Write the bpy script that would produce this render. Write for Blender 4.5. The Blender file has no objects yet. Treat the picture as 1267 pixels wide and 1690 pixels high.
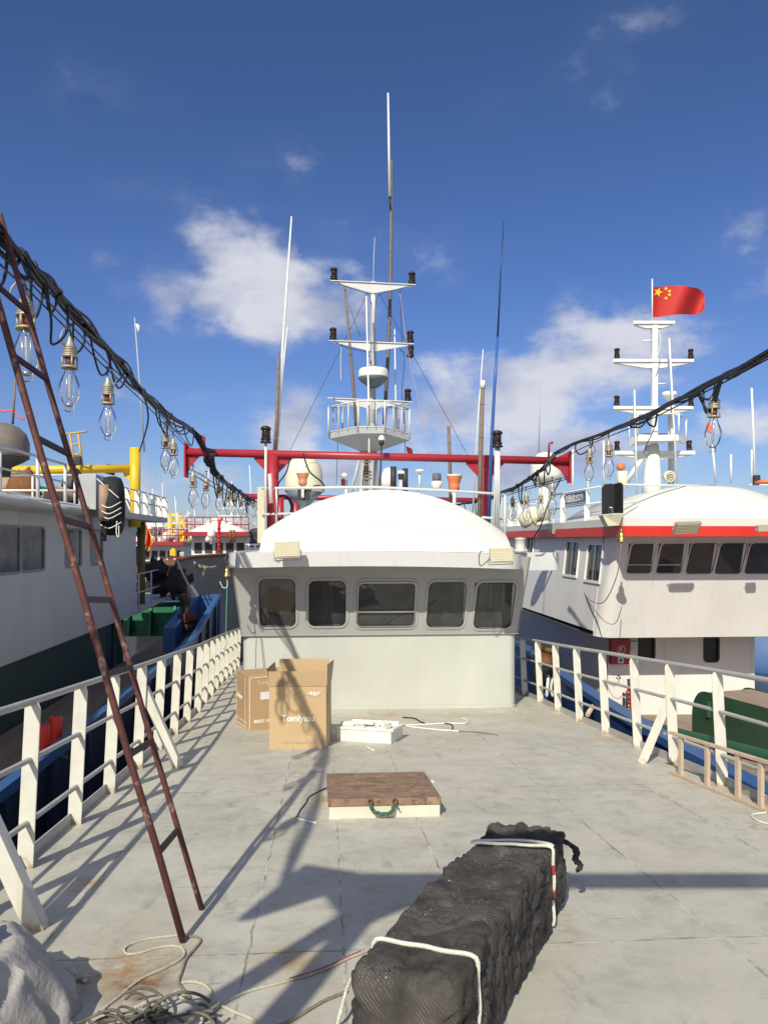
import bpy, math, random
from mathutils import Vector as V, Matrix, noise
rnd = random.Random(7)
sc = bpy.context.scene
R = math.radians
# ---------------------------------------------------------------- camera
H = 4.6                      # camera height above the water
FPX = 1270.0                 # focal length in photograph pixels
CX, HZ = 633.5, 892.0        # principal column and horizon row of the photograph
cam = bpy.data.cameras.new('camera'); camo = bpy.data.objects.new('camera', cam)
sc.collection.objects.link(camo); sc.camera = camo
camo.location = (0, 0, H); camo.rotation_euler = (R(90), 0, 0)
cam.sensor_fit = 'HORIZONTAL'; cam.sensor_width = 36; cam.lens = 36 * FPX / 1267
cam.shift_y = (HZ - 845) / 1267; cam.clip_start = 0.05; cam.clip_end = 3000
sc.view_settings.view_transform = 'Standard'; sc.view_settings.look = 'None'
sc.view_settings.gamma = 1; sc.view_settings.exposure = 0.12
# ---------------------------------------------------------------- sun
SUN_EL, SUN_AZ = R(40.2), R(197.2)       # elevation; azimuth clockwise from +Y
sd = V((math.sin(SUN_AZ) * math.cos(SUN_EL), math.cos(SUN_AZ) * math.cos(SUN_EL), math.sin(SUN_EL)))
sl = bpy.data.lights.new('sun', 'SUN'); sl.energy = 4.3; sl.angle = R(0.53); sl.color = (1, .935, .765)
so = bpy.data.objects.new('sun', sl); sc.collection.objects.link(so)
so.rotation_euler = (-sd).to_track_quat('-Z', 'Y').to_euler()
# ---------------------------------------------------------------- world: sky and clouds
w = bpy.data.worlds.new('World'); sc.world = w; w.use_nodes = True
nt = w.node_tree; N = nt.nodes; Lk = nt.links
bg = N['Background']
def nd(t, **k):
    n = N.new(t)
    for a, b in k.items(): setattr(n, a, b)
    return n
def mth(op, a, b=None, c=None, clamp=False):
    n = nd('ShaderNodeMath', operation=op); n.use_clamp = clamp
    for i, x in enumerate((a, b, c)):
        if x is None: continue
        if isinstance(x, (int, float)): n.inputs[i].default_value = x
        else: Lk.new(x, n.inputs[i])
    return n.outputs[0]
sky = nd('ShaderNodeTexSky', sky_type='NISHITA'); sky.sun_disc = False
sky.sun_elevation = SUN_EL; sky.sun_rotation = SUN_AZ; sky.altitude = 0
sky.air_density = 1.0; sky.dust_density = 0.6; sky.ozone_density = 3.0
tc = nd('ShaderNodeTexCoord'); DIR = tc.outputs['Generated']
sep = nd('ShaderNodeSeparateXYZ'); Lk.new(DIR, sep.inputs[0])
# tint of the sky with elevation (deeper and bluer overhead)
ramp = nd('ShaderNodeValToRGB'); Lk.new(sep.outputs[2], ramp.inputs[0])
SKYR = [(0.0, (.74, .78, .98)), (0.10, (.62, .71, .98)), (0.30, (.53, .66, 1.00)), (0.5, (.49, .62, .88)), (0.8, (.55, .64, .80))]
els = ramp.color_ramp.elements
for i, (p, c) in enumerate(SKYR):
    e = els[i] if i < 2 else els.new(p)
    e.position = p; e.color = (*c, 1)
mul = nd('ShaderNodeMix', data_type='RGBA', blend_type='MULTIPLY'); mul.inputs[0].default_value = 1; mul.clamp_result = False
Lk.new(sky.outputs[0], mul.inputs[6]); Lk.new(ramp.outputs[0], mul.inputs[7])
# clouds: patches given by direction, broken up by noise
wn = nd('ShaderNodeTexNoise'); wn.inputs['Scale'].default_value = 5; wn.inputs['Detail'].default_value = 4
Lk.new(DIR, wn.inputs['Vector'])
wv = nd('ShaderNodeVectorMath', operation='MULTIPLY_ADD'); Lk.new(wn.outputs['Color'], wv.inputs[0])
wv.inputs[1].default_value = (.10, .10, .10); wv.inputs[2].default_value = (-.05, -.05, -.05)
wa = nd('ShaderNodeVectorMath', operation='ADD'); Lk.new(DIR, wa.inputs[0]); Lk.new(wv.outputs[0], wa.inputs[1])
def pd(px, py): return V(((px - CX) / FPX, 1, (HZ - py) / FPX)).normalized()
BL = [ # px, py, rx, ry, strength
 (395, 430, 70, 60, 1.0), (430, 485, 120, 48, .95), (310, 480, 70, 38, .55), (420, 388, 45, 32, .8), (500, 520, 60, 28, .45), (300, 545, 70, 26, .3),
 (480, 715, 50, 50, 1.0), (540, 770, 90, 40, .6),
 (860, 640, 110, 62, .95), (900, 600, 70, 40, .7), (980, 610, 100, 60, .8), (760, 690, 100, 55, .75), (1090, 580, 90, 40, .45), (860, 740, 170, 45, .75), (1230, 700, 90, 38, .5), (700, 720, 60, 60, .5),
 (440, 310, 48, 40, .42), (410, 265, 36, 20, .3), (180, 180, 60, 34, .34), (240, 315, 50, 24, .32), (165, 435, 50, 18, .26), (1045, 75, 55, 55, .31), (960, 135, 60, 30, .26), (1225, 420, 60, 50, .26), (860, 165, 50, 25, .22), (700, 410, 90, 30, .26), (540, 385, 60, 28, .26),
 (250, 790, 110, 36, .5), (60, 670, 90, 30, .35), (200, 650, 60, 24, .3), (350, 660, 160, 14, .25)]
acc = None
for px, py, rx, ry, s in BL:
    d = pd(px, py)
    sb = nd('ShaderNodeVectorMath', operation='SUBTRACT'); Lk.new(wa.outputs[0], sb.inputs[0]); sb.inputs[1].default_value = d
    ml = nd('ShaderNodeVectorMath', operation='MULTIPLY'); Lk.new(sb.outputs[0], ml.inputs[0])
    ml.inputs[1].default_value = (FPX / rx, FPX / rx * .6, FPX / ry)
    ln = nd('ShaderNodeVectorMath', operation='LENGTH'); Lk.new(ml.outputs[0], ln.inputs[0])
    f = mth('MULTIPLY_ADD', ln.outputs['Value'], -.56 * s, 1.15 * s); f = mth('MAXIMUM', f, 0)
    acc = f if acc is None else mth('MAXIMUM', acc, f)
cn = nd('ShaderNodeTexNoise'); cn.inputs['Scale'].default_value = 11; cn.inputs['Detail'].default_value = 9; cn.inputs['Roughness'].default_value = .58
mp = nd('ShaderNodeMapping'); mp.inputs['Scale'].default_value = (1, 1, 1.7); Lk.new(DIR, mp.inputs[0]); Lk.new(mp.outputs[0], cn.inputs['Vector'])
vv = mth('MULTIPLY_ADD', cn.outputs['Fac'], 1.7, -.85); vv = mth('ADD', vv, acc)
ss_ = nd('ShaderNodeMapRange'); ss_.interpolation_type = 'SMOOTHSTEP'; Lk.new(vv, ss_.inputs['Value']); ss_.inputs['From Min'].default_value = .24; ss_.inputs['From Max'].default_value = .80
soft = mth('MULTIPLY', acc, mth('MULTIPLY_ADD', cn.outputs['Fac'], 1.6, -.55, clamp=True)); soft = mth('MULTIPLY', soft, .75)
dens = mth('MAXIMUM', ss_.outputs['Result'], soft); dens = mth('MULTIPLY', dens, mth('MULTIPLY', acc, 2.4, clamp=True), clamp=True)
dens = mth('MULTIPLY', dens, .93, clamp=True)
# unseen broken cloud added behind the camera to whiten the fill light
bk = nd('ShaderNodeMapRange'); Lk.new(sep.outputs[1], bk.inputs['Value']); bk.inputs['From Min'].default_value = .12; bk.inputs['From Max'].default_value = -.35; bk.inputs['To Max'].default_value = 1
bn = nd('ShaderNodeTexNoise'); bn.inputs['Scale'].default_value = 3; bn.inputs['Detail'].default_value = 6; Lk.new(DIR, bn.inputs['Vector'])
bd_ = mth('MULTIPLY_ADD', bn.outputs['Fac'], 5, -1.45, clamp=True); bd_ = mth('MULTIPLY', bd_, bk.outputs['Result']); dens = mth('MAXIMUM', dens, bd_)
cn2 = nd('ShaderNodeTexNoise'); cn2.inputs['Scale'].default_value = 7; cn2.inputs['Detail'].default_value = 5
mp2 = nd('ShaderNodeMapping'); mp2.inputs['Location'].default_value = (3, 1, .2); mp2.inputs['Scale'].default_value = (1, 1, 2.2); Lk.new(DIR, mp2.inputs[0]); Lk.new(mp2.outputs[0], cn2.inputs['Vector'])
cr = nd('ShaderNodeValToRGB'); Lk.new(cn2.outputs['Fac'], cr.inputs[0])
CL = 1.0
cr.color_ramp.elements[0].position = .36; cr.color_ramp.elements[0].color = (3.3 * CL, 3.7 * CL, 5.2 * CL, 1)
cr.color_ramp.elements[1].position = .60; cr.color_ramp.elements[1].color = (6.6 * CL, 6.7 * CL, 7.3 * CL, 1)
mx = nd('ShaderNodeMix', data_type='RGBA'); mx.clamp_result = False
Lk.new(dens, mx.inputs[0]); Lk.new(mul.outputs[2], mx.inputs[6]); Lk.new(cr.outputs[0], mx.inputs[7])
Lk.new(mx.outputs[2], bg.inputs[0]); bg.inputs[1].default_value = 0.10

# ---------------------------------------------------------------- materials
MATS = {}
def mat(name, col, rough=.5, metal=0, var=.12, vs=3.0, stain=None, stain_amt=0, ss=2.0, bump=0, bs=60, spec=.5, stretch=None, coat=0, drip=None, da=.5, base=None):
    """painted / weathered surface: base colour with broad and fine variation, stains and bump"""
    if name in MATS: return MATS[name]
    m = bpy.data.materials.new(name); m.use_nodes = True; t = m.node_tree; n = t.nodes; l = t.links
    p = n['Principled BSDF']; p.inputs['Roughness'].default_value = rough; p.inputs['Metallic'].default_value = metal
    p.inputs['Specular IOR Level'].default_value = spec
    if coat: p.inputs['Coat Weight'].default_value = coat
    tcd = n.new('ShaderNodeTexCoord'); src = tcd.outputs['Object']
    if stretch:
        mpp = n.new('ShaderNodeMapping'); mpp.inputs['Scale'].default_value = stretch; l.new(src, mpp.inputs[0]); srcs = mpp.outputs[0]
    else: srcs = src
    n1 = n.new('ShaderNodeTexNoise'); n1.inputs['Scale'].default_value = vs; n1.inputs['Detail'].default_value = 7; n1.inputs['Roughness'].default_value = .62
    l.new(srcs, n1.inputs['Vector'])
    r1 = n.new('ShaderNodeValToRGB'); l.new(n1.outputs['Fac'], r1.inputs[0])
    r1.color_ramp.elements[0].position = .3; r1.color_ramp.elements[1].position = .72
    r1.color_ramp.elements[0].color = (*[c * (1 - var) for c in col], 1); r1.color_ramp.elements[1].color = (*[min(1, c * (1 + var * .5)) for c in col], 1)
    out = r1.outputs[0]
    if stain:
        n2 = n.new('ShaderNodeTexNoise'); n2.inputs['Scale'].default_value = ss; n2.inputs['Detail'].default_value = 9; n2.inputs['Roughness'].default_value = .7
        l.new(srcs, n2.inputs['Vector'])
        r2 = n.new('ShaderNodeValToRGB'); l.new(n2.outputs['Fac'], r2.inputs[0])
        a = .74 - .34 * stain_amt
        r2.color_ramp.elements[0].position = a; r2.color_ramp.elements[0].color = (0, 0, 0, 1)
        r2.color_ramp.elements[1].position = a + .1; r2.color_ramp.elements[1].color = (.85, .85, .85, 1)
        mi = n.new('ShaderNodeMix'); mi.data_type = 'RGBA'; l.new(r2.outputs[0], mi.inputs[0]); l.new(out, mi.inputs[6]); mi.inputs[7].default_value = (*stain, 1)
        out = mi.outputs[2]
    if drip:
        md_ = n.new('ShaderNodeMapping'); md_.inputs['Scale'].default_value = (9, 9, .55); l.new(tcd.outputs['Object'], md_.inputs[0])
        nd_ = n.new('ShaderNodeTexNoise'); nd_.inputs['Scale'].default_value = 1.3; nd_.inputs['Detail'].default_value = 6; nd_.inputs['Roughness'].default_value = .6; l.new(md_.outputs[0], nd_.inputs['Vector'])
        rd_ = n.new('ShaderNodeMapRange'); rd_.inputs['From Min'].default_value = .56; rd_.inputs['From Max'].default_value = .74; rd_.inputs['To Max'].default_value = da; l.new(nd_.outputs['Fac'], rd_.inputs['Value'])
        mi = n.new('ShaderNodeMix'); mi.data_type = 'RGBA'; l.new(rd_.outputs[0], mi.inputs[0]); l.new(out, mi.inputs[6]); mi.inputs[7].default_value = (*drip, 1); out = mi.outputs[2]
    if base:                               # rust creeping up from the foot of each post
        sg_ = n.new('ShaderNodeSeparateXYZ'); l.new(tcd.outputs['Generated'], sg_.inputs[0])
        nb_ = n.new('ShaderNodeTexNoise'); nb_.inputs['Scale'].default_value = 16; nb_.inputs['Detail'].default_value = 6; l.new(tcd.outputs['Object'], nb_.inputs['Vector'])
        ab_ = n.new('ShaderNodeMath'); ab_.operation = 'MULTIPLY_ADD'; l.new(nb_.outputs['Fac'], ab_.inputs[0]); ab_.inputs[1].default_value = -.22; l.new(sg_.outputs[2], ab_.inputs[2])
        rb_ = n.new('ShaderNodeMapRange'); rb_.inputs['From Min'].default_value = -.045; rb_.inputs['From Max'].default_value = -.115; rb_.inputs['To Max'].default_value = .9; l.new(ab_.outputs[0], rb_.inputs['Value'])
        mi = n.new('ShaderNodeMix'); mi.data_type = 'RGBA'; l.new(rb_.outputs[0], mi.inputs[0]); l.new(out, mi.inputs[6]); mi.inputs[7].default_value = (*base, 1); out = mi.outputs[2]
    l.new(out, p.inputs['Base Color'])
    if bump:
        n3 = n.new('ShaderNodeTexNoise'); n3.inputs['Scale'].default_value = bs; n3.inputs['Detail'].default_value = 5
        l.new(src, n3.inputs['Vector'])
        b = n.new('ShaderNodeBump'); b.inputs['Strength'].default_value = bump; b.inputs['Distance'].default_value = .01
        l.new(n3.outputs['Fac'], b.inputs['Height']); l.new(b.outputs[0], p.inputs['Normal'])
    MATS[name] = m; return m
RUST = (.20, .085, .035)
M_white = mat('white_paint', (.79, .79, .755), .42, var=.08, vs=2, drip=(.6, .52, .4), da=.3, stain=(.5, .42, .3), stain_amt=.06, ss=5, bump=.03, bs=9)
M_roof = mat('roof_white_gelcoat', (.69, .69, .655), .5, spec=.3, var=.08, vs=.8, bump=.05, bs=3, drip=(.60, .56, .47), da=.35, stain=(.42, .36, .28), stain_amt=.06, ss=9)
M_cream = mat('cabin_cream_paint', (.53, .54, .50), .5, drip=(.46, .44, .38), da=.22, var=.12, vs=1.1, stain=(.42, .38, .30), stain_amt=.1, ss=2.4, bump=.05, bs=5, stretch=(1, 1, .5))
M_band = mat('cabin_grey_paint', (.40, .40, .395), .5, var=.08, vs=1.4, drip=(.33, .31, .28), da=.45, bump=.05, bs=6, stain=(.3, .28, .25), stain_amt=.1, ss=5)
M_rail = mat('railing_cream_paint', (.68, .665, .59), .5, base=(.33, .18, .07), drip=(.46, .36, .24), da=.6, var=.13, vs=5, stain=(.42, .27, .13), stain_amt=.16, ss=6, bump=.06, bs=30)
M_pipe = mat('grey_pipe_paint', (.42, .41, .40), .45, var=.12, vs=6, stain=(.3, .2, .12), stain_amt=.12, ss=9)
M_grey = mat('grey_mast_paint', (.42, .44, .46), .5, var=.1, vs=4, stain=(.28, .25, .2), stain_amt=.12, ss=6)
M_lgrey = mat('light_grey_paint', (.60, .62, .63), .5, var=.08, vs=4, stain=(.4, .3, .2), stain_amt=.1, ss=6)
M_dark = mat('black_plastic', (.018, .018, .02), .45, var=.3, vs=8)
M_cable = mat('black_cable', (.016, .018, .022), .5, var=.3, vs=20)
M_wire = mat('steel_wire', (.05, .05, .05), .5, metal=.5, var=.3, vs=20)
M_red = mat('red_gantry_paint', (.37, .026, .042), .38, var=.14, vs=3, stain=(.16, .03, .03), stain_amt=.16, ss=4, bump=.04, bs=14)
M_redbr = mat('bright_red_paint', (.68, .035, .02), .4, var=.12, vs=2, stain=(.35, .05, .03), stain_amt=.1, ss=3)
M_yel = mat('yellow_paint', (.75, .47, .02), .42, var=.1, vs=3, stain=(.25, .15, .05), stain_amt=.18, ss=4)
M_orange = mat('orange_plastic', (.72, .20, .07), .5, var=.1, vs=6)
M_ladder = mat('rusty_red_oxide', (.115, .036, .030), .62, var=.5, vs=7, stain=(.36, .26, .21), stain_amt=.52, ss=9, bump=.25, bs=60)
M_rungs = mat('dark_rung_oxide', (.055, .022, .022), .6, var=.35, vs=14, stain=(.2, .13, .1), stain_amt=.12, ss=16, bump=.2, bs=60)
M_rust = mat('rust', RUST, .85, var=.3, vs=14, bump=.2, bs=70)
M_glassdark = None
M_blue = mat('blue_hull_paint', (.022, .075, .22), .42, var=.2, vs=2, stain=(.12, .13, .16), stain_amt=.16, ss=3, bump=.05, bs=8)
M_bluel = mat('light_blue_paint', (.04, .115, .30), .42, var=.15, vs=2, stain=(.2, .2, .2), stain_amt=.14, ss=3)
M_navy = mat('navy_hull_paint', (.014, .03, .075), .5, var=.25, vs=2, stain=(.07, .07, .08), stain_amt=.2, ss=2)
M_green = mat('green_paint', (.022, .17, .085), .5, var=.2, vs=2, stain=(.1, .12, .1), stain_amt=.2, ss=3)
M_dgreen = mat('dark_green_drum_paint', (.026, .068, .038), .5, var=.2, vs=2.5, stain=(.12, .12, .08), stain_amt=.15, ss=4)
M_teal = mat('grey_green_paint', (.055, .10, .095), .5, var=.2, vs=1.5, stain=(.03, .04, .04), stain_amt=.2, ss=2)
M_wood = mat('worn_deck_planks', (.33, .25, .19), .8, var=.3, vs=5, stretch=(1, .15, 1), bump=.3, bs=20)
M_stick = mat('bamboo_pole', (.21, .165, .13), .7, var=.3, vs=12)
M_pwood = mat('pink_timber', (.58, .45, .34), .7, var=.18, vs=9, stain=(.3, .14, .07), stain_amt=.2, ss=12, bump=.15, bs=60)
M_brass = mat('brass', (.62, .46, .16), .28, metal=1, var=.25, vs=14)
M_sock = mat('aged_aluminium_socket', (.44, .42, .34), .48, metal=.35, var=.25, vs=30, stain=(.2, .17, .1), stain_amt=.25, ss=25)
M_brassy = mat('pale_brass_cage', (.50, .42, .25), .5, metal=.3, var=.2, vs=30)
M_redcer = mat('red_ceramic', (.22, .05, .03), .5, var=.2)
M_chrome = mat('worn_aluminium', (.62, .62, .62), .3, metal=.9, var=.2, vs=12)
M_cardb = mat('cardboard', (.52, .375, .21), .8, var=.06, vs=3, stain=(.40, .26, .13), stain_amt=.12, ss=2, bump=.03, bs=50)
M_cardf = mat('cardboard_darker', (.36, .25, .14), .8, var=.06, vs=3, bump=.03, bs=50)  # darker tone, used on the front flap alone
M_cardo = mat('cardboard_orange', (.46, .30, .165), .8, var=.07, vs=3, stain=(.36, .2, .1), stain_amt=.15, ss=3, bump=.03, bs=50)
M_print = mat('white_print', (.86, .82, .74), .7, var=.12, vs=30)
M_paper = mat('white_label', (.75, .74, .78), .6, var=.05)
M_foam = mat('dirty_white_foam', (.78, .77, .72), .7, var=.08, vs=9, stain=(.10, .085, .06), stain_amt=.34, ss=13, bump=.1, bs=60)
M_rope = mat('cream_rope', (.60, .57, .48), .85, var=.22, vs=60, bump=.8, bs=190)
M_ropeg = mat('grey_brown_rope', (.30, .27, .21), .9, var=.3, vs=40, bump=.8, bs=190)
M_ropew = mat('white_rope', (.78, .77, .68), .8, var=.1, vs=60, bump=.8, bs=220)
M_roper = mat('red_rope', (.46, .035, .05), .8, var=.2, vs=60, bump=.8, bs=200)
M_cyan = mat('cyan_twine', (.10, .42, .40), .8, var=.2, vs=40)
M_greenr = mat('green_rope', (.07, .13, .09), .9, var=.4, vs=50, bump=.5, bs=150, stain=(.5, .5, .45), stain_amt=.2, ss=60)
M_dome = mat('cream_radome', (.78, .74, .56), .4, var=.04, vs=2, stain=(.5, .45, .3), stain_amt=.06, ss=5)
M_gdome = mat('grey_brown_radome', (.20, .17, .145), .6, var=.3, vs=3, stain=(.32, .29, .25), stain_amt=.3, ss=4)
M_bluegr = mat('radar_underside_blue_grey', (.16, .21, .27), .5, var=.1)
M_lamp = mat('floodlight_cream_housing', (.60, .55, .40), .5, var=.1, vs=20)
M_sign = mat('blue_sign', (.02, .09, .26), .45, var=.15, vs=20)
M_hullg = mat('grey_hull_paint', (.17, .155, .145), .5, var=.2, vs=1.2, stain=(.11, .07, .06), stain_amt=.25, ss=1.6)
M_rubber = mat('black_rubber', (.02, .02, .022), .8, var=.4, vs=9, bump=.4, bs=40)
M_tarpw = mat('greyish_tarpaulin', (.42, .40, .375), .6, var=.22, vs=6, stain=(.24, .19, .15), stain_amt=.42, ss=5, bump=.5, bs=45)
M_sack = mat('reddish_canvas', (.36, .24, .18), .8, var=.2, vs=6)
M_ext = mat('dark_exhaust', (.035, .035, .04), .6, var=.3, vs=6)
M_yplastic = mat('lime_yellow_plastic', (.62, .66, .05), .5, var=.1)
M_flag = mat('red_flag_cloth', (.48, .018, .016), .7, var=.08, vs=6)
M_star = mat('yellow_star_cloth', (.85, .62, .03), .7, var=.03)
M_oflag = mat('orange_red_cloth', (.80, .11, .04), .7, var=.2, vs=6)
M_soil = mat('olive_shaded_paint', (.20, .16, .045), .6, var=.2)
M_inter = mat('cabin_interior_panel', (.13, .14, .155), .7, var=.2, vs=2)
M_curtain = mat('interior_curtain', (.42, .38, .33), .8, var=.2, vs=6, stretch=(8, 8, .2))
M_black = mat('black_foam_core', (.03, .03, .032), .9, var=.3)
M_mole = mat('silver_grey_hinge', (.5, .5, .48), .5)

def glassmat(name, tint, tr, rough=.03, fres=1.5, body=None, bodyf=0, edge=0):
    m = bpy.data.materials.new(name); m.use_nodes = True; t = m.node_tree; n = t.nodes; l = t.links
    n.remove(n['Principled BSDF']); o = n['Material Output']
    tb = n.new('ShaderNodeBsdfTransparent'); tb.inputs[0].default_value = (*[c * tr for c in tint], 1)
    gb = n.new('ShaderNodeBsdfGlossy'); gb.inputs['Roughness'].default_value = rough
    fr = n.new('ShaderNodeFresnel'); fr.inputs[0].default_value = fres
    mxs = n.new('ShaderNodeMixShader'); l.new(fr.outputs[0], mxs.inputs[0])
    if body:
        db = n.new('ShaderNodeBsdfDiffuse'); db.inputs[0].default_value = (*body, 1)
        nz = n.new('ShaderNodeTexNoise'); nz.inputs['Scale'].default_value = 4; nz.inputs['Detail'].default_value = 6
        tcc = n.new('ShaderNodeTexCoord'); l.new(tcc.outputs['Object'], nz.inputs['Vector'])
        mm = n.new('ShaderNodeMath'); mm.operation = 'MULTIPLY'; l.new(nz.outputs['Fac'], mm.inputs[0]); mm.inputs[1].default_value = bodyf * 2
        if edge:                               # white mixed in at grazing angles paints the bright glass rims
            lw = n.new('ShaderNodeLayerWeight'); lw.inputs[0].default_value = .35
            pw = n.new('ShaderNodeMath'); pw.operation = 'POWER'; l.new(lw.outputs['Facing'], pw.inputs[0]); pw.inputs[1].default_value = 3
            ae = n.new('ShaderNodeMath'); ae.operation = 'MULTIPLY_ADD'; ae.use_clamp = True; l.new(pw.outputs[0], ae.inputs[0]); ae.inputs[1].default_value = edge; l.new(mm.outputs[0], ae.inputs[2]); mm = ae
        mb = n.new('ShaderNodeMixShader'); l.new(mm.outputs[0], mb.inputs[0]); l.new(tb.outputs[0], mb.inputs[1]); l.new(db.outputs[0], mb.inputs[2])
        l.new(mb.outputs[0], mxs.inputs[1])
    else: l.new(tb.outputs[0], mxs.inputs[1])
    l.new(gb.outputs[0], mxs.inputs[2]); l.new(mxs.outputs[0], o.inputs[0])
    return m
M_bulb = glassmat('bulb_glass', (1, 1, 1), .98, .04, 1.25, (.9, .9, .92), .05, .75)
M_win = glassmat('window_glass', (.85, .9, .93), .62, .03, 1.7, (.20, .21, .22), .20)
M_wind = glassmat('dark_window_glass', (.6, .62, .64), .12, .06, 1.5, (.10, .10, .105), .3)
M_winf = glassmat('dusty_window_glass', (.6, .62, .64), .15, .15, 1.45, (.22, .22, .23), .4)
M_lens = glassmat('lantern_lens', (.9, .8, .75), .6, .1, 1.5, (.3, .2, .18), .2)
M_lensr = glassmat('red_lantern_lens', (.5, .2, .16), .5, .1, 1.5, (.09, .035, .028), .45)

# ---------------------------------------------------------------- geometry helpers
MW = {}                                   # object name -> world matrix at build time
class MB:
    def __init__(s): s.v = []; s.f = []; s.sm = []; s.mi = []; s.cur = 0
    def add(s, vs, fs, smooth=False):
        b = len(s.v); s.v += [V(x) for x in vs]
        for f in fs: s.f.append([b + i for i in f]); s.sm.append(smooth); s.mi.append(s.cur)
        return s
    def hexa(s, p):                       # p: 8 corners, bottom 4 ccw then top 4 ccw
        return s.add(p, [(3, 2, 1, 0), (4, 5, 6, 7), (0, 1, 5, 4), (1, 2, 6, 5), (2, 3, 7, 6), (3, 0, 4, 7)])
    def box(s, c, d, rz=0, m=None):
        x, y, z = d[0] / 2, d[1] / 2, d[2] / 2
        p = [V(q) for q in ((-x, -y, -z), (x, -y, -z), (x, y, -z), (-x, y, -z), (-x, -y, z), (x, -y, z), (x, y, z), (-x, y, z))]
        Mx = m or Matrix.Rotation(rz, 3, 'Z'); c = V(c)
        return s.hexa([c + Mx @ q for q in p])
    def bar(s, a, b, w, t, up=(0, 0, 1)): # flat bar from a to b, w across (perp to up x dir), t along the other way
        a, b = V(a), V(b); d = (b - a).normalized(); u = V(up)
        sx = d.cross(u)
        if sx.length < 1e-4: sx = V((1, 0, 0))
        sx = sx.normalized() * w / 2; sy = d.cross(sx).normalized() * t / 2
        return s.hexa([a - sx - sy, a + sx - sy, a + sx + sy, a - sx + sy, b - sx - sy, b + sx - sy, b + sx + sy, b - sx + sy])
    def prism(s, pts, off, smooth=False):
        pts = [V(p) for p in pts]; off = V(off); n = len(pts)
        return s.add(pts + [p + off for p in pts], [list(range(n))[::-1], list(range(n, 2 * n))] + [(i, (i + 1) % n, n + (i + 1) % n, n + i) for i in range(n)], smooth)
    def tube(s, pts, r, n=8, caps=True, closed=False, smooth=True):
        pts = [V(p) for p in pts]; m = len(pts); rr = r if isinstance(r, (list, tuple)) else [r] * m
        t0 = (pts[1] - pts[0]).normalized(); u = t0.orthogonal().normalized(); b0 = len(s.v); vs = []
        for i, p in enumerate(pts):
            if closed: t = (pts[(i + 1) % m] - pts[i - 1]).normalized()
            elif i == 0: t = t0
            elif i == m - 1: t = (pts[i] - pts[i - 1]).normalized()
            else: t = ((pts[i + 1] - pts[i]).normalized() + (pts[i] - pts[i - 1]).normalized())
            if t.length < 1e-6: t = t0
            t = t.normalized(); u = (u - t * u.dot(t))
            if u.length < 1e-5: u = t.orthogonal()
            u = u.normalized(); w_ = t.cross(u)
            for k in range(n):
                a = 2 * math.pi * k / n; vs.append(p + (u * math.cos(a) + w_ * math.sin(a)) * rr[i])
        fs = []
        for i in range(m if closed else m - 1):
            j = (i + 1) % m
            for k in range(n): fs.append((i * n + k, i * n + (k + 1) % n, j * n + (k + 1) % n, j * n + k))
        s.add(vs, fs, smooth)
        if caps and not closed:
            s.f.append([b0 + k for k in range(n)][::-1]); s.sm.append(False); s.mi.append(s.cur)
            s.f.append([b0 + (m - 1) * n + k for k in range(n)]); s.sm.append(False); s.mi.append(s.cur)
        return s
    def lathe(s, prof, o=(0, 0, 0), n=20, axis=None, smooth=True):    # prof: (r, h)
        o = V(o); q = V((0, 0, 1)).rotation_difference(V(axis).normalized()) if axis is not None else None
        vs = []
        for r, h in prof:
            for k in range(n):
                a = 2 * math.pi * k / n; p = V((r * math.cos(a), r * math.sin(a), h))
                if q: p = q @ p
                vs.append(o + p)
        fs = [(i * n + k, i * n + (k + 1) % n, (i + 1) * n + (k + 1) % n, (i + 1) * n + k) for i in range(len(prof) - 1) for k in range(n)]
        b0 = len(s.v); s.add(vs, fs, smooth)
        for rng, rev in ((0, True), (len(prof) - 1, False)):
            if prof[rng][0] > 1e-4:
                f = [b0 + rng * n + k for k in range(n)]; s.f.append(f[::-1] if rev else f); s.sm.append(False); s.mi.append(s.cur)
        return s
    def grid(s, rows, smooth=True, flip=False):
        m, n = len(rows), len(rows[0]); fs = []
        for i in range(m - 1):
            for j in range(n - 1):
                q = (i * n + j, i * n + j + 1, (i + 1) * n + j + 1, (i + 1) * n + j); fs.append(q[::-1] if flip else q)
        return s.add([p for r in rows for p in r], fs, smooth)
    def build(s, name, mt, parent=None, bevel=0, solid=0):
        me = bpy.data.meshes.new(name); o = bpy.data.objects.new(name, me); sc.collection.objects.link(o)
        inv = None
        if parent is not None:
            o.parent = parent; Mx = MW[parent.name]; inv = Mx.inverted(); MW[o.name] = Mx
        else: MW[o.name] = Matrix.Identity(4)
        vs = [inv @ v for v in s.v] if inv else s.v
        me.from_pydata([tuple(v) for v in vs], [], s.f)
        for m_ in (mt if isinstance(mt, list) else [mt]): me.materials.append(m_)
        me.polygons.foreach_set('use_smooth', s.sm); me.polygons.foreach_set('material_index', s.mi); me.update()
        if solid:
            md = o.modifiers.new('solid', 'SOLIDIFY'); md.thickness = solid; md.offset = 0
        if bevel:
            md = o.modifiers.new('bevel', 'BEVEL'); md.width = bevel; md.segments = 2; md.limit_method = 'ANGLE'; md.angle_limit = R(50)
        return o
def tag(o, label, cat, group=None, kind=None):
    o['label'] = label; o['category'] = cat
    if group: o['group'] = group
    if kind: o['kind'] = kind
    return o
def thing(name, label, cat, loc=(0, 0, 0), rz=0, group=None):
    o = bpy.data.objects.new(name, None); sc.collection.objects.link(o); o.empty_display_size = .2
    o.location = loc; o.rotation_euler = (0, 0, rz)
    MW[o.name] = Matrix.Translation(V(loc)) @ Matrix.Rotation(rz, 4, 'Z')
    return tag(o, label, cat, group)
def struct(o): o['kind'] = 'structure'; return o
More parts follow.
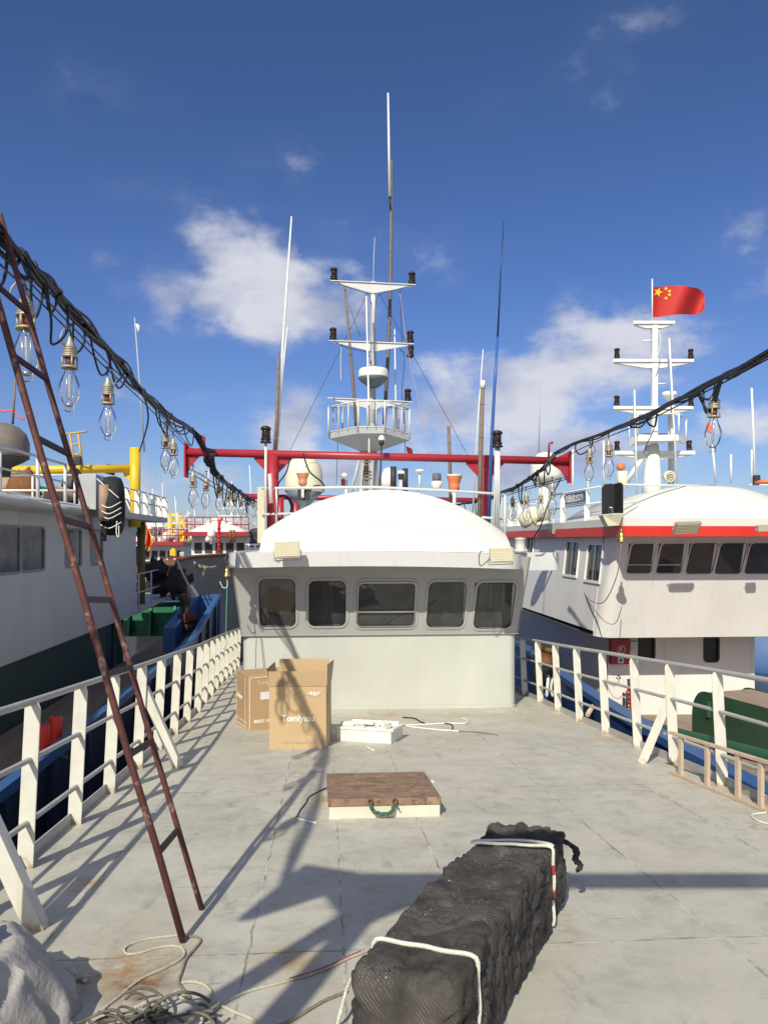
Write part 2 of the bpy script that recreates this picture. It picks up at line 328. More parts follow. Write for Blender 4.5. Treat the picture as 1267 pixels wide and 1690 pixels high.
def dup(root, loc, label, rot=(0, 0, 0), scale=1, group=None):
    def cp(o, par):
        c = o.copy(); sc.collection.objects.link(c)
        if par is not None: c.parent = par
        for ch in [x for x in sc.objects if x.parent == o and x is not c]: cp(ch, c)
        return c
    r = cp(root, None); r.location = loc; r.rotation_euler = rot; r.scale = (scale,) * 3; r['label'] = label
    if group: r['group'] = group
    return r
def spl(pts, k=8, closed=False):         # Catmull-Rom
    pts = [V(p) for p in pts]; n = len(pts); o = []
    for i in range(n if closed else n - 1):
        g = (lambda j: pts[j % n]) if closed else (lambda j: pts[max(0, min(n - 1, j))])
        a, b, c, d = g(i - 1), g(i), g(i + 1), g(i + 2)
        for q in range(k):
            t = q / k
            o.append(.5 * ((2 * b) + (c - a) * t + (2 * a - 5 * b + 4 * c - d) * t * t + (3 * b - a - 3 * c + d) * t ** 3))
    if not closed: o.append(pts[-1])
    return o
# places: a photograph pixel at a depth, on our deck, or on a plane of the moored ships' common frame
TH = R(4.4); cT, sT = math.cos(TH), math.sin(TH)
def P(px, py, Y): return V(((px - CX) / FPX * Y, Y, H + (HZ - py) / FPX * Y))
def dz(Y): return H - 1.64 - .085 * Y
def D(px, py, up=0):
    Y = FPX * (1.64 - up) / (py - 1000.0); return V(((px - CX) / FPX * Y, Y, dz(Y) + up))
def L(x, y, z=0): return V((x * cT - y * sT, x * sT + y * cT, z))          # ship frame -> world
def hy(px, py, c):                        # view ray meets ship-frame plane y=c
    a, b = (px - CX) / FPX, (HZ - py) / FPX; t = c / (-sT * a + cT); return V((a * t, t, H + b * t))
def hx(px, py, c):
    a, b = (px - CX) / FPX, (HZ - py) / FPX; t = c / (cT * a + sT); return V((a * t, t, H + b * t))
def toL(p): return V((p.x * cT + p.y * sT, -p.x * sT + p.y * cT, p.z))
def LP(x, y, z): return L(x, y, H + z)    # z relative to the camera height
# wall panel mapping: origin o, unit u along, v up (may be raked), n outwards
class Wall:
    def __init__(s, o, u, v): s.o = V(o); s.u = V(u).normalized(); s.v = V(v).normalized(); s.n = s.u.cross(s.v).normalized()
    def p(s, a, b, c=0): return s.o + s.u * a + s.v * b + s.n * c
    def slab(s, mb, a0, a1, b0, b1, c0, c1):
        return mb.hexa([s.p(a0, b0, c0), s.p(a1, b0, c0), s.p(a1, b0, c1), s.p(a0, b0, c1), s.p(a0, b1, c0), s.p(a1, b1, c0), s.p(a1, b1, c1), s.p(a0, b1, c1)])
    def poly(s, mb, pts, c0, c1):
        return mb.prism([s.p(a, b, c0) for a, b in pts], s.n * (c1 - c0))
    def rr(s, a0, a1, b0, b1, r, k=5, sk=0):
        o = []
        for cx_, cy_, st in ((a1 - r, b0 + r, -90), (a1 - r, b1 - r, 0), (a0 + r, b1 - r, 90), (a0 + r, b0 + r, 180)):
            for i in range(k + 1):
                an = R(st + 90 * i / k); y = cy_ + r * math.sin(an); o.append((cx_ + r * math.cos(an) + sk * (y - b0), y))
        return o
    def ring(s, mb, a0, a1, b0, b1, r, w, c0, c1, sk=0):       # rounded frame, w wide outward of the opening
        i_ = s.rr(a0, a1, b0, b1, r, sk=sk); o_ = s.rr(a0 - w, a1 + w, b0 - w, b1 + w, r + w, sk=sk); n = len(i_)
        vs = [s.p(*q, c1) for q in i_] + [s.p(*q, c1) for q in o_] + [s.p(*q, c0) for q in i_] + [s.p(*q, c0) for q in o_]
        fs = []
        for k in range(n):
            j = (k + 1) % n; fs += [(k, n + k, n + j, j)[::-1], (n + k, 3 * n + k, 3 * n + j, n + j)[::-1], (k, j, 2 * n + j, 2 * n + k)[::-1]]
        return mb.add(vs, fs)
    def holed(s, mb, A0, A1, B0, B1, wins, c0, c1):            # panel with a row of openings (a0,a1,b0,b1)
        ws = sorted(wins); lo = min(q[2] for q in ws); hi = max(q[3] for q in ws)
        s.slab(mb, A0, A1, B0, lo, c0, c1); s.slab(mb, A0, A1, hi, B1, c0, c1)
        x = A0
        for a0, a1, b0, b1 in ws:
            s.slab(mb, x, a0, lo, hi, c0, c1)
            if b0 > lo + .003: s.slab(mb, a0, a1, lo, b0, c0, c1)
            if b1 < hi - .003: s.slab(mb, a0, a1, b1, hi, c0, c1)
            x = a1
        s.slab(mb, x, A1, lo, hi, c0, c1)
def textmesh(txt, size, origin, u, v, mt, name, parent, depth=.0015, bold=0, align='LEFT', sx=1):
    c = bpy.data.curves.new('t', 'FONT'); c.body = txt; c.size = size; c.extrude = depth; c.align_x = align; c.offset = bold; c.resolution_u = 3
    o = bpy.data.objects.new('t', c); sc.collection.objects.link(o); dg = bpy.context.evaluated_depsgraph_get()
    me = o.evaluated_get(dg).to_mesh(); u = V(u).normalized(); v = V(v).normalized(); n = u.cross(v)
    mb = MB(); mb.add([V(origin) + u * q.co.x * sx + v * q.co.y + n * q.co.z for q in me.vertices], [list(p.vertices) for p in me.polygons])
    o.evaluated_get(dg).to_mesh_clear(); bpy.data.objects.remove(o); bpy.data.curves.remove(c)
    return mb.build(name, mt, parent)
# ================================================================ WATER, OUR DECK
def watermat():
    m = mat('harbour_water', (.012, .03, .035), .12, var=.3, vs=.5, bump=.6, bs=2.5); return m
mb = MB(); mb.add([(-900, -60, 0), (900, -60, 0), (900, 2500, 0), (-900, 2500, 0)], [(0, 1, 2, 3)])
struct(mb.build('water', watermat()))

LPOST = [1.0, 1.95, 2.9, 3.85, 4.80, 5.77, 6.72, 7.74, 8.78, 9.82, 10.83, 11.83, 12.85, 13.9, 14.95, 16.0, 17.05, 18.1, 19.2, 20.3]
def lx(Y):
    T_ = [(-2, -2.0), (1, -2.0), (4.8, -2.24), (7.74, -2.48), (9.82, -2.68), (11.8, -2.86), (13.35, -3.07), (16.5, -3.45), (30, -4.9)]
    for (a, b), (c, d) in zip(T_, T_[1:]):
        if a <= Y <= c: return b + (d - b) * (Y - a) / (c - a)
    return T_[-1][1]
RPOST = [2.1, 3.1, 4.1, 5.05, 6.02, 6.99, 7.95, 8.86, 9.87, 10.85, 11.9, 12.95, 14.0, 15.1, 16.2, 17.3]
def rx(Y):
    T_ = [(-2, 3.0), (2, 3.15), (5, 3.17), (6.99, 3.08), (7.95, 3.0), (8.86, 2.92), (9.87, 2.85), (10.85, 2.76), (11.97, 2.69), (13.2, 2.62), (17, 2.35), (30, 1.2)]
    for (a, b), (c, d) in zip(T_, T_[1:]):
        if a <= Y <= c: return b + (d - b) * (Y - a) / (c - a)
    return T_[-1][1]

def deckmat():
    m = bpy.data.materials.new('painted_steel_deck'); m.use_nodes = True; t = m.node_tree; n = t.nodes; l = t.links
    p = n['Principled BSDF']; p.inputs['Roughness'].default_value = .55
    def mk(tp, **k):
        q = n.new(tp)
        for a, b in k.items(): setattr(q, a, b)
        return q
    def M_(op, a, b=None, c=None, cl=False):
        q = mk('ShaderNodeMath', operation=op); q.use_clamp = cl
        for i, x in enumerate((a, b, c)):
            if x is None: continue
            if isinstance(x, (int, float)): q.inputs[i].default_value = x
            else: l.new(x, q.inputs[i])
        return q.outputs[0]
    def noi(sc_, det=8, ro=.6, stretch=None, off=None):
        q = mk('ShaderNodeTexNoise'); q.inputs['Scale'].default_value = sc_; q.inputs['Detail'].default_value = det; q.inputs['Roughness'].default_value = ro
        mp_ = mk('ShaderNodeMapping'); l.new(co, mp_.inputs[0])
        if stretch: mp_.inputs['Scale'].default_value = stretch
        if off: mp_.inputs['Location'].default_value = off
        l.new(mp_.outputs[0], q.inputs['Vector']); return q.outputs['Fac']
    def rmp(f, a, b, ca=0, cb=1):
        q = mk('ShaderNodeMapRange'); q.inputs['From Min'].default_value = a; q.inputs['From Max'].default_value = b
        q.inputs['To Min'].default_value = ca; q.inputs['To Max'].default_value = cb; l.new(f, q.inputs['Value']); return q.outputs['Result']
    def mixc(f, a, b):
        q = mk('ShaderNodeMix', data_type='RGBA')
        if isinstance(f, (int, float)): q.inputs[0].default_value = f
        else: l.new(f, q.inputs[0])
        for i, x in ((6, a), (7, b)):
            if isinstance(x, tuple): q.inputs[i].default_value = (*x, 1)
            else: l.new(x, q.inputs[i])
        return q.outputs[2]
    tcn = mk('ShaderNodeTexCoord'); rot = mk('ShaderNodeMapping'); rot.inputs['Rotation'].default_value = (0, 0, -TH)
    l.new(tcn.outputs['Object'], rot.inputs[0]); co = rot.outputs[0]
    sp = mk('ShaderNodeSeparateXYZ'); l.new(co, sp.inputs[0]); X, Y = sp.outputs[0], sp.outputs[1]
    big = noi(.55, 6, .6); mid = noi(2.6, 9, .65); fine = noi(14, 8, .7); streak = noi(2.4, 10, .72, (.75, 1.5, 1), (1, 5, 0)); cloud = noi(1.1, 8, .7, None, (4, 2, 0))
    c = mixc(rmp(big, .35, .65), (.47, .455, .395), (.54, .525, .465))
    c = mixc(rmp(mid, .44, .68, 0, .75), c, (.41, .395, .345))
    c = mixc(rmp(streak, .53, .70, 0, .6), c, (.33, .315, .28))       # grey scuffs
    c = mixc(rmp(fine, .60, .82, 0, .35), c, (.58, .56, .50))          # worn chips showing lighter
    c = mixc(rmp(cloud, .54, .70, 0, .6), c, (.45, .39, .29))          # tan dirt
    grime = noi(5.5, 10, .75, None, (7, 7, 0)); c = mixc(rmp(grime, .49, .64, 0, .6), c, (.33, .315, .27))
    warm = noi(.9, 7, .65, None, (3, 9, 0)); c = mixc(rmp(warm, .46, .66, 0, .55), c, (.56, .53, .44))
    smg = noi(3.1, 10, .8, (1.4, .6, 1), (8, 2, 0)); c = mixc(rmp(smg, .555, .67, 0, .6), c, (.22, .21, .19))
    chip = noi(9, 10, .85, None, (2, 2, 0)); c = mixc(rmp(chip, .62, .65, 0, .5), c, (.62, .60, .53))
    spk = noi(42, 4, .55, None, (9, 3, 0)); c = mixc(rmp(spk, .70, .75, 0, .8), c, (.13, .115, .10))   # specks
    scr = noi(30, 2, .5, (.15, 1, 1), (2, 7, 0)); c = mixc(rmp(scr, .70, .73, 0, .45), c, (.2, .18, .16))
    scr2 = noi(22, 2, .5, (1, .10, 1), (5, 1, 0)); c = mixc(rmp(scr2, .72, .745, 0, .35), c, (.62, .60, .56))
    wob = M_('MULTIPLY_ADD', noi(3, 4), .05, -.025); seam = None
    brk = noi(5, 5, .7)
    def line(axis, pos, w):
        d = M_('ABSOLUTE', M_('ADD', M_('SUBTRACT', axis, pos), wob)); return rmp(d, w, w * .35)
    for ax, pos, w_ in ((X, -.36, .008), (X, .09, .008), (X, .71, .008), (X, 1.95, .008), (X, -1.35, .007), (X, 2.9, .007), (Y, 6.86, .011), (Y, 3.66, .010), (Y, 9.0, .008), (Y, 11.3, .008), (Y, 2.5, .01)):
        s_ = line(ax, pos, w_); seam = s_ if seam is None else M_('MAXIMUM', seam, s_)
    seamd = M_('MULTIPLY', seam, rmp(brk, .40, .66))
    seaml = M_('MULTIPLY', seam, rmp(brk, .52, .40, 0, .55))
    c = mixc(seaml, c, (.66, .64, .58)); c = mixc(seamd, c, (.12, .105, .09))
    def blob(x, y, r, amt, ns, colr, sx=1, lo=.45):
        nonlocal c
        dx = M_('MULTIPLY', M_('SUBTRACT', tx, x), sx); dy = M_('SUBTRACT', ty, y)
        d = M_('SQRT', M_('ADD', M_('MULTIPLY', dx, dx), M_('MULTIPLY', dy, dy)))
        f = M_('MULTIPLY', rmp(d, r, 0, 0, 1), rmp(noi(ns, 8, .7, None, (x, y, 0)), lo - .1, lo + .2, 0, 1)); f = M_('MULTIPLY', f, amt, cl=True)
        c = mixc(f, c, colr)
    s2 = mk('ShaderNodeSeparateXYZ'); l.new(tcn.outputs['Object'], s2.inputs[0]); tx, ty = s2.outputs[0], s2.outputs[1]
    blob(-1.15, 3.46, .34, 1.5, 9, (.36, .215, .075), 1, .48); blob(-1.06, 3.30, .20, 1.7, 12, (.20, .10, .03), 1, .48)
    for x, y, r, a in ((-1.75, 4.55, .16, 1.6), (-.52, 6.5, .22, 1.2), (-.45, 3.55, .2, 1.3), (-.0, 3.72, .1, 1.3), (1.2, 11.6, .5, .7), (.1, 11.7, .5, .9), (2.2, 11.3, .6, .6), (1.9, 3.4, .25, .5), (2.75, 9.5, .3, .9)):
        blob(x, y, r, a, 8, (.42, .27, .12))
    l.new(c, p.inputs['Base Color'])
    hb = M_('ADD', M_('MULTIPLY', seam, .35), M_('ADD', M_('MULTIPLY', mid, .5), M_('MULTIPLY', noi(70, 4), .12)))
    b = mk('ShaderNodeBump'); b.inputs['Strength'].default_value = .22; b.inputs['Distance'].default_value = .02; l.new(hb, b.inputs['Height']); l.new(b.outputs[0], p.inputs['Normal'])
    l.new(rmp(mid, .3, .7, .45, .68), p.inputs['Roughness'])
    return m
M_deck = deckmat()
ys = [-2 + .8 * i for i in range(40)]
le = [V((lx(y) - .06, y, dz(y))) for y in ys]; re_ = [V((rx(y) + .06, y, dz(y))) for y in ys]
mb = MB(); mb.grid([le, re_], smooth=False)
mb.grid([[p - V((0, 0, .05)) for p in le], le], smooth=False); mb.grid([re_, [p - V((0, 0, .05)) for p in re_]], smooth=False)
struct(mb.build('deck', M_deck))
# own hull sides under the deck edge
mb = MB()
mb.grid([[V((p.x - .012, p.y, dz(p.y) - .052)) for p in le], [V((p.x * .93, p.y, -.3)) for p in le]], smooth=False)
mb.grid([[V((p.x * .93, p.y, -.3)) for p in re_], [V((p.x + .012, p.y, dz(p.y) - .052)) for p in re_]], smooth=False)
o = mb.build('hull', M_navy); tag(o, 'dark navy hull side directly below the grey foredeck we stand on', 'ship hull')

# ---------------------------------------------------------------- railings
def railing(side, name, label):
    f = lx if side < 0 else rx; YP = LPOST if side < 0 else RPOST
    r = thing(name, label, 'railing', (f(YP[0]), YP[0], dz(YP[0])))
    inn = -side
    for Y in YP:
        x = f(Y); z = dz(Y); le_ = .05 * inn; q = rnd.uniform(-.006, .006)
        pts = [(-.052, -.01), (.052, -.01), (.050 + le_, 1.00), (.036 + le_, 1.035), (-.036 + le_, 1.035), (-.05 + le_, 1.00)]
        m = MB(); m.prism([V((x + a + q, Y - .006, z + b)) for a, b in pts], (0, .012, 0))
        m.build('post', M_rail, r, bevel=.003)
    ye = YP[-1]
    for h, rad, nm in ((1.045, .023, 'top_rail'), (.68, .018, 'middle_rail'), (.285, .018, 'lower_rail')):
        pts = []
        for Y in YP: pts.append(V((f(Y) + .05 * inn * h, Y, dz(Y) + h)))
        m = MB(); m.tube(spl(pts, 3), rad, 10); m.build(nm, M_pipe, r)
    m = MB()
    for Y, Y2 in zip(YP, YP[1:]):
        a, b = Y + .008, Y2 - .008
        m.hexa([V((f(a) - .03 * inn - .006, a, dz(a))), V((f(a) - .03 * inn + .006, a, dz(a))), V((f(b) - .03 * inn + .006, b, dz(b))), V((f(b) - .03 * inn - .006, b, dz(b))),
                V((f(a) - .03 * inn - .006, a, dz(a) + .085)), V((f(a) - .03 * inn + .006, a, dz(a) + .085)), V((f(b) - .03 * inn + .006, b, dz(b) + .085)), V((f(b) - .03 * inn - .006, b, dz(b) + .085))])
    m.build('toe_board', M_pipe, r)
    br = ((3.85, .78, .42), (7.74, .76, .40)) if side < 0 else ((7.95, .64, .33),)
    for Y, h, out in br:
        x = f(Y); m = MB()
        a = V((x + inn * out, Y + .03, dz(Y) - .005)); b = V((x + .035 * inn, Y + .03, dz(Y) + h + .06))
        m.hexa([a + V((-.05, -.006, 0)), a + V((.05, -.006, 0)), a + V((.05, .006, 0)), a + V((-.05, .006, 0)),
                b + V((-.05, -.006, 0)), b + V((.05, -.006, -.0)), b + V((.05, .006, 0)), b + V((-.05, .006, 0))])
        # side flange of the angle bar
        e = .05 if side < 0 else .05
        m.hexa([a + V((e - .012, .006, 0)), a + V((e, .006, 0)), a + V((e, .07, 0)), a + V((e - .012, .07, 0)),
                b + V((e - .012, .006, 0)), b + V((e, .006, 0)), b + V((e, .07, 0)), b + V((e - .012, .07, 0))])
        m.build('brace', M_rail, r, bevel=.003)
    return r
railing(-1, 'railing', 'cream deck railing with three grey pipes behind the rusty ladder')
railing(1, 'railing', 'cream deck railing with three grey pipes beside the green drum and blue bulwark')

# ---------------------------------------------------------------- own wheelhouse
YC = 12.22
wh = thing('wheelhouse', 'grey and cream wheelhouse with five front windows and white domed roof', 'wheelhouse', L(.88, YC, dz(12.25)), TH)
BZ = -1.64 - .085 * 12.25             # deck at the face, relative to the camera
xl, xr = toL(hy(400, 1168, YC)).x, toL(hy(852, 1170, YC)).x
zs = 1.19                              # sill band height above deck
Ba = BZ - .06
# lower walls with rounded corners, running aft
def rplan(x0, x1, y0, y1, r, k=6):
    o = []
    for i in range(k + 1):
        a = R(180 + 90 * i / k); o.append((x0 + r + r * math.cos(a), y0 + r + r * math.sin(a)))
    for i in range(k + 1):
        a = R(270 + 90 * i / k); o.append((x1 - r + r * math.cos(a), y0 + r + r * math.sin(a)))
    return [(x0, y1)] + o + [(x1, y1)]
YB = 19.5
mb = MB(); pl = rplan(xl, xr, YC, YB, .13)
mb.grid([[LP(x, y, Ba) for x, y in pl], [LP(x, y, BZ + zs) for x, y in pl]])
mb.build('lower_wall', M_cream, wh)
mb = MB(); pl2 = rplan(xl - .015, xr + .015, YC - .014, YB, .14)
mb.grid([[LP(x, y, BZ - .01) for x, y in pl2], [LP(x, y, BZ + .035) for x, y in pl2]])
mb.build('base_flange', M_cream, wh)
# upper band: raked panel
zt = 2.42
W0 = Wall(LP(xl - .02, YC - .03, BZ + zs), V((cT, sT, 0)), V((0, 0, 1)) + V((sT, -cT, 0)) * .24)
def wpx(px, py):                       # photo pixel -> (a,b) on the raked wall
    a_, b_ = (px - CX) / FPX, (HZ - py) / FPX; d = V((a_, 1, b_)); cp = V((0, 0, H))
    t = (W0.o - cp).dot(W0.n) / d.dot(W0.n); q = cp + d * t - W0.o; return q.dot(W0.u), q.dot(W0.v)
wpxs = [(428, 487, 956, 1033), (510, 570, 959, 1032), (588, 685, 960, 1034), (704, 765, 961, 1034), (782, 844, 962, 1036)]
wins = []
for x0, x1, y0, y1 in wpxs:
    a0, _ = wpx(x0, (y0 + y1) / 2); a1, _ = wpx(x1, (y0 + y1) / 2); _, b0 = wpx((x0 + x1) / 2, y1); _, b1 = wpx((x0 + x1) / 2, y0)
    wins.append((a0, a1, b0, b1))
WW = xr - xl + .04; VH = (zt - zs) * 1.03
mb = MB(); W0.holed(mb, 0, WW, 0, VH, wins, -.03, 0)
fl = .06                               # the sides flare outward with height
for sgn, xx in ((-1, xl - .02), (1, xr + .02)):
    y0s = YC - .03; topy = YC - .03 - .24 * (zt - zs)
    a, b = LP(xx, y0s, BZ + zs), LP(xx, YB, BZ + zs); c_, d_ = LP(xx + sgn * .13, YB, BZ + zt), LP(xx + sgn * .13, topy, BZ + zt)
    mb.prism([a, b, c_, d_], V((cT, sT, 0)) * (-sgn * .03))
    mb.add([W0.p(0 if sgn < 0 else WW, 0), d_, W0.p(0 if sgn < 0 else WW, VH)], [(0, 1, 2)])
mb.build('upper_wall', M_band, wh)
mb = MB()
W0.slab(mb, -.004, WW + .004, -.012, .006, -.02, .008)
mb.build('ledge', M_band, wh)
for i, (a0, a1, b0, b1) in enumerate(wins):
    sk = (0, 0, .02, .045, .07)[i]
    mb = MB()
    W0.ring(mb, a0, a1, b0, b1, .09, .048, .0005, .014, sk=sk); 
    fr_ = mb.build('window', M_band, wh, bevel=.003); fr_['label'] = ['window with pale papers and curtain behind it', 'narrow window second from the box corner', 'wide middle window with aluminium frame and low bar', 'window right of the wide middle one', 'window with upright pipes behind the glass'][i]
    mb = MB(); mb.add([W0.p(a, b, -.012) for a, b in W0.rr(a0 - .03, a1 + .03, b0 - .03, b1 + .03, .03, sk=sk)], [list(range(24))])
    mb.build('glass', M_win, fr_)
    mb = MB(); W0.ring(mb, a0 + .006, a1 - .006, b0 + .006, b1 - .006, .084, .010, .0145, .020, sk=sk); mb.build('gasket', M_dark, fr_)
    if i == 2:
        mb = MB(); W0.ring(mb, a0 + .018, a1 - .018, b0 + .018, b1 - .018, .07, .014, .016, .03, sk=sk)
        bm_ = b0 + (b1 - b0) * .34
        W0.slab(mb, a0 + .01, a1 - .01, bm_ - .012, bm_ + .012, .002, .028)
        mb.build('aluminium_frame', M_chrome, fr_)
# interior seen through the glass
def ibox(x0, x1, y0, y1, z0, z1, m):
    mb.hexa([LP(x, y, z) for x, y, z in ((x0, y0, z0), (x1, y0, z0), (x1, y1, z0), (x0, y1, z0), (x0, y0, z1), (x1, y0, z1), (x1, y1, z1), (x0, y1, z1))])
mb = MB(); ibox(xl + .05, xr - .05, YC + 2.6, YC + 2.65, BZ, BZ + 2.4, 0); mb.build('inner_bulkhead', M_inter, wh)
mb = MB(); ibox(xl + .1, xr - .1, YC + .12, YC + .65, BZ + .9, BZ + 1.27, 0)
for x, w_ in ((xl + .9, .35), (xl + 2.0, .5), (xl + 3.2, .4)): ibox(x, x + w_, YC + .3, YC + .6, BZ + 1.27, BZ + 1.52, 0)
mb.build('console', M_dark, wh)
mb = MB()
for x in (xr - .62, xr - .45, xr - .25): mb.tube([LP(x, YC + .06, BZ + 1.2), LP(x + .03, YC - .16, BZ + 2.3)], .016, 6)
mb.build('inner_pipe', M_chrome, wh)
mb = MB()
for x0, x1, y_ in ((xl + .30, xl + .40, .08), (xl + .55, xl + .85, .5), (xl + 1.25, xl + 1.42, .7), (xr - .95, xr - .65, .6)):
    mb.grid([[LP(x0 + (x1 - x0) * k / 10, YC + y_ + .02 * math.sin(k * 1.9), BZ + z) for k in range(11)] for z in (1.3, 2.3)])
mb.build('curtain', M_curtain, wh)
mb = MB(); mb.prism([LP(xl + .32, YC + .15, BZ + 1.28), LP(xl + .62, YC + .2, BZ + 1.28), LP(xl + .5, YC + .3, BZ + 1.46)], (0, .02, 0)); mb.build('chart_paper', M_paper, wh)
mb = MB(); mb.tube([LP(.95 + .22 * math.cos(t * .4), YC + .75, BZ + 1.6 + .22 * math.sin(t * .4)) for t in range(16)], .013, 6, closed=True); mb.build('steering_wheel', M_dark, wh)
# visor: roof slab with fascia, camber, wings
def fz(px):                            # fascia top row of the photograph
    return 908 + ((px - 620) / 250) ** 2 * 4.0
NF = 24; rows = []
yF = 11.25
x0f, x1f = toL(hy(367, 912, yF)).x, toL(hy(871, 912, yF)).x
cols = []
for k in range(NF + 1):
    u = k / NF; x = x0f + (x1f - x0f) * u; y = yF + .10 * (2 * u - 1) ** 2
    if u < .06: y += .55 * ((.06 - u) / .06) ** 2
    if u > .97: y += .30 * ((u - .97) / .03) ** 2
    zc = -.142 - .045 * (2 * u - 1) ** 2 - .03 * u
    cols.append((x, y, zc))
top = [LP(x, y, z) for x, y, z in cols]; bot = [LP(x, y + .012, z - .222) for x, y, z in cols]
bot2 = [LP(x * .995, YB + .2, z - .222) for x, y, z in cols]; top2 = [LP(x * .995, YB + .2, z) for x, y, z in cols]
mb = MB(); mb.grid([bot, top], smooth=True)
mb.grid([top, top2], smooth=True); mb.grid([bot2, bot], smooth=True); mb.grid([top2, bot2], smooth=True)
mb.add([top[0], bot[0], bot2[0], top2[0]], [(0, 3, 2, 1)]); mb.add([top[-1], bot[-1], bot2[-1], top2[-1]], [(0, 1, 2, 3)])
mb.build('visor', mat('visor_warm_grey_paint', (.63, .635, .63), .5, drip=(.5, .47, .42), da=.35, var=.06, vs=2, stain=(.45, .42, .36), stain_amt=.1, ss=5, bump=.03, bs=6), wh)
# domed windbreak on the visor
xa, xb = toL(hy(427, 905, yF + .15)).x, toL(hy(848, 905, yF + .15)).x; xm = (xa + xb) / 2; hw = (xb - xa) / 2
rows = []
for j, (tj, bj) in enumerate(((0, 0), (.12, .16), (.3, .38), (.5, .60), (.7, .79), (.86, .91), (.95, .965), (1, 1))):
    row = []
    for k in range(41):
        s_ = -1 + 2 * k / 40
        h = .31 + .625 * (1 - abs(s_) ** 2.05)
        zb = -.145 - .045 * (s_ * .84) ** 2 - .03 * (s_ * .5 + .5)
        yb = yF + .12 + .10 * s_ * s_
        row.append(LP(xm + hw * s_ * (1 - .012 * tj), yb + tj * .42, zb + .004 + h * bj))
    rows.append(row)
hlast = rows[-1]
rows.append([p + V((-.1, 1.9, .0)) for p in hlast]); rows.append([V((p.x - .5, p.y + 7, p.z - .05)) for p in hlast])
mb = MB(); mb.grid(rows)
for k, fl_ in ((0, 1), (40, 0)):
    col = [r[k] for r in rows]; base = [V((p.x, p.y, min(q.z for q in col[:1]))) for p in col]
    mb.grid([base, col], smooth=False, flip=bool(fl_))
mb.build('roof', M_roof, wh)
mb = MB()
for k in (9, 31): mb.tube([p + V((0, -.001, .001)) for p in [r[k] for r in rows[:8]]], .0045, 5)
mb.tube([p + V((0, -.002, .0)) for p in rows[2][:]], .0035, 5)
mb.build('roof_weld_seams', M_roof, wh)
# starboard wing box with rounded end
a = hy(866, 930, 13.0); b = hy(925, 930, 13.0); la, lb = toL(a).x, toL(b).x
mb = MB(); pts = [(la - .6, 13.0), (lb - .12, 13.0)] + [(lb - .12 + .12 * math.sin(R(t)), 13.12 - .12 * math.cos(R(t))) for t in range(15, 181, 15)] + [(la - .6, 13.24)]
mb.prism([LP(x, y, -.52) for x, y in pts], (0, 0, .31), smooth=False); mb.build('wing', M_lgrey, wh, bevel=.006)

# ---------------------------------------------------------------- hatch
h0 = D(543, 1352); h1 = D(726, 1347.5); 
hc = (h0 + h1) / 2; ux = (h1 - h0).normalized(); uy = V((-ux.y, ux.x, 0)).normalized()
hl = (h1 - h0).length
ht = thing('hatch', 'low cream deck hatch with rust-brown lid and rope handle', 'hatch', hc)
def hb(mb, e, y0, y1, z0, z1, d=.93):
    q = [hc - ux * (hl / 2 + e) + uy * y0, hc + ux * (hl / 2 + e) + uy * y0, hc + ux * (hl / 2 + e) + uy * y1, hc - ux * (hl / 2 + e) + uy * y1]
    mb.hexa([V((p.x, p.y, dz(p.y) + z0)) for p in q] + [V((p.x, p.y, dz(p.y) + z1)) for p in q])
mb = MB(); hb(mb, 0, 0, .90, -.01, .095); mb.build('coaming', mat('hatch_cream', (.66, .64, .54), .5, var=.08, vs=6, stain=(.4, .36, .28), stain_amt=.12, ss=9), ht, bevel=.004)
mb = MB(); hb(mb, .008, -.012, .925, .0965, .150)
M_lid = mat('rust_brown_lid', (.31, .20, .135), .6, var=.45, vs=5, stain=(.10, .05, .035), stain_amt=.66, ss=15, stretch=(1, 2.6, 1), bump=.15, bs=50)
mb.build('lid', M_lid, ht, bevel=.004)
def hp(a, y, z): p = hc + ux * a + uy * y; return V((p.x, p.y, dz(p.y) + z))
mb = MB()
for a in (-.115, .075): mb.tube([hp(a + .018 * math.cos(t), -.03, .132 + .022 * math.sin(t)) for t in [i * .7 for i in range(9)]], .006, 6, closed=True)
mb.build('shackle', M_rust, ht)
mb = MB(); c0 = spl([hp(-.115, -.035, .118), hp(-.10, -.045, .075), hp(-.05, -.055, .048), hp(0, -.058, .045), (hp(.04, -.055, .055)), hp(.075, -.035, .118)], 8)
for q in range(3): mb.tube([p + V((.007 * math.cos(i * .9 + q * 2.1), .006 * math.sin(i * .9), .007 * math.sin(i * .9 + q * 2.1))) for i, p in enumerate(c0)], .009, 7)
mb.tube([hp(.075, -.035, .118), hp(.095, -.045, .085), hp(.11, -.04, .068)], .005, 5)
mb.build('handle', M_greenr, ht)

# ---------------------------------------------------------------- cardboard boxes
def cbox(name, label, nl, nr, wd, dp, hh, seed=0):
    pass
f0 = D(444, 1236); f1 = D(538, 1235); ux = (f1 - f0); ux.z = 0; wd = ux.length; ux.normalize(); uy = V((.035, 1, 0)).normalized(); zb0 = dz(f0.y + .3) - .0
bx = thing('cardboard_box', 'open empty cardboard box with raised flaps and white print standing before the wheelhouse', 'cardboard box', V((f0.x, f0.y, zb0)))
dp = .56; hh = .715; T_ = .006; zb0 = dz(f0.y) - .004
def bp(a, b, z): p = f0 + ux * a + uy * b; return V((p.x, p.y, zb0 + z - .07 * b))
def sheet(mb, p, th):                  # thin quad board
    n = (V(p[1]) - V(p[0])).cross(V(p[3]) - V(p[0])).normalized() * th
    mb.hexa([p[0], p[1], p[1] + n, p[0] + n, p[3], p[2], p[2] + n, p[3] + n])
mb = MB()
sheet(mb, [bp(0, 0, 0), bp(wd, 0, 0), bp(wd, 0, hh), bp(0, 0, hh)], -T_)
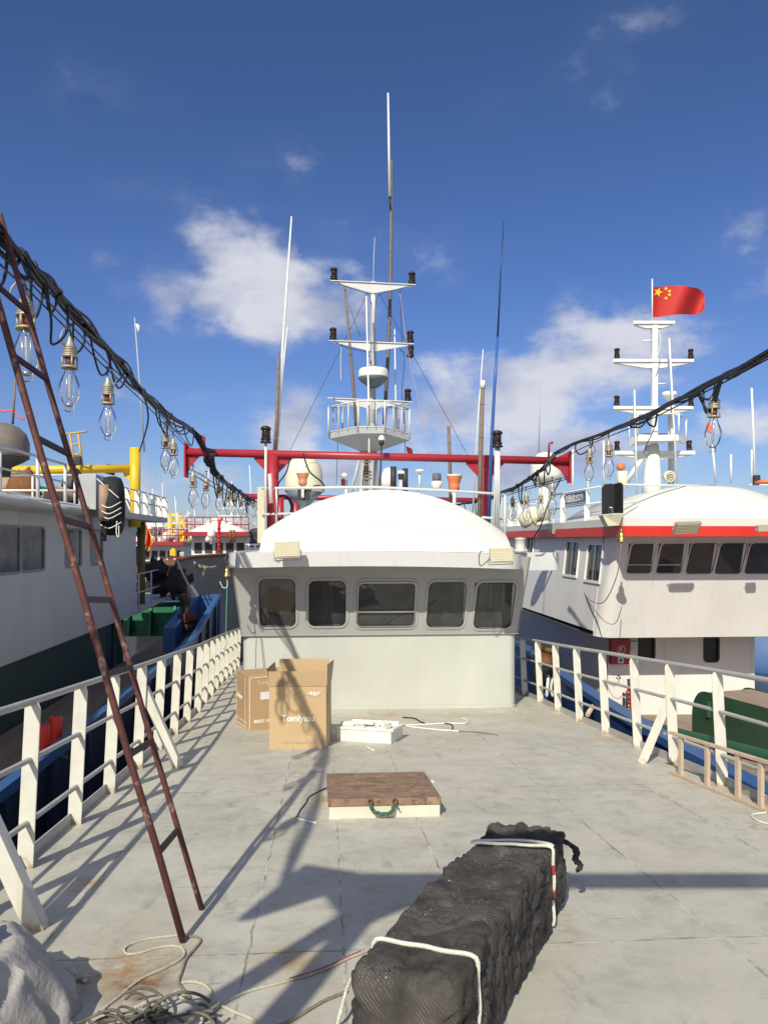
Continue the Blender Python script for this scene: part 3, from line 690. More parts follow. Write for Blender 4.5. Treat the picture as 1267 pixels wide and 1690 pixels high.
sheet(mb, [bp(wd, 0, 0), bp(wd, dp, 0), bp(wd, dp, hh), bp(wd, 0, hh)], -T_)
sheet(mb, [bp(0, dp, 0), bp(0, 0, 0), bp(0, 0, hh), bp(0, dp, hh)], -T_)
sheet(mb, [bp(wd, dp, 0), bp(0, dp, 0), bp(0, dp, hh), bp(wd, dp, hh)], -T_)
sheet(mb, [bp(0, 0, .01), bp(wd, 0, .01), bp(wd, dp, .01), bp(0, dp, .01)], T_)
mb.build('body', M_cardb, bx)
for nm, q in (('flap', [bp(0, -.002, hh), bp(wd, -.002, hh), bp(wd - .012, .085, hh + .165), bp(-.03, .085, hh + .165)]),
              ('flap', [bp(wd, 0, hh), bp(wd, dp, hh), bp(wd + .03, dp, hh + .26), bp(wd - .005, .1, hh + .24)]),
              ('flap', [bp(wd, dp, hh), bp(0, dp, hh), bp(.02, dp + .03, hh + .27), bp(wd - .03, dp + .03, hh + .27)]),
              ('flap', [bp(0, dp, hh), bp(0, 0, hh), bp(-.05, .1, hh + .19), bp(-.03, dp, hh + .24)])):
    mb = MB(); sheet(mb, q, T_ if nm == 'flap' else -T_); mb.build('flap', M_cardf if q[0] == bp(0, -.002, hh) else M_cardb, bx)
mb = MB(); sheet(mb, [bp(.12, .25, hh - .05), bp(wd - .04, .22, hh - .05), bp(wd - .04, .20, hh + .13), bp(.12, .24, hh + .13)], T_)
sheet(mb, [bp(.03, .10, hh - .1), bp(.19, .13, hh - .1), bp(.19, .13, hh + .08), bp(.03, .10, hh + .08)], T_); mb.build('inner_divider', M_cardb, bx)
mb = MB(); mb.add([bp(wd - .01, -.004, .0), bp(wd + .012, -.02, .01), bp(wd + .012, .07, .01), bp(wd - .03, -.012, .17)], [(0, 1, 3), (1, 2, 3), (3, 1, 0), (3, 2, 1)]); mb.build('torn_corner', M_paper, bx)
EZ = V((0, 0, 1))
nf = -uy * .0015
textmesh('Tomiyasu', .105, bp(wd * .22, -.0075, .315), ux, EZ, M_print, 'brand_print', bx, bold=.0035, sx=.93)
textmesh('AI-FISHING', .040, bp(wd * .43, -.0075, .615), ux, EZ, mat('faded_print', (.68, .60, .46), .7, var=.1), 'small_print', bx)
textmesh('诱鱼灯', .048, bp(wd * .69, -.0075, .612), ux, EZ, M_print, 'small_print', bx, bold=.0015)
textmesh('大连富保渔业集鱼灯有限公司', .044, bp(wd * .21, -.0075, .065), ux, EZ, mat('faded_print', (.68, .60, .46)), 'small_print', bx, sx=.82)
textmesh('2000W', .06, bp(wd + .0075, .12, .55), uy, EZ, mat('faded_print', (.68, .60, .46)), 'side_print', bx)
# closed box
c0 = D(409, 1206.5); cl = D(389.5, 1194); crr = D(441.5, 1204)
u1 = (crr - c0); u1.z = 0; u1.normalize(); u2 = (cl - c0); u2.z = 0; d2 = u2.length; u2.normalize(); w1 = .66; hh2 = .735; zb2 = dz(c0.y) - .01
b2 = thing('cardboard_box', 'closed orange-brown cardboard box with white outline printing behind the open one', 'cardboard box', V((c0.x, c0.y, zb2)))
def bq(a, b, z): p = c0 + u1 * a + u2 * b; return V((p.x, p.y, zb2 + z - .06 * b))
mb = MB(); mb.hexa([bq(0, 0, 0), bq(w1, 0, 0), bq(w1, d2, 0), bq(0, d2, 0), bq(0, 0, hh2), bq(w1, 0, hh2), bq(w1, d2, hh2), bq(0, d2, hh2)]); mb.build('body', M_cardo, b2, bevel=.005)
n1 = V((u1.y, -u1.x, 0)); n2 = -V((-u2.y, u2.x, 0)) * -1
if n2.dot(u1) > 0: n2 = -n2
mb = MB()
for a0, a1, z0, z1 in ((.02, .028, .02, hh2 - .03), (w1 - .03, w1 - .022, .02, hh2 - .03), (.02, w1 - .03, hh2 - .038, hh2 - .03)):
    o_ = n1 * .002; mb.hexa([bq(a0, 0, z0), bq(a1, 0, z0), bq(a1, 0, z0) + o_, bq(a0, 0, z0) + o_, bq(a0, 0, z1), bq(a1, 0, z1), bq(a1, 0, z1) + o_, bq(a0, 0, z1) + o_])
for b0, b1, z0, z1 in ((.15, .162, .03, hh2 - .03), (.04, d2 - .05, .03, .038), (d2 - .03, d2 - .022, .03, hh2 - .03), (.04, d2 - .05, .10, .106)):
    o_ = n2 * .002; mb.hexa([bq(0, b1, z0), bq(0, b0, z0), bq(0, b0, z0) + o_, bq(0, b1, z0) + o_, bq(0, b1, z1), bq(0, b0, z1), bq(0, b0, z1) + o_, bq(0, b1, z1) + o_])
mb.build('printed_outline', M_print, b2)
mb = MB(); o_ = n1 * .003; q = [bq(.17, 0, .40), bq(.30, 0, .40), bq(.30, 0, .50), bq(.17, 0, .50)]; mb.hexa([q[0] + o_ * .3, q[1] + o_ * .3, q[1] + o_, q[0] + o_, q[3] + o_ * .3, q[2] + o_ * .3, q[2] + o_, q[3] + o_]); mb.build('label_sticker', M_paper, b2)
textmesh('Tomiyasu', .07, bq(.13, 0, .60) + n1 * .0016, u1, EZ, mat('faded_print', (.68, .60, .46)), 'brand_print', b2)
textmesh('集鱼灯 UP', .05, bq(.08, 0, .10) + n1 * .0016, u1, EZ, M_print, 'small_print', b2, bold=.001)
textmesh('Tomiyasu', .085, bq(0, d2 - .06, .40) + n2 * .0016, -u2, EZ, M_print, 'brand_print', b2, bold=.002, sx=.95)
# ---------------------------------------------------------------- styrofoam box
s0 = D(555, 1223); s1 = D(645, 1228.5); ux = (s1 - s0); ux.z = 0; sw = ux.length; ux.normalize(); uy = V((-ux.y, ux.x, 0)); zb = dz(s0.y)
fb = thing('foam_box', 'dirty white foam fish box lying by the open cardboard box', 'foam box', V((s0.x, s0.y, zb)))
def fp(a, b, z): p = s0 + ux * a + uy * b; return V((p.x, p.y, dz(p.y) + z))
mb = MB(); sd_ = .46; hh3 = .165
def fbx(mb, a0, a1, b0, b1, z0, z1): mb.hexa([fp(a0, b0, z0), fp(a1, b0, z0), fp(a1, b1, z0), fp(a0, b1, z0), fp(a0, b0, z1), fp(a1, b0, z1), fp(a1, b1, z1), fp(a0, b1, z1)])
fbx(mb, 0, sw, 0, sd_, 0, .03)
fbx(mb, 0, sw, 0, .035, .03, hh3); fbx(mb, 0, sw, sd_ - .035, sd_, .03, hh3); fbx(mb, 0, .035, .035, sd_ - .035, .03, hh3); fbx(mb, sw - .035, sw, .035, sd_ - .035, .03, hh3)
for a in (.07, .19, .33, .47): fbx(mb, a, a + .02, -.011, .001, .001, hh3 - .025)
mb.build('tray', M_foam, fb, bevel=.006)
mb = MB(); fbx(mb, -.012, sw + .03, -.012, .03, hh3 - .02, hh3 + .012); fbx(mb, sw - .03, sw + .03, .03, sd_ + .01, hh3 - .02, hh3 + .012)
mb.build('rim', M_foam, fb, bevel=.006)
mb = MB()
for k in range(4):
    a = .05 + k * .145; fbx(mb, a, a + .13, .05 + .01 * k, .17, hh3 - .03, hh3 + .006 + .005 * (k % 2)); fbx(mb, a, a + .13, .20, .33, hh3 - .03, hh3 + .004)
fbx(mb, .06, sw - .02, .36, .40, hh3 - .06, hh3 + .05); mb.build('foam_liner', M_foam, fb, bevel=.006)
for a, b, z, rz_, tl in ((.10, .12, .03, .4, .25), (.34, .20, .035, -.3, -.3), (.52, .30, .03, .9, .2)):
    mb = MB(); mb.box(fp(a, b, hh3 + z), (.15, .09, .035), m=Matrix.Rotation(rz_, 3, 'Z') @ Matrix.Rotation(tl, 3, 'X')); mb.build('broken_foam_piece', M_foam, fb, bevel=.008)

# debris strips
def litter(name, label, cat, pts, r, mt, group=None):
    m = MB(); q = [D(x, y, r * 1.05) for x, y in pts]; m.tube(spl(q, 4), r, 6); o = m.build(name, mt); tag(o, label, cat, group); return o
litter('foam_strip', 'long white foam strip with bent end lying before the wheelhouse', 'foam strip', [(669, 1197), (700, 1196), (735, 1194), (768, 1194), (768, 1188), (762, 1186)], .011, M_foam)
litter('foam_strip', 'straight white foam strip pointing at the brown stick right of the foam box', 'foam strip', [(671, 1199), (715, 1204), (757, 1207)], .010, M_foam)
litter('foam_strip', 'short white foam scrap lying in front of the foam box', 'foam strip', [(602, 1232), (617, 1239)], .009, M_foam)
litter('foam_strip', 'white foam strip left of the hatch at the end of a dark cord', 'foam strip', [(489, 1351), (522, 1359)], .009, M_foam)
litter('cord', 'thin dark cord curling beside the left edge of the hatch', 'cord', [(540, 1300), (512, 1314), (505, 1325), (495, 1338), (489, 1350)], .006, M_wire)
litter('stick', 'dark crooked stick nearest the wheelhouse wall right of the foam box', 'stick', [(664, 1184), (684, 1186), (693, 1191), (701, 1194)], .010, M_ext)
litter('stick', 'dark crooked stick between two white foam strips', 'stick', [(725, 1194), (742, 1195), (747, 1199), (746, 1203)], .010, M_ext)
litter('stick', 'long thin dark stick to the right of the straight foam strip', 'stick', [(757, 1207), (790, 1209), (821, 1213)], .008, M_stick)
litter('wood_sliver', 'orange-brown wood sliver by the foot of the wheelhouse', 'wood sliver', [(571, 1166), (583, 1167), (594, 1167)], .010, M_pwood)
litter('wood_sliver', 'orange-brown wood sliver just behind the foam box', 'wood sliver', [(583, 1185), (599, 1186)], .009, M_pwood)
litter('foam_strip', 'small white scrap at the right edge of the hatch', 'foam strip', [(712, 1290), (715, 1291)], .012, M_foam)
# lime yellow scrap by the left railing
mb = MB(); c = D(364, 1124, .03)
for k in range(5): mb.lathe([(.001, -.03), (.03, -.015), (.035, 0), (.025, .02), (.001, .03)], c + V((rnd.uniform(-.07, .07), rnd.uniform(-.05, .05), rnd.uniform(-.0, .04))), 7, (rnd.random(), rnd.random(), 1))
tag(mb.build('plastic_rag', M_yplastic), 'crumpled lime yellow plastic rag at the foot of the railing', 'rag')
# ================================================================ leaning ladder, bow gantry, foam bale, ropes
ld = thing('ladder', 'tall rusty red-brown steel ladder leaning up to the left', 'ladder', D(318, 1530))
fA = D(303, 1553); fB = D(333, 1500)
fA = V((-.977, 3.75, dz(3.75))); fB = V((-.985, 4.15, dz(4.15)))
tB = V((-2.075, 4.15, H + 1.76)); dirL = (tB - fB); dirL.normalize(); LEN = (tB - fB).length
tA = fA + dirL * (LEN - .02)
mb = MB(); mb.tube([fA + dirL * (LEN * k / 8) + V((.004 * math.sin(k * 2.1), 0, 0)) for k in range(9)], .0175, 12); mb.build('side_rail', M_ladder, ld)
mb = MB(); mb.tube([fB + dirL * (LEN * k / 8) + V((.004 * math.sin(k * 1.7 + 1), 0, 0)) for k in range(9)], .0155, 12); mb.build('side_rail', M_ladder, ld)
for k, py in enumerate((1409, 1245, 1112, 988, 855, 722, 585, 462)):
    # height on the near rail for that row
    best = min((abs((HZ - py) / FPX * 3.75 - ((fA + dirL * (t * .01)).z - H)), t * .01) for t in range(int(LEN * 100)))
    a = fA + dirL * best[1]; b = fB + dirL * best[1]; d = (b - a).normalized()
    mb = MB(); mb.bar(a + d * .012, b - d * .012, .030, .016, up=V((0, 0, 1)).cross(dirL).cross(dirL)); mb.build('rung', M_rungs, ld)

# gantry at the bow, above and behind the camera: it throws the beam and post shadows over the deck
bg_ = thing('bow_gantry', 'red pipe gantry over the bow whose shadow crosses the deck', 'gantry', (0, .03, dz(0)))
mb = MB(); mb.tube([(-2.0, .03, H + 2.0), (3.6, .03, H + 2.0)], .078, 16); mb.build('beam', M_red, bg_)
for x in (-1.36, 2.75):
    mb = MB(); mb.tube([(x, .03, dz(0)), (x, .03, H + 1.93)], .075, 14); mb.build('post', M_red, bg_)
    mb = MB()
    for s_ in (-1, 1): mb.prism([(x + s_ * .07, .02, H + 1.93), (x + s_ * .42, .02, H + 1.93), (x + s_ * .07, .02, H + 1.52)], (0, .02, 0))
    mb.build('gusset', M_red, bg_)
mb = MB(); mb.tube([(-1.38, .03, H + 1.72), (-2.02, .03, H - .1), (-2.05, .03, dz(0))], .06, 12); mb.build('brace', M_red, bg_)
mb = MB(); mb.prism([(-2.0, .01, H + 2.22), (-2.0, .01, H + 1.55), (-1.94, .01, H + 1.55), (-1.6, .01, H + 1.9), (-1.6, .01, H + 2.1)], (0, .04, 0)); mb.build('end_plate', M_red, bg_)
# foam bale wrapped in net, tied with rope
ax = V((.74, 1.71, 0)).normalized(); pr = V((ax.y, -ax.x, 0))
nr = V((.245, 2.50, 0)); 
BW, BH, BLn = .385, .405, 1.88
bl = thing('foam_bale', 'long black net-wrapped foam bale tied with white rope', 'bale', V((nr.x, nr.y, dz(nr.y))))
def balep(s_, a):                      # s along 0..1, a perimeter angle parameter 0..4 (right-bottom, right-top, left-top, left-bottom)
    seg = int(a) % 4; f = a - int(a)
    cs = [(0, 0), (0, 1), (-1, 1), (-1, 0)]
    x0, z0 = cs[seg]; x1, z1 = cs[(seg + 1) % 4]
    x, z = x0 + (x1 - x0) * f, z0 + (z1 - z0) * f
    # rounded corners
    dx, dz_ = x + .5, z - .5; k = max(abs(dx), abs(dz_)); q = (abs(dx * 2) ** 16 + abs(dz_ * 2) ** 16) ** (1 / 16)
    if q > 1e-6: g = (k * 2) / q; dx *= g; dz_ *= g
    x, z = dx - .5, dz_ + .5
    return x, z
NS, NA = 190, 112; rows = []
def bump(p):
    n1 = noise.noise(p * 5.5) * .011; n2 = noise.noise(p * 14) * .010; t = noise.turbulence(p * 9, 4, True) - .55
    crk = abs(noise.noise(p * 7 + V((3, 5, 1)))); cr_ = -.016 if crk < .035 else 0
    return n1 + n2 + .012 * max(0, t) + cr_ + noise.noise(p * 60) * .0028
for i in range(NS + 1):
    s_ = i / NS; row = []
    for j in range(NA):
        a = 4 * j / NA; x, z = balep(s_, a)
        e = 1 - .05 * max(0, 1 - min(s_, 1 - s_) / .012) 
        cx_, cz_ = (x + .5) * e - .5, (z - .5) * e + .5
        base = nr + ax * (s_ * BLn) + pr * ((cx_ + 0) * BW)
        zz = dz(base.y) + .008 + cz_ * BH * (1 + .03 * math.sin(s_ * 5))
        p = V((base.x, base.y, zz))
        out = (pr * (x + .5) + V((0, 0, z - .5))).normalized()
        d = bump(V((s_ * 1.9, x * .4, z * .4)) * 1.0 + V((1, 2, 3)))
        pat = noise.noise(V((s_ * 6, x * 3.1 + 7, z * 3.1))); d += .015 if pat > .10 else 0; d -= .014 if abs(noise.noise(V((s_ * 9, x * 4 + 2, z * 4 + 9)))) < .03 else 0
        ed = min(abs(a - round(a)), 1) ; d += .012 * math.exp(-(ed / .10) ** 2) * noise.noise(V((s_ * 26, round(a) * 5, 1)))
        d += .008 * noise.noise(V((s_ * 4.2, round(a) * 3 + .5, 4)))
        # rope pinch
        lf = max(0, min(1, a - 1)); rope_s = (.10 - .002 * lf, .81 - .055 * lf)
        for sr in rope_s:
            g = math.exp(-((s_ - sr) / .014) ** 2); d = d * (1 - g) - .004 * g
        if s_ > .93 and z > .9: d += .025 * noise.noise(V((x * 9, s_ * 30, 2))) + .012
        if s_ > .90 and s_ < .93 and z > .6: d -= .03
        q = p + out * d
        if q.z < dz(q.y) + .002: q.z = dz(q.y) + .002
        row.append(q)
    row.append(row[0]); rows.append(row)
mb = MB(); mb.grid(rows, flip=True)
for r_, fl_ in ((rows[0], False), (rows[-1], True)):
    c = sum(r_[:-1], V()) / (len(r_) - 1); rings = [r_]
    for q in (.85, .6, .3, .02):
        rings.append([c + (p - c) * q + ax * ((-1 if not fl_ else 1) * (.012 + .03 * noise.noise((c + (p - c) * q) * 9) + .015)) for p in r_])
    mb.grid(rings, flip=fl_)
def balemat():
    m = bpy.data.materials.new('black_net_foam'); m.use_nodes = True; t = m.node_tree; n = t.nodes; l = t.links; p = n['Principled BSDF']
    p.inputs['Roughness'].default_value = .85
    tcn = n.new('ShaderNodeTexCoord'); mp_ = n.new('ShaderNodeMapping'); mp_.inputs['Rotation'].default_value = (0, 0, math.atan2(.74, 1.71)); l.new(tcn.outputs['Object'], mp_.inputs[0])
    def noi(s_, d=8, r=.65):
        q = n.new('ShaderNodeTexNoise'); q.inputs['Scale'].default_value = s_; q.inputs['Detail'].default_value = d; q.inputs['Roughness'].default_value = r; l.new(mp_.outputs[0], q.inputs['Vector']); return q.outputs['Fac']
    w1 = n.new('ShaderNodeTexWave'); w1.wave_type = 'BANDS'; w1.bands_direction = 'DIAGONAL'; w1.inputs['Scale'].default_value = 32; w1.inputs['Distortion'].default_value = 1.5; w1.inputs['Detail Scale'].default_value = 3; l.new(mp_.outputs[0], w1.inputs['Vector'])
    mp2_ = n.new('ShaderNodeMapping'); mp2_.inputs['Scale'].default_value = (-1, 1, -1); l.new(mp_.outputs[0], mp2_.inputs[0])
    w2 = n.new('ShaderNodeTexWave'); w2.bands_direction = 'DIAGONAL'; w2.inputs['Scale'].default_value = 32; w2.inputs['Distortion'].default_value = 1.5; w2.inputs['Detail Scale'].default_value = 3; l.new(mp2_.outputs[0], w2.inputs['Vector'])
    mxn = n.new('ShaderNodeMath'); mxn.operation = 'MULTIPLY'; l.new(w1.outputs['Fac'], mxn.inputs[0]); l.new(w2.outputs['Fac'], mxn.inputs[1])
    patch = n.new('ShaderNodeMapRange'); patch.inputs['From Min'].default_value = .48; patch.inputs['From Max'].default_value = .60; l.new(noi(3.2), patch.inputs['Value'])
    netf = n.new('ShaderNodeMath'); netf.operation = 'MULTIPLY'; l.new(mxn.outputs[0], netf.inputs[0]); l.new(patch.outputs[0], netf.inputs[1])
    r = n.new('ShaderNodeValToRGB'); l.new(noi(6), r.inputs[0]); r.color_ramp.elements[0].position = .35; r.color_ramp.elements[0].color = (.022, .020, .019, 1); r.color_ramp.elements[1].position = .7; r.color_ramp.elements[1].color = (.092, .082, .075, 1)
    mi = n.new('ShaderNodeMix'); mi.data_type = 'RGBA'; l.new(netf.outputs[0], mi.inputs[0]); l.new(r.outputs[0], mi.inputs[6]); mi.inputs[7].default_value = (.18, .16, .145, 1)
    spk = n.new('ShaderNodeMapRange'); spk.inputs['From Min'].default_value = .795; spk.inputs['From Max'].default_value = .81; l.new(noi(26, 1), spk.inputs['Value'])
    mi2 = n.new('ShaderNodeMix'); mi2.data_type = 'RGBA'; l.new(spk.outputs[0], mi2.inputs[0]); l.new(mi.outputs[2], mi2.inputs[6]); mi2.inputs[7].default_value = (.6, .58, .52, 1)
    l.new(mi2.outputs[2], p.inputs['Base Color'])
    ad = n.new('ShaderNodeMath'); ad.operation = 'MULTIPLY_ADD'; l.new(noi(40, 5), ad.inputs[0]); ad.inputs[1].default_value = 1.2; l.new(netf.outputs[0], ad.inputs[2])
    b = n.new('ShaderNodeBump'); b.inputs['Strength'].default_value = .8; b.inputs['Distance'].default_value = .006; l.new(ad.outputs[0], b.inputs['Height']); l.new(b.outputs[0], p.inputs['Normal'])
    return m
M_bale = balemat()
mb.build('foam_core', M_bale, bl)
# loose tatters along the edges
mb = MB(); cc = nr + ax * (BLn * .97)
tt = [V((.985, 4.22, dz(4.2) + .34)), V((1.02, 4.20, dz(4.2) + .33)), V((1.05, 4.18, dz(4.2) + .30)), V((1.03, 4.16, dz(4.2) + .27)), V((1.06, 4.15, dz(4.2) + .25)), V((1.045, 4.14, dz(4.2) + .22))]
for q in range(4): mb.tube([p + V((rnd.uniform(-.01, .01), rnd.uniform(-.01, .01), rnd.uniform(-.01, .01))) for p in spl(tt, 3)], .011, 6)
mb.build('torn_net_strip', M_black, bl)
def onbale(s_, a, up=.008, sh=0):
    x, z = balep(s_, a); b = nr + ax * ((s_ + sh) * BLn) + pr * ((x + .5) * (BW + 2 * up) - .5 * BW)
    return V((b.x, b.y, dz(b.y) + .008 + max(.012, .5 * BH + (z - .5) * (BH + 2 * up))))
def belt(s0, s1, red=False):
    pts = [onbale(s0 + (s1 - s0) * (k / 40), 4 * k / 40, .008) for k in range(41)]
    return pts
for nm, s0, s1 in (('rope_lashing', .10, .098), ('rope_lashing', .81, .755)):
    # along the top the lashing runs slightly askew
    pts = []
    for k in range(0, 61):
        a = 3.2 * k / 60 - .0
        pts.append(onbale(s0 + (s1 - s0) * max(0, min(1, (a - 1))), a, .009))
    mb = MB(); mb.tube([p + V((.003 * math.sin(i_ * .7), .003 * math.cos(i_ * .9), 0)) for i_, p in enumerate(pts)], .0088, 8); o = mb.build('lashing', M_ropew, bl)
    if s0 > .5:
        for k0 in (.36, .66): mb = MB(); q = [onbale(s0, k0 + .12 * t / 5, .009) for t in range(6)]; mb.tube(q, .0094, 8); mb.build('red_mark', M_roper, bl)
mb = MB(); mb.tube([onbale(.81 - .055 * k / 20 + .022 * math.sin(k * .155), 1 + k / 20, .018 + .003 * math.sin(k * .3)) for k in range(21)], .0075, 8); mb.build('lashing', M_ropew, bl)

# ---------------------------------------------------------------- ropes lying on the deck
def rope(name, label, cat, pts, r, mt, up=1.1, strands=0, k=7):
    q = []
    for i, p in enumerate(pts):
        z = r * up + (p[2] if len(p) > 2 else 0); q.append(D(p[0], p[1], z))
    c = spl(q, k); m = MB()
    if strands:
        # three twisted strands
        acc_ = 0; prev = c[0]
        fine_ = []
        for a, b in zip(c, c[1:]):
            nseg = max(1, int((b - a).length / (r * .55)))
            fine_ += [a.lerp(b, t / nseg) for t in range(nseg)]
        for s_ in range(strands):
            pts_ = []; dist = 0
            for i, p in enumerate(fine_):
                t = (fine_[min(i + 1, len(fine_) - 1)] - fine_[max(0, i - 1)]).normalized(); u_ = t.cross(V((0, 0, 1))).normalized(); v_ = u_.cross(t)
                if i: dist += (p - fine_[i - 1]).length
                an = dist / (r * 6.5) * 2 * math.pi + s_ * 2 * math.pi / strands
                pts_.append(p + (u_ * math.cos(an) + v_ * math.sin(an)) * r * .5)
            m.tube(pts_, r * .56, 6)
    else: m.tube(c, r, 7)
    o = m.build(name, mt)
    if label: tag(o, label, cat)
    return o
Z5 = lambda L_: [(x / 2.112, 1380 + y / 2.112, *r_) for x, y, *r_ in L_]
rope('rope', 'thin cream rope looping from the ladder foot over the rust stain', 'rope', Z5([(655, 352), (640, 344), (600, 349), (560, 353), (500, 362), (450, 380), (432, 397), (445, 412), (490, 407), (545, 390), (600, 384), (632, 392), (642, 412), (620, 436), (570, 462), (510, 488), (460, 520), (415, 560), (375, 590), (357, 615), (368, 632), (410, 640), (450, 630), (480, 612)]), .0062, M_rope, strands=3)
rope('rope', 'cream rope dropping from the ladder foot into the tangled coil', 'rope', Z5([(655, 352), (685, 352), (698, 366), (680, 392), (648, 430), (634, 470), (622, 510), (640, 540), (660, 565), (640, 580)]), .0062, M_ropeg, strands=3)
# coil heap
mb = MB()
cc = D(258, 1703)
for q in range(24):
    rx_, ry_ = rnd.uniform(.03, .17), rnd.uniform(.03, .11); ox, oy = rnd.gauss(0, .10), rnd.gauss(-.05, .07); z0 = rnd.uniform(.01, .07); ph = rnd.random() * 6
    pts = [V((cc.x + ox + rx_ * math.cos(t), cc.y + oy + ry_ * math.sin(t), 0)) for t in [k * .42 + ph for k in range(rnd.randint(9, 15))]]
    pts = [V((p.x, p.y, dz(p.y) + z0 + .02 * math.sin(i * .9 + q) + .01)) for i, p in enumerate(pts)]
    mb.tube(spl(pts, 3), rnd.choice((.0050, .0062)), 6)
tag(mb.build('rope_coil', mat('dark_tangled_rope', (.17, .155, .125), .9, var=.5, vs=20, bump=.8, bs=190)), 'dark tangled heap of rope coils at the bottom edge of the deck', 'rope coil')
rope('rope', 'cream rope with red stretches running from the coil to the black bale', 'rope', Z5([(700, 655), (715, 630), (750, 603), (790, 575), (850, 547), (910, 528), (960, 517), (1010, 503), (1070, 487), (1120, 470), (1170, 448), (1210, 428), (1260, 408), (1310, 385)]), .0068, M_rope, strands=3)
rope('rope', 'red rope running into the near lashing of the black bale', 'rope', Z5([(1010, 500), (1070, 484), (1120, 467), (1170, 445), (1210, 425), (1262, 404)]), .0078, M_roper, strands=3)
rope('rope', 'grey speckled rope passing behind the near end of the black bale', 'rope', Z5([(700, 660), (760, 690), (860, 690), (960, 665), (1020, 640), (1070, 610), (1120, 580), (1160, 562), (1215, 540)]), .007, M_ropeg, strands=3)
rope('rope', 'pale rope curving right from the coil towards the bottom edge', 'rope', Z5([(632, 512), (670, 508), (710, 520), (735, 545), (740, 575), (775, 595), (810, 612), (860, 632), (900, 652), (930, 670)]), .0066, M_rope, strands=3)
rope('rope', 'short tangled cream rope lying on top of the coil', 'rope', Z5([(470, 600, .05), (520, 575, .06), (570, 560, .05), (610, 548, .04), (640, 572, .05), (690, 585, .03), (760, 580, .02), (740, 600, .02), (700, 640, .02)]), .0072, M_rope, strands=3)
o = rope('rope', 'white rope end standing against the near left side of the black bale', 'rope', [(556, 1695), (562, 1670, .06), (570, 1640, .10), (580, 1615, .18)], .007, M_ropew, strands=3)
Z7 = lambda L_: [(x / 7.04, 1480 + y / 7.04, *r_) for x, y, *r_ in L_]
rope('mooring_rope', 'thick twisted cream mooring rope end poking out from the tarpaulin', 'rope', Z7([(380, 740), (480, 770), (600, 815), (740, 860), (880, 915), (1030, 950)]), .021, M_rope, strands=3)
rope('mooring_rope', 'short thick frayed rope stub beside the tarpaulin', 'rope', Z7([(560, 990), (680, 1025), (760, 1060), (850, 1100)]), .019, M_rope, strands=3)
rope('rope', 'loose white rope loop lying in shade by the right railing', 'rope', [(1290, 1338), (1267, 1341), (1245, 1344), (1240, 1348), (1250, 1355), (1267, 1360), (1290, 1366)], .008, M_ropew)
# tarpaulin heap
rows = []
tcx = V((-1.56, 2.86, 0))
for i in range(141):
    ph = math.pi * .5 * i / 140; row = []
    for j in range(180):
        th = 2 * math.pi * j / 180; d = V((math.cos(th) * math.cos(ph), math.sin(th) * math.cos(ph), math.sin(ph)))
        low = 1 - d.z
        # long soft pleats running down from the gathered top
        w_ = th + .5 * noise.noise(V((th * .8, d.z * 2.2, 1.7)))
        pl_ = 1 - abs(noise.noise(V((math.cos(w_) * 2.4, math.sin(w_) * 2.4, d.z * .55)))) * 2
        pl2 = 1 - abs(noise.noise(V((math.cos(w_) * 5, math.sin(w_) * 5, 4 + d.z * .9)))) * 2
        neck = .10 * math.exp(-((d.z - .80) / .07) ** 2)
        rr_ = .80 + (.11 * max(0, pl_) ** 2 + .05 * max(0, pl2) ** 2) * (.25 + low) + .16 * noise.noise(d * 1.2 + V((2, 2, 2))) - neck + .012 * noise.noise(d * 9)
        z = max(0, d.z * rr_ * .60)
        p = V((tcx.x + d.x * rr_ * .38, tcx.y + d.y * rr_ * .56, 0)); row.append(V((p.x - .16 * z, p.y - .1 * z, dz(p.y) + .003 + z)))
    row.append(row[0]); rows.append(row)
mb = MB(); mb.grid(rows)
tp = mb.build('tarpaulin', M_tarpw); tag(tp, 'crumpled grey-beige tarpaulin bundle in the bottom left corner', 'tarpaulin')
# low timber frame lying on edge by the right railing
fr2 = thing('timber_ladder', 'pinkish timber ladder standing on edge against the right railing', 'wooden frame', D(1124, 1283))
B_ = [D(1106, 1277), D(1124, 1284), D(1163, 1302), D(1205, 1323), D(1252, 1338), D(1300, 1356)]
hgt = .385
mb = MB(); mb.tube([B_[0], B_[5]], .001, 4)
mb = MB(); mb.bar(B_[0] + V((0, 0, .016)), B_[5] + V((0, 0, .016)), .045, .028); mb.build('lower_rail', M_pwood, fr2, bevel=.003)
mb = MB(); mb.bar(B_[0] + V((0, 0, hgt + .016)), B_[5] + V((0, 0, hgt + .016)), .045, .026); mb.build('upper_rail', M_pwood, fr2, bevel=.003)
for p in B_[1:5]:
    t = ((p - B_[0]).dot((B_[5] - B_[0]).normalized())); q = B_[0] + (B_[5] - B_[0]).normalized() * t
    mb = MB(); mb.bar(q + V((0, 0, .031)), q + V((0, 0, hgt + .002)), .05, .03, up=(1, .2, 0)); mb.build('slat', M_pwood, fr2, bevel=.003)
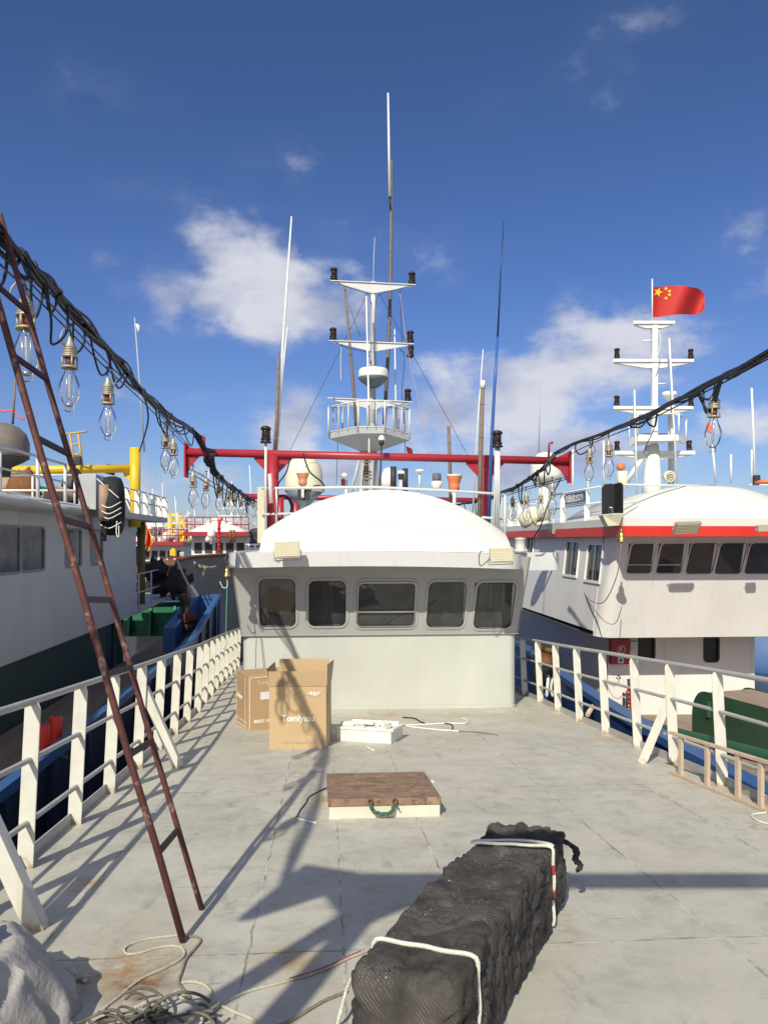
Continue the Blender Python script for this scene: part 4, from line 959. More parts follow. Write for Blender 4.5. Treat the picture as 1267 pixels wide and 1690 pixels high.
# ================================================================ roof clutter, gantry, lamp strings, mast
YG = 13.0
def PP(px, py, Y=YG): return P(px, py, Y)
def slant(px): return YG + (px - 450) / 350 * .27      # the gantry follows the ship's yaw
gy = thing('gantry', 'red pipe gantry with gussets standing across the wheelhouse roof', 'gantry', P(625, 865, YG))
g = lambda px, py, d=0: P(px, py, slant(px) + d)
mb = MB(); mb.tube([g(306, 746), g(938, 761)], .068, 18); mb.build('beam', M_red, gy)
for x in (450, 800):
    mb = MB(); mb.tube([g(x, 905), g(x, 752)], .100, 18); mb.build('post', M_red, gy)
    for s_ in (-1, 1):
        yb = 757 if x == 450 else 765
        mb = MB(); mb.prism([g(x + s_ * 7, yb - 2), g(x + s_ * 31, yb - 2), g(x + s_ * 31, yb + 1), g(x + s_ * 9, yb + 24), g(x + s_ * 7, yb + 26)], (0, .02, 0)); mb.build('gusset', M_red, gy)
mb = MB(); mb.prism([g(303, 730), g(307, 730), g(314, 738), g(330, 742), g(330, 752), g(314, 770), g(308, 785), g(303, 787)], (0, .02, 0))
mb.prism([g(303, 730, -.10), g(306, 730, -.10), g(306, 787, -.10), g(303, 787, -.10)], (0, .22, 0)); mb.build('end_plate', M_red, gy, bevel=.003)
mb = MB(); mb.prism([g(943, 746), g(937, 746), g(920, 754), g(912, 757), g(912, 768), g(925, 776), g(934, 792), g(938, 797), g(943, 797)], (0, .02, 0))
mb.prism([g(943, 744, -.10), g(940, 744, -.10), g(940, 796, -.10), g(943, 796, -.10)], (0, .22, 0)); mb.build('end_plate', M_red, gy, bevel=.003)
mb = MB(); mb.prism([g(325, 741), g(345, 741), g(335, 735)], (0, .02, 0)); mb.tube([g(337, 742), g(337, 722), g(333, 719)], .022, 8); mb.tube([g(905, 757), g(906, 732), g(912, 730)], .022, 8); mb.build('cable_lug', M_red, gy)
# ---- cable bundles
def cl_Y(px): return 1.576 / ((CX - px) / FPX - .119)
def cr_Y(px): return 2.69 / ((px - CX) / FPX - .038)
def bl_Y(px): return 1.6 / ((CX - px) / FPX - .1)
def br_Y(px): return 4.05 / ((px - CX) / FPX + .1)
def path(f, L_): return [P(x, y, f(x)) for x, y in L_]
LCAB = path(cl_Y, [(0, 382), (40, 425), (85, 470), (140, 532), (200, 598), (240, 650), (290, 692), (325, 715)]) + [P(340, 742, YG - .12)]
LCAB = [V((-1.98, .1, H + 1.98)), V((-2.0, 2.2, H + 1.88))] + LCAB
def bundle(name, label, pathp, n, spread, r, loops, seed, sag=1.0, drop=.06, group=None):
    q = random.Random(seed); root = thing(name, label, 'cable bundle', pathp[0], group=group)
    c = spl(pathp, 10); m = MB()
    for k in range(n):
        ox, oz = q.uniform(-spread, spread), q.uniform(-spread * 1.4, spread * .6); ph, fr = q.random() * 6, q.uniform(.25, .6)
        pts = []
        for i, p in enumerate(c):
            a = abs(math.sin(i * .22 + (0 if k % 2 else .3)))
            pts.append(p + V((ox * (.4 + .6 * a) + .012 * math.sin(i * fr + ph), 0, oz * (.35 + .9 * a) + .012 * math.cos(i * fr + ph * 2) - sag * spread * .8 * a * (k % 3) * .5)))
        m.tube(pts, q.choice((r, r * .8, r * 1.2)), 6)
    for i in range(6, len(c) - 2, 9): m.lathe([(spread * .9, -.012), (spread * 1.0, 0), (spread * .9, .012)], c[i], 8, (c[i + 1] - c[i]))
    for _ in range(loops):
        i = q.randint(3, len(c) - 8); a, b = c[i], c[min(len(c) - 1, i + q.randint(3, 8))]; d = q.uniform(.5, 1.6) * drop * 2.2
        mid = a.lerp(b, .5) + V((q.uniform(-.05, .05), 0, -d))
        m.tube(spl([a, a.lerp(mid, .35) + V((q.uniform(-.03, .03), 0, -d * .32)), mid, b.lerp(mid, .35) + V((q.uniform(-.03, .03), 0, -d * .30)), b], 8), r * .8, 6)
    m.build('cables', M_cable, root)
    return root
bundle('cable_bundle', 'thick black cable bundle running from the upper left corner to the red gantry', LCAB, 8, .036, .0115, 15, 3, drop=.13)
RCAB = [V((3.1, .1, H + 1.95)), V((2.95, 3.0, H + 1.6))] + path(cr_Y, [(1267, 581), (1180, 628), (1120, 659), (1060, 689), (1000, 713), (950, 731), (915, 748)])
bundle('cable_bundle', 'thick black cable bundle crossing in front of the flag mast on the right', RCAB, 6, .026, .014, 7, 5, sag=.5, drop=.08)
LBC = [P(340, 742, YG - .12), P(345, 762, YG)] + path(bl_Y, [(357, 779), (378, 799), (392, 808), (411, 822), (421, 826)])
bundle('cable_bundle', 'black cable bundle drooping behind the left end of the red gantry', LBC, 7, .05, .016, 8, 8, drop=.15)
RBC = [P(915, 748, YG + .3), P(895, 772, YG + .3)] + path(br_Y, [(880, 783), (860, 797), (835, 809), (800, 822), (755, 832)])
bundle('cable_bundle', 'black cable bundle descending behind the right end of the red gantry', RBC, 6, .035, .016, 8, 9, drop=.12)
# drooping bundle from the left lug down in front of the beam
tail = [P(x, y, Y) for x, y, Y in ((322, 716, 12.6), (335, 738, 12.7), (343, 742, 12.75), (352, 745, 12.8), (349, 752, 12.8), (352, 772, 12.9), (358, 782, 13.0))]
mb = MB()
for k in range(7):
    o_ = V((rnd.uniform(-.03, .03), rnd.uniform(-.02, .02), rnd.uniform(-.03, .03))); mb.tube([p + o_ for p in spl(tail, 5)], .02, 6)
tag(mb.build('cable_knot', M_cable), 'knotted black cable wrapped round the left end of the red beam', 'cable')
def wires(name, label, pts, r=.006, off=.03):
    m = MB(); c = spl(pts, 5)
    for k in (-1, 1): m.tube([p + V((k * off * .4, 0, k * off * .5)) for p in c], r, 5)
    o = m.build(name, M_wire); tag(o, label, 'wire')
LW = path(cl_Y, [(0, 428), (41, 465), (115, 541), (180, 607), (231, 654), (272, 697), (306, 733)])
LW = [V((-1.95, .1, H + 1.85)), V((-2.02, 2.2, H + 1.72))] + LW
wires('support_wire', 'twin steel support wire below the left cable bundle', LW)
RW = [V((2.95, 3.0, H + 1.5))] + path(cr_Y, [(1267, 592), (1171, 643), (1060, 698), (1000, 722), (955, 742), (938, 752)])
wires('support_wire', 'single steel support wire below the right cable bundle', RW, .007, .0)
LWB = [P(308, 776, YG)] + path(bl_Y, [(330, 786), (345, 796), (365, 808), (385, 819), (400, 824), (415, 831), (423, 834)])
wires('support_wire', 'thin support wire carrying the far row of lamps left of the roof', LWB, .008, .05)
RWB = [P(938, 788, YG + .3)] + path(br_Y, [(912, 795), (868, 806), (840, 815), (800, 826)])
wires('support_wire', 'thin support wire carrying the lamps behind the right end of the gantry', RWB, .008, .05)

# ---- fishing lamp: hook, cone, ribbed socket, cage, glass bulb
lamp = thing('fishing_lamp', '', 'fishing lamp', (0, 0, 0), group='fishing lamps hanging on the cables')
mb = MB(); mb.tube([(0, 0, .02), (.008, 0, -.01), (-.006, 0, -.05), (0, 0, -.09)], .006, 5); mb.tube([(-.02, 0, .012), (.02, 0, .012)], .009, 5); mb.build('hook', M_wire, lamp)
mb = MB(); mb.lathe([(.010, -.07), (.016, -.085), (.030, -.125), (.036, -.14), (.034, -.143)] + [(r_, z_) for k in range(4) for r_, z_ in ((.044, -.147 - k * .017), (.049, -.150 - k * .017), (.049, -.157 - k * .017), (.040, -.160 - k * .017))] + [(.052, -.214), (.056, -.218), (.056, -.226), (.03, -.228)], n=16)
mb.tube([(.044, 0, -.15), (.075, 0, -.14), (.085, 0, -.11), (.07, 0, -.06), (.03, 0, -.01)], .006, 5)
mb.build('socket', M_sock, lamp)
mb = MB()
for k in range(4):
    a = R(45 + 90 * k + 18); mb.tube([(.051 * math.cos(a), .051 * math.sin(a), -.226), (.051 * math.cos(a), .051 * math.sin(a), -.295)], .0065, 5)
mb.lathe([(.044, -.292), (.057, -.292), (.057, -.305), (.044, -.305), (.044, -.292)], n=16)
mb.build('cage', M_brassy, lamp)
mb = MB(); mb.lathe([(.026, -.226), (.030, -.24), (.030, -.27), (.022, -.285), (.001, -.286)], n=12); mb.build('ceramic_holder', M_redcer, lamp)
mb = MB(); mb.lathe([(.030, -.285), (.032, -.31), (.036, -.335), (.058, -.385), (.073, -.435), (.075, -.465), (.066, -.51), (.046, -.55), (.034, -.565), (.032, -.60), (.026, -.612), (.001, -.614)], n=24); mb.build('bulb', M_bulb, lamp)
mb = MB()
for s_ in (-1, 1): mb.tube([(s_ * .022, 0, -.31), (s_ * .024, 0, -.56)], .0028, 5)
mb.tube([(-.024, 0, -.40), (.024, 0, -.40)], .0025, 4); mb.tube([(-.024, 0, -.53), (.024, 0, -.53)], .0025, 4)
mb.lathe([(.020, -.555), (.028, -.56), (.028, -.572), (.018, -.578)], n=12)
mb.build('inner_frame', M_chrome, lamp)
mb = MB(); mb.lathe([(.004, -.335), (.010, -.35), (.011, -.36), (.011, -.50), (.010, -.51), (.004, -.525)], n=10)
mb.build('arc_tube', glassmat('milky_quartz', (.95, .95, .95), .7, .1, 1.5, (.9, .9, .9), .35), lamp)
LAMPS = []
for px, py in ((41, 459), (116, 538), (178, 608), (272, 699), (286, 714)): LAMPS.append((P(px, py, cl_Y(px) if px != 286 else 10.3), None))
LAMPS += [(V((-1.99, 1.7, H + 1.74)), None), (V((-2.03, 3.1, H + 1.70)), None)]
for px, py in ((318, 769), (341, 779), (361, 790), (376, 802), (387, 808), (397, 813), (408, 817), (417, 822), (424, 826)): LAMPS.append((P(px, py, min(27, bl_Y(px) * 1.02)), None))
for px, py in ((1287, 576), (1180, 632), (1004, 717), (973, 731)): LAMPS.append((P(px, py, cr_Y(px)), None))
for px, py, Y in ((911, 789, 12.4), (868, 805, 13.3), (893, 806, 15.4), (846, 812, 15.5)): LAMPS.append((P(px, py, Y), None))
LLAB = ['fishing lamp seen behind the ladder, topmost on the left', 'second fishing lamp on the left, right of the ladder', 'third fishing lamp from the upper left with clear bulb against sky', 'front one of two overlapping fishing lamps left of the red beam end', 'rear one of two overlapping fishing lamps left of the red beam end',
        'fishing lamp above the camera near the bow gantry', 'fishing lamp just outside the frame above the ladder',
        'largest fishing lamp of the far left row, under the red beam end', 'second largest lamp of the far left row below the beam', 'third lamp of the far left row, above the red post', 'fourth lamp of the far left row, counted from the beam end', 'fifth lamp of the far left row, counted from the beam end', 'sixth lamp of the far left row, counted from the beam end', 'seventh lamp of the far left row, nearing the roof railing', 'eighth lamp of the far left row, beside the smallest', 'smallest and last lamp of the far left row by the roof railing',
        'fishing lamp cut by the right edge of the photo', 'large fishing lamp hanging alone right of the flag mast', 'fishing lamp above the black sidelight box', 'fishing lamp just right of the red beam end',
        'fishing lamp in front of the white dome pedestal near the blue plate', 'fishing lamp hanging below the descending cable, left of the dome pedestal', 'fishing lamp with pinkish glass beside the roof corner rail', 'far fishing lamp half hidden behind the right roof railing']
for i, ((p, _), lb) in enumerate(zip(LAMPS, LLAB)):
    rr_ = (rnd.uniform(-.04, .04), rnd.uniform(-.04, .04), rnd.uniform(0, 6.2))
    if i == 0: lamp.location = p; lamp.rotation_euler = rr_; lamp['label'] = lb
    else: dup(lamp, p, lb, rr_)
# ---- navigation lantern
lant = thing('navigation_lantern', '', 'navigation light', (0, 0, 0), group='navigation lanterns on masts and poles')
mb = MB(); mb.lathe([(.078, 0), (.078, .02), (.060, .03), (.060, .045), (.072, .05), (.072, .065), (.05, .066)], n=14); mb.build('lantern_base', M_dark, lant)
mb = MB(); mb.lathe([(.05, .066), (.056, .09), (.056, .16), (.05, .18)], n=14); mb.build('lens', M_lensr, lant)
mb = MB(); mb.lathe([(.03, .066), (.03, .17)], n=10); mb.build('inner_lamp', M_redcer, lant)
mb = MB(); mb.lathe([(.05, .18), (.07, .182), (.074, .2), (.07, .215), (.04, .235), (.001, .24)], n=14)
for a in (0, 2.1, 4.2): mb.tube([(.062 * math.cos(a), .062 * math.sin(a), .06), (.062 * math.cos(a), .062 * math.sin(a), .185)], .006, 4)
mb.build('lantern_cap', M_dark, lant)
lant_first = [True]
def lantern(p, label, s=1, clear=False, flip=False, group=None):
    rot = (math.pi if flip else 0, 0, rnd.random() * 3)
    if lant_first[0]:
        lant_first[0] = False; lant.location = p; lant.scale = (s,) * 3; lant.rotation_euler = rot; lant['label'] = label; return lant
    return dup(lant, p, label, rot, s)
# ---- own mast
YM = 15.5
q = lambda px, py, d=0: P(px, py, YM + d)
ms = thing('mast', 'grey tripod mast with three crossarms and railed platform behind the wheelhouse roof', 'mast', q(608, 900))
mb = MB(); mb.tube([q(608, 940), q(608.5, 800), q(609.5, 745)], [.28, .225, .15], 20)
mb.tube([q(609.5, 748), q(613.5, 700)], [.13, .11], 14); mb.build('column', M_grey, ms)
mb = MB(); mb.tube([q(613.5, 722), q(614.2, 640), q(615.0, 540), q(615.8, 465)], [.070, .068, .060, .052], 16); mb.build('pole', M_lgrey, ms)
mb = MB(); mb.tube([q(572, 840), q(598, 738)], .035, 10); mb.build('stay', M_grey, ms)
for nm, xl_, yl_, xr_, yr_, dep, xi, xo in (('a', 545, 461.5, 686, 468.5, 16, 562, 672), ('b', 543, 560.5, 683, 566, 14, 560, 670), ('c', 540, 655.5, 680, 662, 14, 560, 668)):
    mb = MB(); th_ = .018
    def ax_(px): return yl_ + (yr_ - yl_) * (px - xl_) / (xr_ - xl_)
    mb.hexa([q(xl_, yl_ + 1.6, -.09), q(xr_, yr_ + 1.6, -.09), q(xr_, yr_ + 1.6, .09), q(xl_, yl_ + 1.6, .09), q(xl_, yl_, -.09), q(xr_, yr_, -.09), q(xr_, yr_, .09), q(xl_, yl_, .09)])
    for d_ in (-.065, .055):
        mb.prism([q(xl_ + 6, yl_ + 1.5, d_), q(xl_ + 6, yl_ + 4, d_), q(615, ax_(615) + dep + 3, d_), q(xr_ - 6, yr_ + 4, d_), q(xr_ - 6, yr_ + 1.5, d_)][::-1], (0, .012, 0))
    mb.build('crossarm', M_lgrey, ms, bevel=.004)
# platform: faceted tub with rails
pts_ = [(542, 724, .0), (542, 724, -.15), (590.5, 715, -.62), (635, 715, -.62), (675.5, 727, -.25), (675.5, 727, .15), (650, 722, .6), (565, 720, .6)]
rim_b = [q(x, y, d) for x, y, d in pts_]; rim_t = [p + V((0, 0, .13)) for p in rim_b]; cone = [q(609 + (x - 609) * .22, 745, d * .25) for x, y, d in pts_]
mb = MB(); n_ = len(pts_)
mb.add(rim_b + rim_t + cone, [(i, (i + 1) % n_, n_ + (i + 1) % n_, n_ + i) for i in range(n_)] + [(2 * n_ + i, 2 * n_ + (i + 1) % n_, (i + 1) % n_, i) for i in range(n_)] + [list(range(n_))], False)
mb.build('platform', M_grey, ms)
mb = MB(); RH = .50
tops = [p + V((0, 0, RH)) for p in rim_t]
mb.tube(tops + [tops[0]], .017, 7)
mb.tube([p.lerp(t, .0) for p, t in zip(rim_t, tops)] + [rim_t[0]], .012, 6)
for i in range(n_):
    mb.tube([rim_t[i] - V((0, 0, .1)), tops[i]], .019, 7)
    j = (i + 1) % n_
    if (rim_t[i] - rim_t[j]).length > .4:
        for t in (.35, .68): mb.tube([rim_t[i].lerp(rim_t[j], t) - V((0, 0, .05)), tops[i].lerp(tops[j], t)], .013, 6)
mb.build('platform_rail', M_lgrey, ms)
for x, y, lb in ((551, 461, 'dark lantern on the left tip of the top mast crossarm'), (679.5, 468, 'dark lantern on the right tip of the top mast crossarm'), (549.5, 560, 'lantern with pale lens on the left tip of the middle crossarm'), (677, 565, 'dark lantern on top of the right tip of the middle crossarm'), (673, 661, 'dark lantern on the right tip of the lowest mast crossarm')):
    lantern(q(x, y), lb)
lantern(q(677, 571), 'dark lantern hanging under the right tip of the middle crossarm', flip=True)
# radar
rd = thing('radar_dome', 'white drum radar with blue-grey underside on the mast', 'radar', q(616, 641, -.22))
c = q(616, 640, -.22); px1 = YM / FPX
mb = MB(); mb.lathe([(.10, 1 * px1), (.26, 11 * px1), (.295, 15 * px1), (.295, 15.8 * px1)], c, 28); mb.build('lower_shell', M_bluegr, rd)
mb = MB(); mb.lathe([(.30, 15.8 * px1), (.30, 18 * px1), (.295, 27 * px1), (.275, 30 * px1), (.20, 31.5 * px1), (.001, 32 * px1)], c, 28); mb.build('upper_shell', M_white, rd)
mb = MB(); mb.tube([c + V((0, 0, .02)), c + V((0, .1, -.08)), c + V((-.02, .22, -.2))], .05, 8); mb.build('bracket', M_grey, rd)
mb = MB(); mb.box(c + V((-.24, -.17, 20 * px1)), (.012, .13, .03), rz=.0); 
# ---- poles and antennas
def pole(name, label, cat, pts, rad, mt, Y=None, nodes=0, group=None, tip=None):
    c = [P(x, y, Y if Y else yy) for x, y, *yy_ in pts for yy in [yy_[0] if yy_ else Y]]
    m = MB(); rr_ = rad if isinstance(rad, list) else [rad] * len(c)
    m.tube(c, rr_, 8); 
    if nodes:
        for i in range(len(c) - 1):
            d = c[i + 1] - c[i]; n_n = max(1, int(nodes * d.length / 4))
            for k in range(n_n):
                t = (k + .5) / n_n; r_ = rr_[i] + (rr_[i + 1] - rr_[i]) * t; m.lathe([(r_ * .9, -.012), (r_ * 1.28, 0), (r_ * .9, .012)], c[i].lerp(c[i + 1], t), 8, d)
    o = m.build(name, mt)
    if not isinstance(mt, list): pass
    tag(o, label, cat, group); return o
pole('antenna', 'white antenna rod standing in front of the radar drum', 'antenna', [(609, 806), (609, 690), (604.2, 489)], [.024, .021, .014], M_white, 15.0)
pole('bamboo_pole', 'leaning brown bamboo pole left of the mast', 'pole', [(589, 722), (583, 640), (576, 556), (568.5, 472)], [.034, .032, .029, .022], M_stick, 15.45, 12)
pole('bamboo_pole', 'very tall brown bamboo pole rising above the mast top', 'pole', [(634, 700), (640, 590), (643.5, 500), (645, 400), (645.8, 264)], [.04, .038, .036, .032, .022], M_stick, 15.9, 12)
tla = thing('antenna', 'tallest white antenna lashed to the top of the bamboo pole', 'antenna', P(644, 345, 15.85))
mb = MB(); mb.tube([P(643, 324, 15.85), P(641.5, 230, 15.85), P(640.2, 153, 15.85)], [.029, .026, .018], 8); mb.build('rod', M_white, tla)
mb = MB(); mb.tube([P(644, 345, 15.85), P(643, 324, 15.85)], [.016, .022], 8); mb.build('mount', M_dark, tla)
pole('antenna', 'hair-thin antenna above the centre of the mast', 'antenna', [(615.8, 466), (616.5, 430), (618.3, 391)], [.010, .007, .004], M_lgrey, YM)
pole('antenna', 'slim white antenna right of the mast behind the middle crossarm', 'antenna', [(656, 730), (652.8, 657), (651.0, 539)], [.022, .018, .012], M_white, 16.1)
pole('antenna', 'tall tapering white whip antenna left of the gantry post', 'antenna', [(456, 742), (461, 660), (470, 520), (481, 357)], [.030, .029, .023, .013], M_white, 13.3)
pole('antenna', 'short white antenna close beside the tall left whip', 'antenna', [(459, 720), (466, 620), (474, 540)], [.020, .016, .011], M_white, 13.5)
pole('bamboo_pole', 'short brown stick holding the tall left whip antenna', 'pole', [(452, 760), (457, 690), (459, 581)], [.034, .03, .015], M_stick, 13.2, 10)
pole('antenna', 'tall blue whip antenna above the right side of the roof', 'antenna', [(806, 860), (812, 712), (816, 635), (821, 556)], [.035, .03, .026, .022], mat('blue_fibreglass', (.03, .12, .42), .4), 13.2)
pole('antenna', 'dark thin upper half of the tall blue whip antenna', 'antenna', [(821, 556), (826, 450), (831, 364)], [.018, .013, .007], mat('dark_blue_fibreglass', (.015, .045, .13), .4), 13.2)
bpc = pole('bamboo_pole', 'brown bamboo pole with white cap in front of the right gantry post', 'pole', [(791, 856), (793, 750), (796, 640)], [.04, .037, .034], M_stick, 12.7, 8)
mb = MB(); mb.tube([P(796, 641, 12.7), P(796.3, 628, 12.7)], .045, 8); mb.build('white_cap', M_white, bpc)
pole('antenna', 'thin white antenna just left of the capped bamboo pole', 'antenna', [(780, 846), (788, 700), (797, 576)], [.016, .012, .008], M_white, 14.2)
pole('bamboo_pole', 'short brown stick rising between beacon and right gantry post', 'pole', [(744, 832), (742, 760), (740, 703)], [.034, .032, .03], M_stick, 14.0, 6)
pole('antenna', 'thin grey mast line far behind right of the blue antenna', 'antenna', [(889, 750), (890, 690), (891, 625)], [.03, .025, .015], M_grey, 30)
pole('pole', 'thin white pole far left beyond the yellow post', 'pole', [(238, 745), (231, 640), (222, 524)], [.022, .018, .014], M_grey, 18)
pole('pennant', 'small white pennant on the thin far left pole', 'pennant', [(224, 534), (228, 538), (228.5, 546), (226, 546)], [.01, .05, .04, .01], M_white, 18)
# stays and cords
def cord(name, label, pts, Y, r=.006, mt=None, cat='cord'):
    m = MB(); m.tube(spl([P(x, y, (yy[0] if yy else Y)) for x, y, *yy in pts], 4), r, 5); return tag(m.build(name, mt or M_wire), label, cat)
cord('cord', 'dark stay line from lower mast crossarm to the roof left of the mast', [(560, 657), (557, 740), (555, 800)], 15.5, .006)
cord('cord', 'white cord hanging under the left tip of the middle crossarm', [(563, 570), (562, 600), (562.5, 628)], 15.5, .007, M_white)
cord('cord', 'pink halyard running down right of the mast to the roof', [(660, 484), (668, 545), (677, 600), (690, 660), (705, 735), (712, 780)], 15.4, .006, mat('pink_cord', (.6, .35, .38), .8))
cord('cord', 'dark halyard right of the mast with slack loops', [(660, 480), (663, 560), (660, 575), (667, 585), (666, 612), (663, 650), (668, 700), (668, 760)], 15.6, .007)
cord('cord', 'thin grey line from the top crossarm to the left bamboo pole', [(575, 500), (585, 530), (595, 556)], 15.5, .005)
cord('cord', 'black cable hanging from the red beam to the left radome', [(500, 748, 12.85), (505, 765, 12.85), (512, 780, 12.9), (530, 795, 13.2), (537, 806, 13.4)], 12.9, .014, M_cable)
cord('cord', 'black cable hanging from the red beam beside the left gantry post', [(478, 758, 12.85), (472, 780, 12.8), (460, 797, 12.8), (455, 815, 12.8)], 12.8, .014, M_cable)
cord('cord', 'dark cord falling from the left red beam past the lamps', [(233, 644, 7.9), (243, 672, 8.6), (243, 702, 9.5), (230, 745, 12)], 9, .011, M_cable)
cord('cord', 'black cable from the descending bundle down to the grey canister', [(925, 790, 12.8), (905, 830, 12.7), (893, 865, 12.7), (880, 888, 12.9)], 12.8, .012, M_cable)
# wrapped timber post with lashings
wp = thing('lashed_post', 'grey wooden post wound with rope at the foot of the mast', 'post', P(604, 806, 13.4))
mb = MB(); mb.box(P(604.5, 785, 13.4), (.085, .07, .60)); mb.build('timber', mat('weathered_grey_wood', (.17, .16, .14), .85, var=.4, vs=6, stretch=(6, 6, .6), bump=.3, bs=40), wp)
for y in (757, 762, 779, 784, 790): mb = MB(); z = P(0, y, 13.4).z; c = P(606, y, 13.4); mb.tube([c + V((.075 * math.cos(t * .5), .065 * math.sin(t * .5), .012 * math.sin(t * .5))) for t in range(13)], .010, 6, closed=True); mb.build('lashing', M_ropeg, wp)
# pole-mounted GPS ball
gp = thing('gps_antenna', 'small white and black ball antenna on a thin stem in front of the beam', 'antenna', P(628, 806, 13.0)); c = P(629.5, 732, 12.8)
mb = MB(); mb.tube([P(627, 806, 12.8), c], .014, 8); mb.build('stem', M_ext, gp)
mb = MB(); mb.lathe([(.03, -.03), (.042, 0), (.042, .05)], c, 14); mb.build('housing', M_dark, gp)
mb = MB(); mb.lathe([(.056, .05), (.058, .07), (.050, .11), (.028, .135), (.001, .14)], c, 14); mb.build('dome', M_white, gp)
# small white dome behind
mb = MB(); c = P(641, 806, 14.6); mb.lathe([(.15, 0), (.15, .16), (.13, .28), (.08, .37), (.001, .40)], c, 24); tag(mb.build('radome', M_white), 'small white dome beside the foot of the mast', 'radome')
# exhaust stubs
for x0, x1, y0, lb in ((644, 654, 770, 'black exhaust stub just right of the small white dome'), (664, 673, 773, 'black exhaust stub behind the roof camera')):
    mb = MB(); mb.tube([P((x0 + x1) / 2, 812, 14.2), P((x0 + x1) / 2, y0, 14.2)], (x1 - x0) / 2 * 14.2 / FPX, 14); tag(mb.build('exhaust_pipe', M_ext), lb, 'exhaust pipe')
cm = thing('security_camera', 'white and black camera unit on the roof railing', 'camera', P(661, 806, 13)); c = P(661, 803, 12.9)
mb = MB(); mb.box(c + V((0, 0, .06)), (.05, .05, .16)); mb.build('mount', M_lgrey, cm, bevel=.005)
mb = MB(); mb.box(c + V((.0, 0, .17)), (.085, .10, .10)); mb.build('body', M_dark, cm, bevel=.012)
mb = MB(); mb.box(c + V((.005, 0, .235)), (.11, .13, .05)); mb.build('hood', M_white, cm, bevel=.012)
mu = thing('mushroom_antenna', 'white mushroom antenna on a thick stem on the roof railing', 'antenna', P(692, 806, 13)); c = P(692.5, 780, 12.9)
mb = MB(); mb.tube([P(692, 808, 12.9), c], .022, 8); mb.build('stem', M_lgrey, mu)
mb = MB(); mb.lathe([(.02, -.01), (.045, .0), (.085, .02), (.085, .028), (.06, .05), (.001, .062)], c, 18); mb.build('cap', M_white, mu)
be = thing('beacon', 'clear glass beacon with white ring base on the roof railing', 'beacon', P(720.5, 808, 12.8)); c = P(720.5, 808, 12.8); k_ = 12.8 / FPX
mb = MB(); mb.box(c + V((0, 0, .0)), (.19, .12, .03)); mb.build('bracket', M_grey, be)
mb = MB(); mb.lathe([(6 * k_, 0), (7 * k_, 4 * k_), (9 * k_, 7 * k_), (9 * k_, 13 * k_), (7.5 * k_, 14 * k_)], c, 20); mb.build('base_ring', M_white, be)
mb = MB(); mb.lathe([(7.3 * k_, 14 * k_), (7.5 * k_, 24 * k_), (6 * k_, 27 * k_), (.001, 27.5 * k_)], c, 20); mb.build('glass_drum', glassmat('beacon_glass', (.8, .85, .9), .5, .08, 1.5, (.5, .5, .55), .3), be)
mb = MB(); mb.lathe([(4 * k_, 14 * k_), (4 * k_, 22 * k_)], c, 12); mb.build('lamp_core', M_chrome, be)
def navtex(cx, ytop, Y, lb, s=1.0, mtx=None):
    o = thing('orange_antenna', lb, 'antenna', P(cx, ytop + 30, Y)); k = Y / FPX * s; c = P(cx, ytop, Y)
    mb = MB(); mb.lathe([(7 * k, -26.5 * k), (8.5 * k, -26 * k), (8.5 * k, -17.5 * k), (8 * k, -17 * k), (10 * k, -12 * k), (12.5 * k, -4.5 * k), (12.5 * k, -4 * k)], c, 22); mb.build('body', mtx or M_orange, o)
    mb = MB(); mb.lathe([(12.9 * k, -4 * k), (12.9 * k, -1 * k), (11.5 * k, 0), (.001, .5 * k)], c, 22); mb.build('cap', mat('cap_pale', (.75, .62, .58), .5), o)
    mb = MB(); mb.lathe([(3 * k, -52 * k), (3.2 * k, -44 * k), (2.5 * k, -40 * k), (4.5 * k, -30 * k), (5 * k, -26.5 * k)], c, 12); mb.build('stem', M_white, o)
navtex(749.5, 783, 12.9, 'bright orange cup-shaped antenna on white stem near the right gantry post')
navtex(499.5, 779, 12.8, 'faded orange cup-shaped antenna in front of the cream radome', .82, mat('faded_orange', (.62, .26, .15), .55))
mb = MB(); mb.box(P(501, 815, 12.9), (.20, .1, .22)); tag(mb.build('junction_box', M_ext, bevel=.01), 'dark grey box carrying the faded orange antenna', 'box')
# big radome left
rdm = thing('radome', 'large cream radome behind the left gantry post', 'radome', P(501, 850, 16.5)); k = 16.5 / FPX; c = P(501.5, 812, 16.5)
mb = MB(); mb.lathe([(31 * k, 0), (31.5 * k, 10 * k), (30.5 * k, 30 * k), (28 * k, 42 * k), (22 * k, 51 * k), (13 * k, 57 * k), (.001, 60 * k)], c, 32); mb.build('shell', M_dome, rdm)
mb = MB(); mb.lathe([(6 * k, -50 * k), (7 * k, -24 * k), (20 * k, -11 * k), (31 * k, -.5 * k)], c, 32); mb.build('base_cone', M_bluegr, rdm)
# roof guard rails
rg = thing('roof_railing', 'light grey pipe guard rail around the wheelhouse roof', 'railing', P(625, 830, 12.6))
mb = MB(); mb.tube(spl([P(432, 806, 12.5), P(520, 805, 12.35), (P(610, 804, 12.35)), P(660, 806, 12.4), P(740, 810, 12.5), P(832, 816, 12.7)], 5), .022, 8); mb.build('top_rail', M_lgrey, rg)
mb = MB(); mb.tube([P(432, 849, 12.55), P(490, 847, 12.55)], .018, 8); mb.tube([P(785, 853, 12.7), P(833, 857, 12.7)], .020, 8); mb.build('lower_rail', M_lgrey, rg)
for x in (833,):
    mb = MB(); mb.tube([P(x, 816, 12.7), P(x, 900, 12.7)], .022, 8); mb.build('post', M_lgrey, rg)
for x in (456, 595, 690):
    mb = MB(); mb.tube([P(x, 805, 12.45), P(x, 880, 12.6)], .017, 8); mb.build('post', M_lgrey, rg)
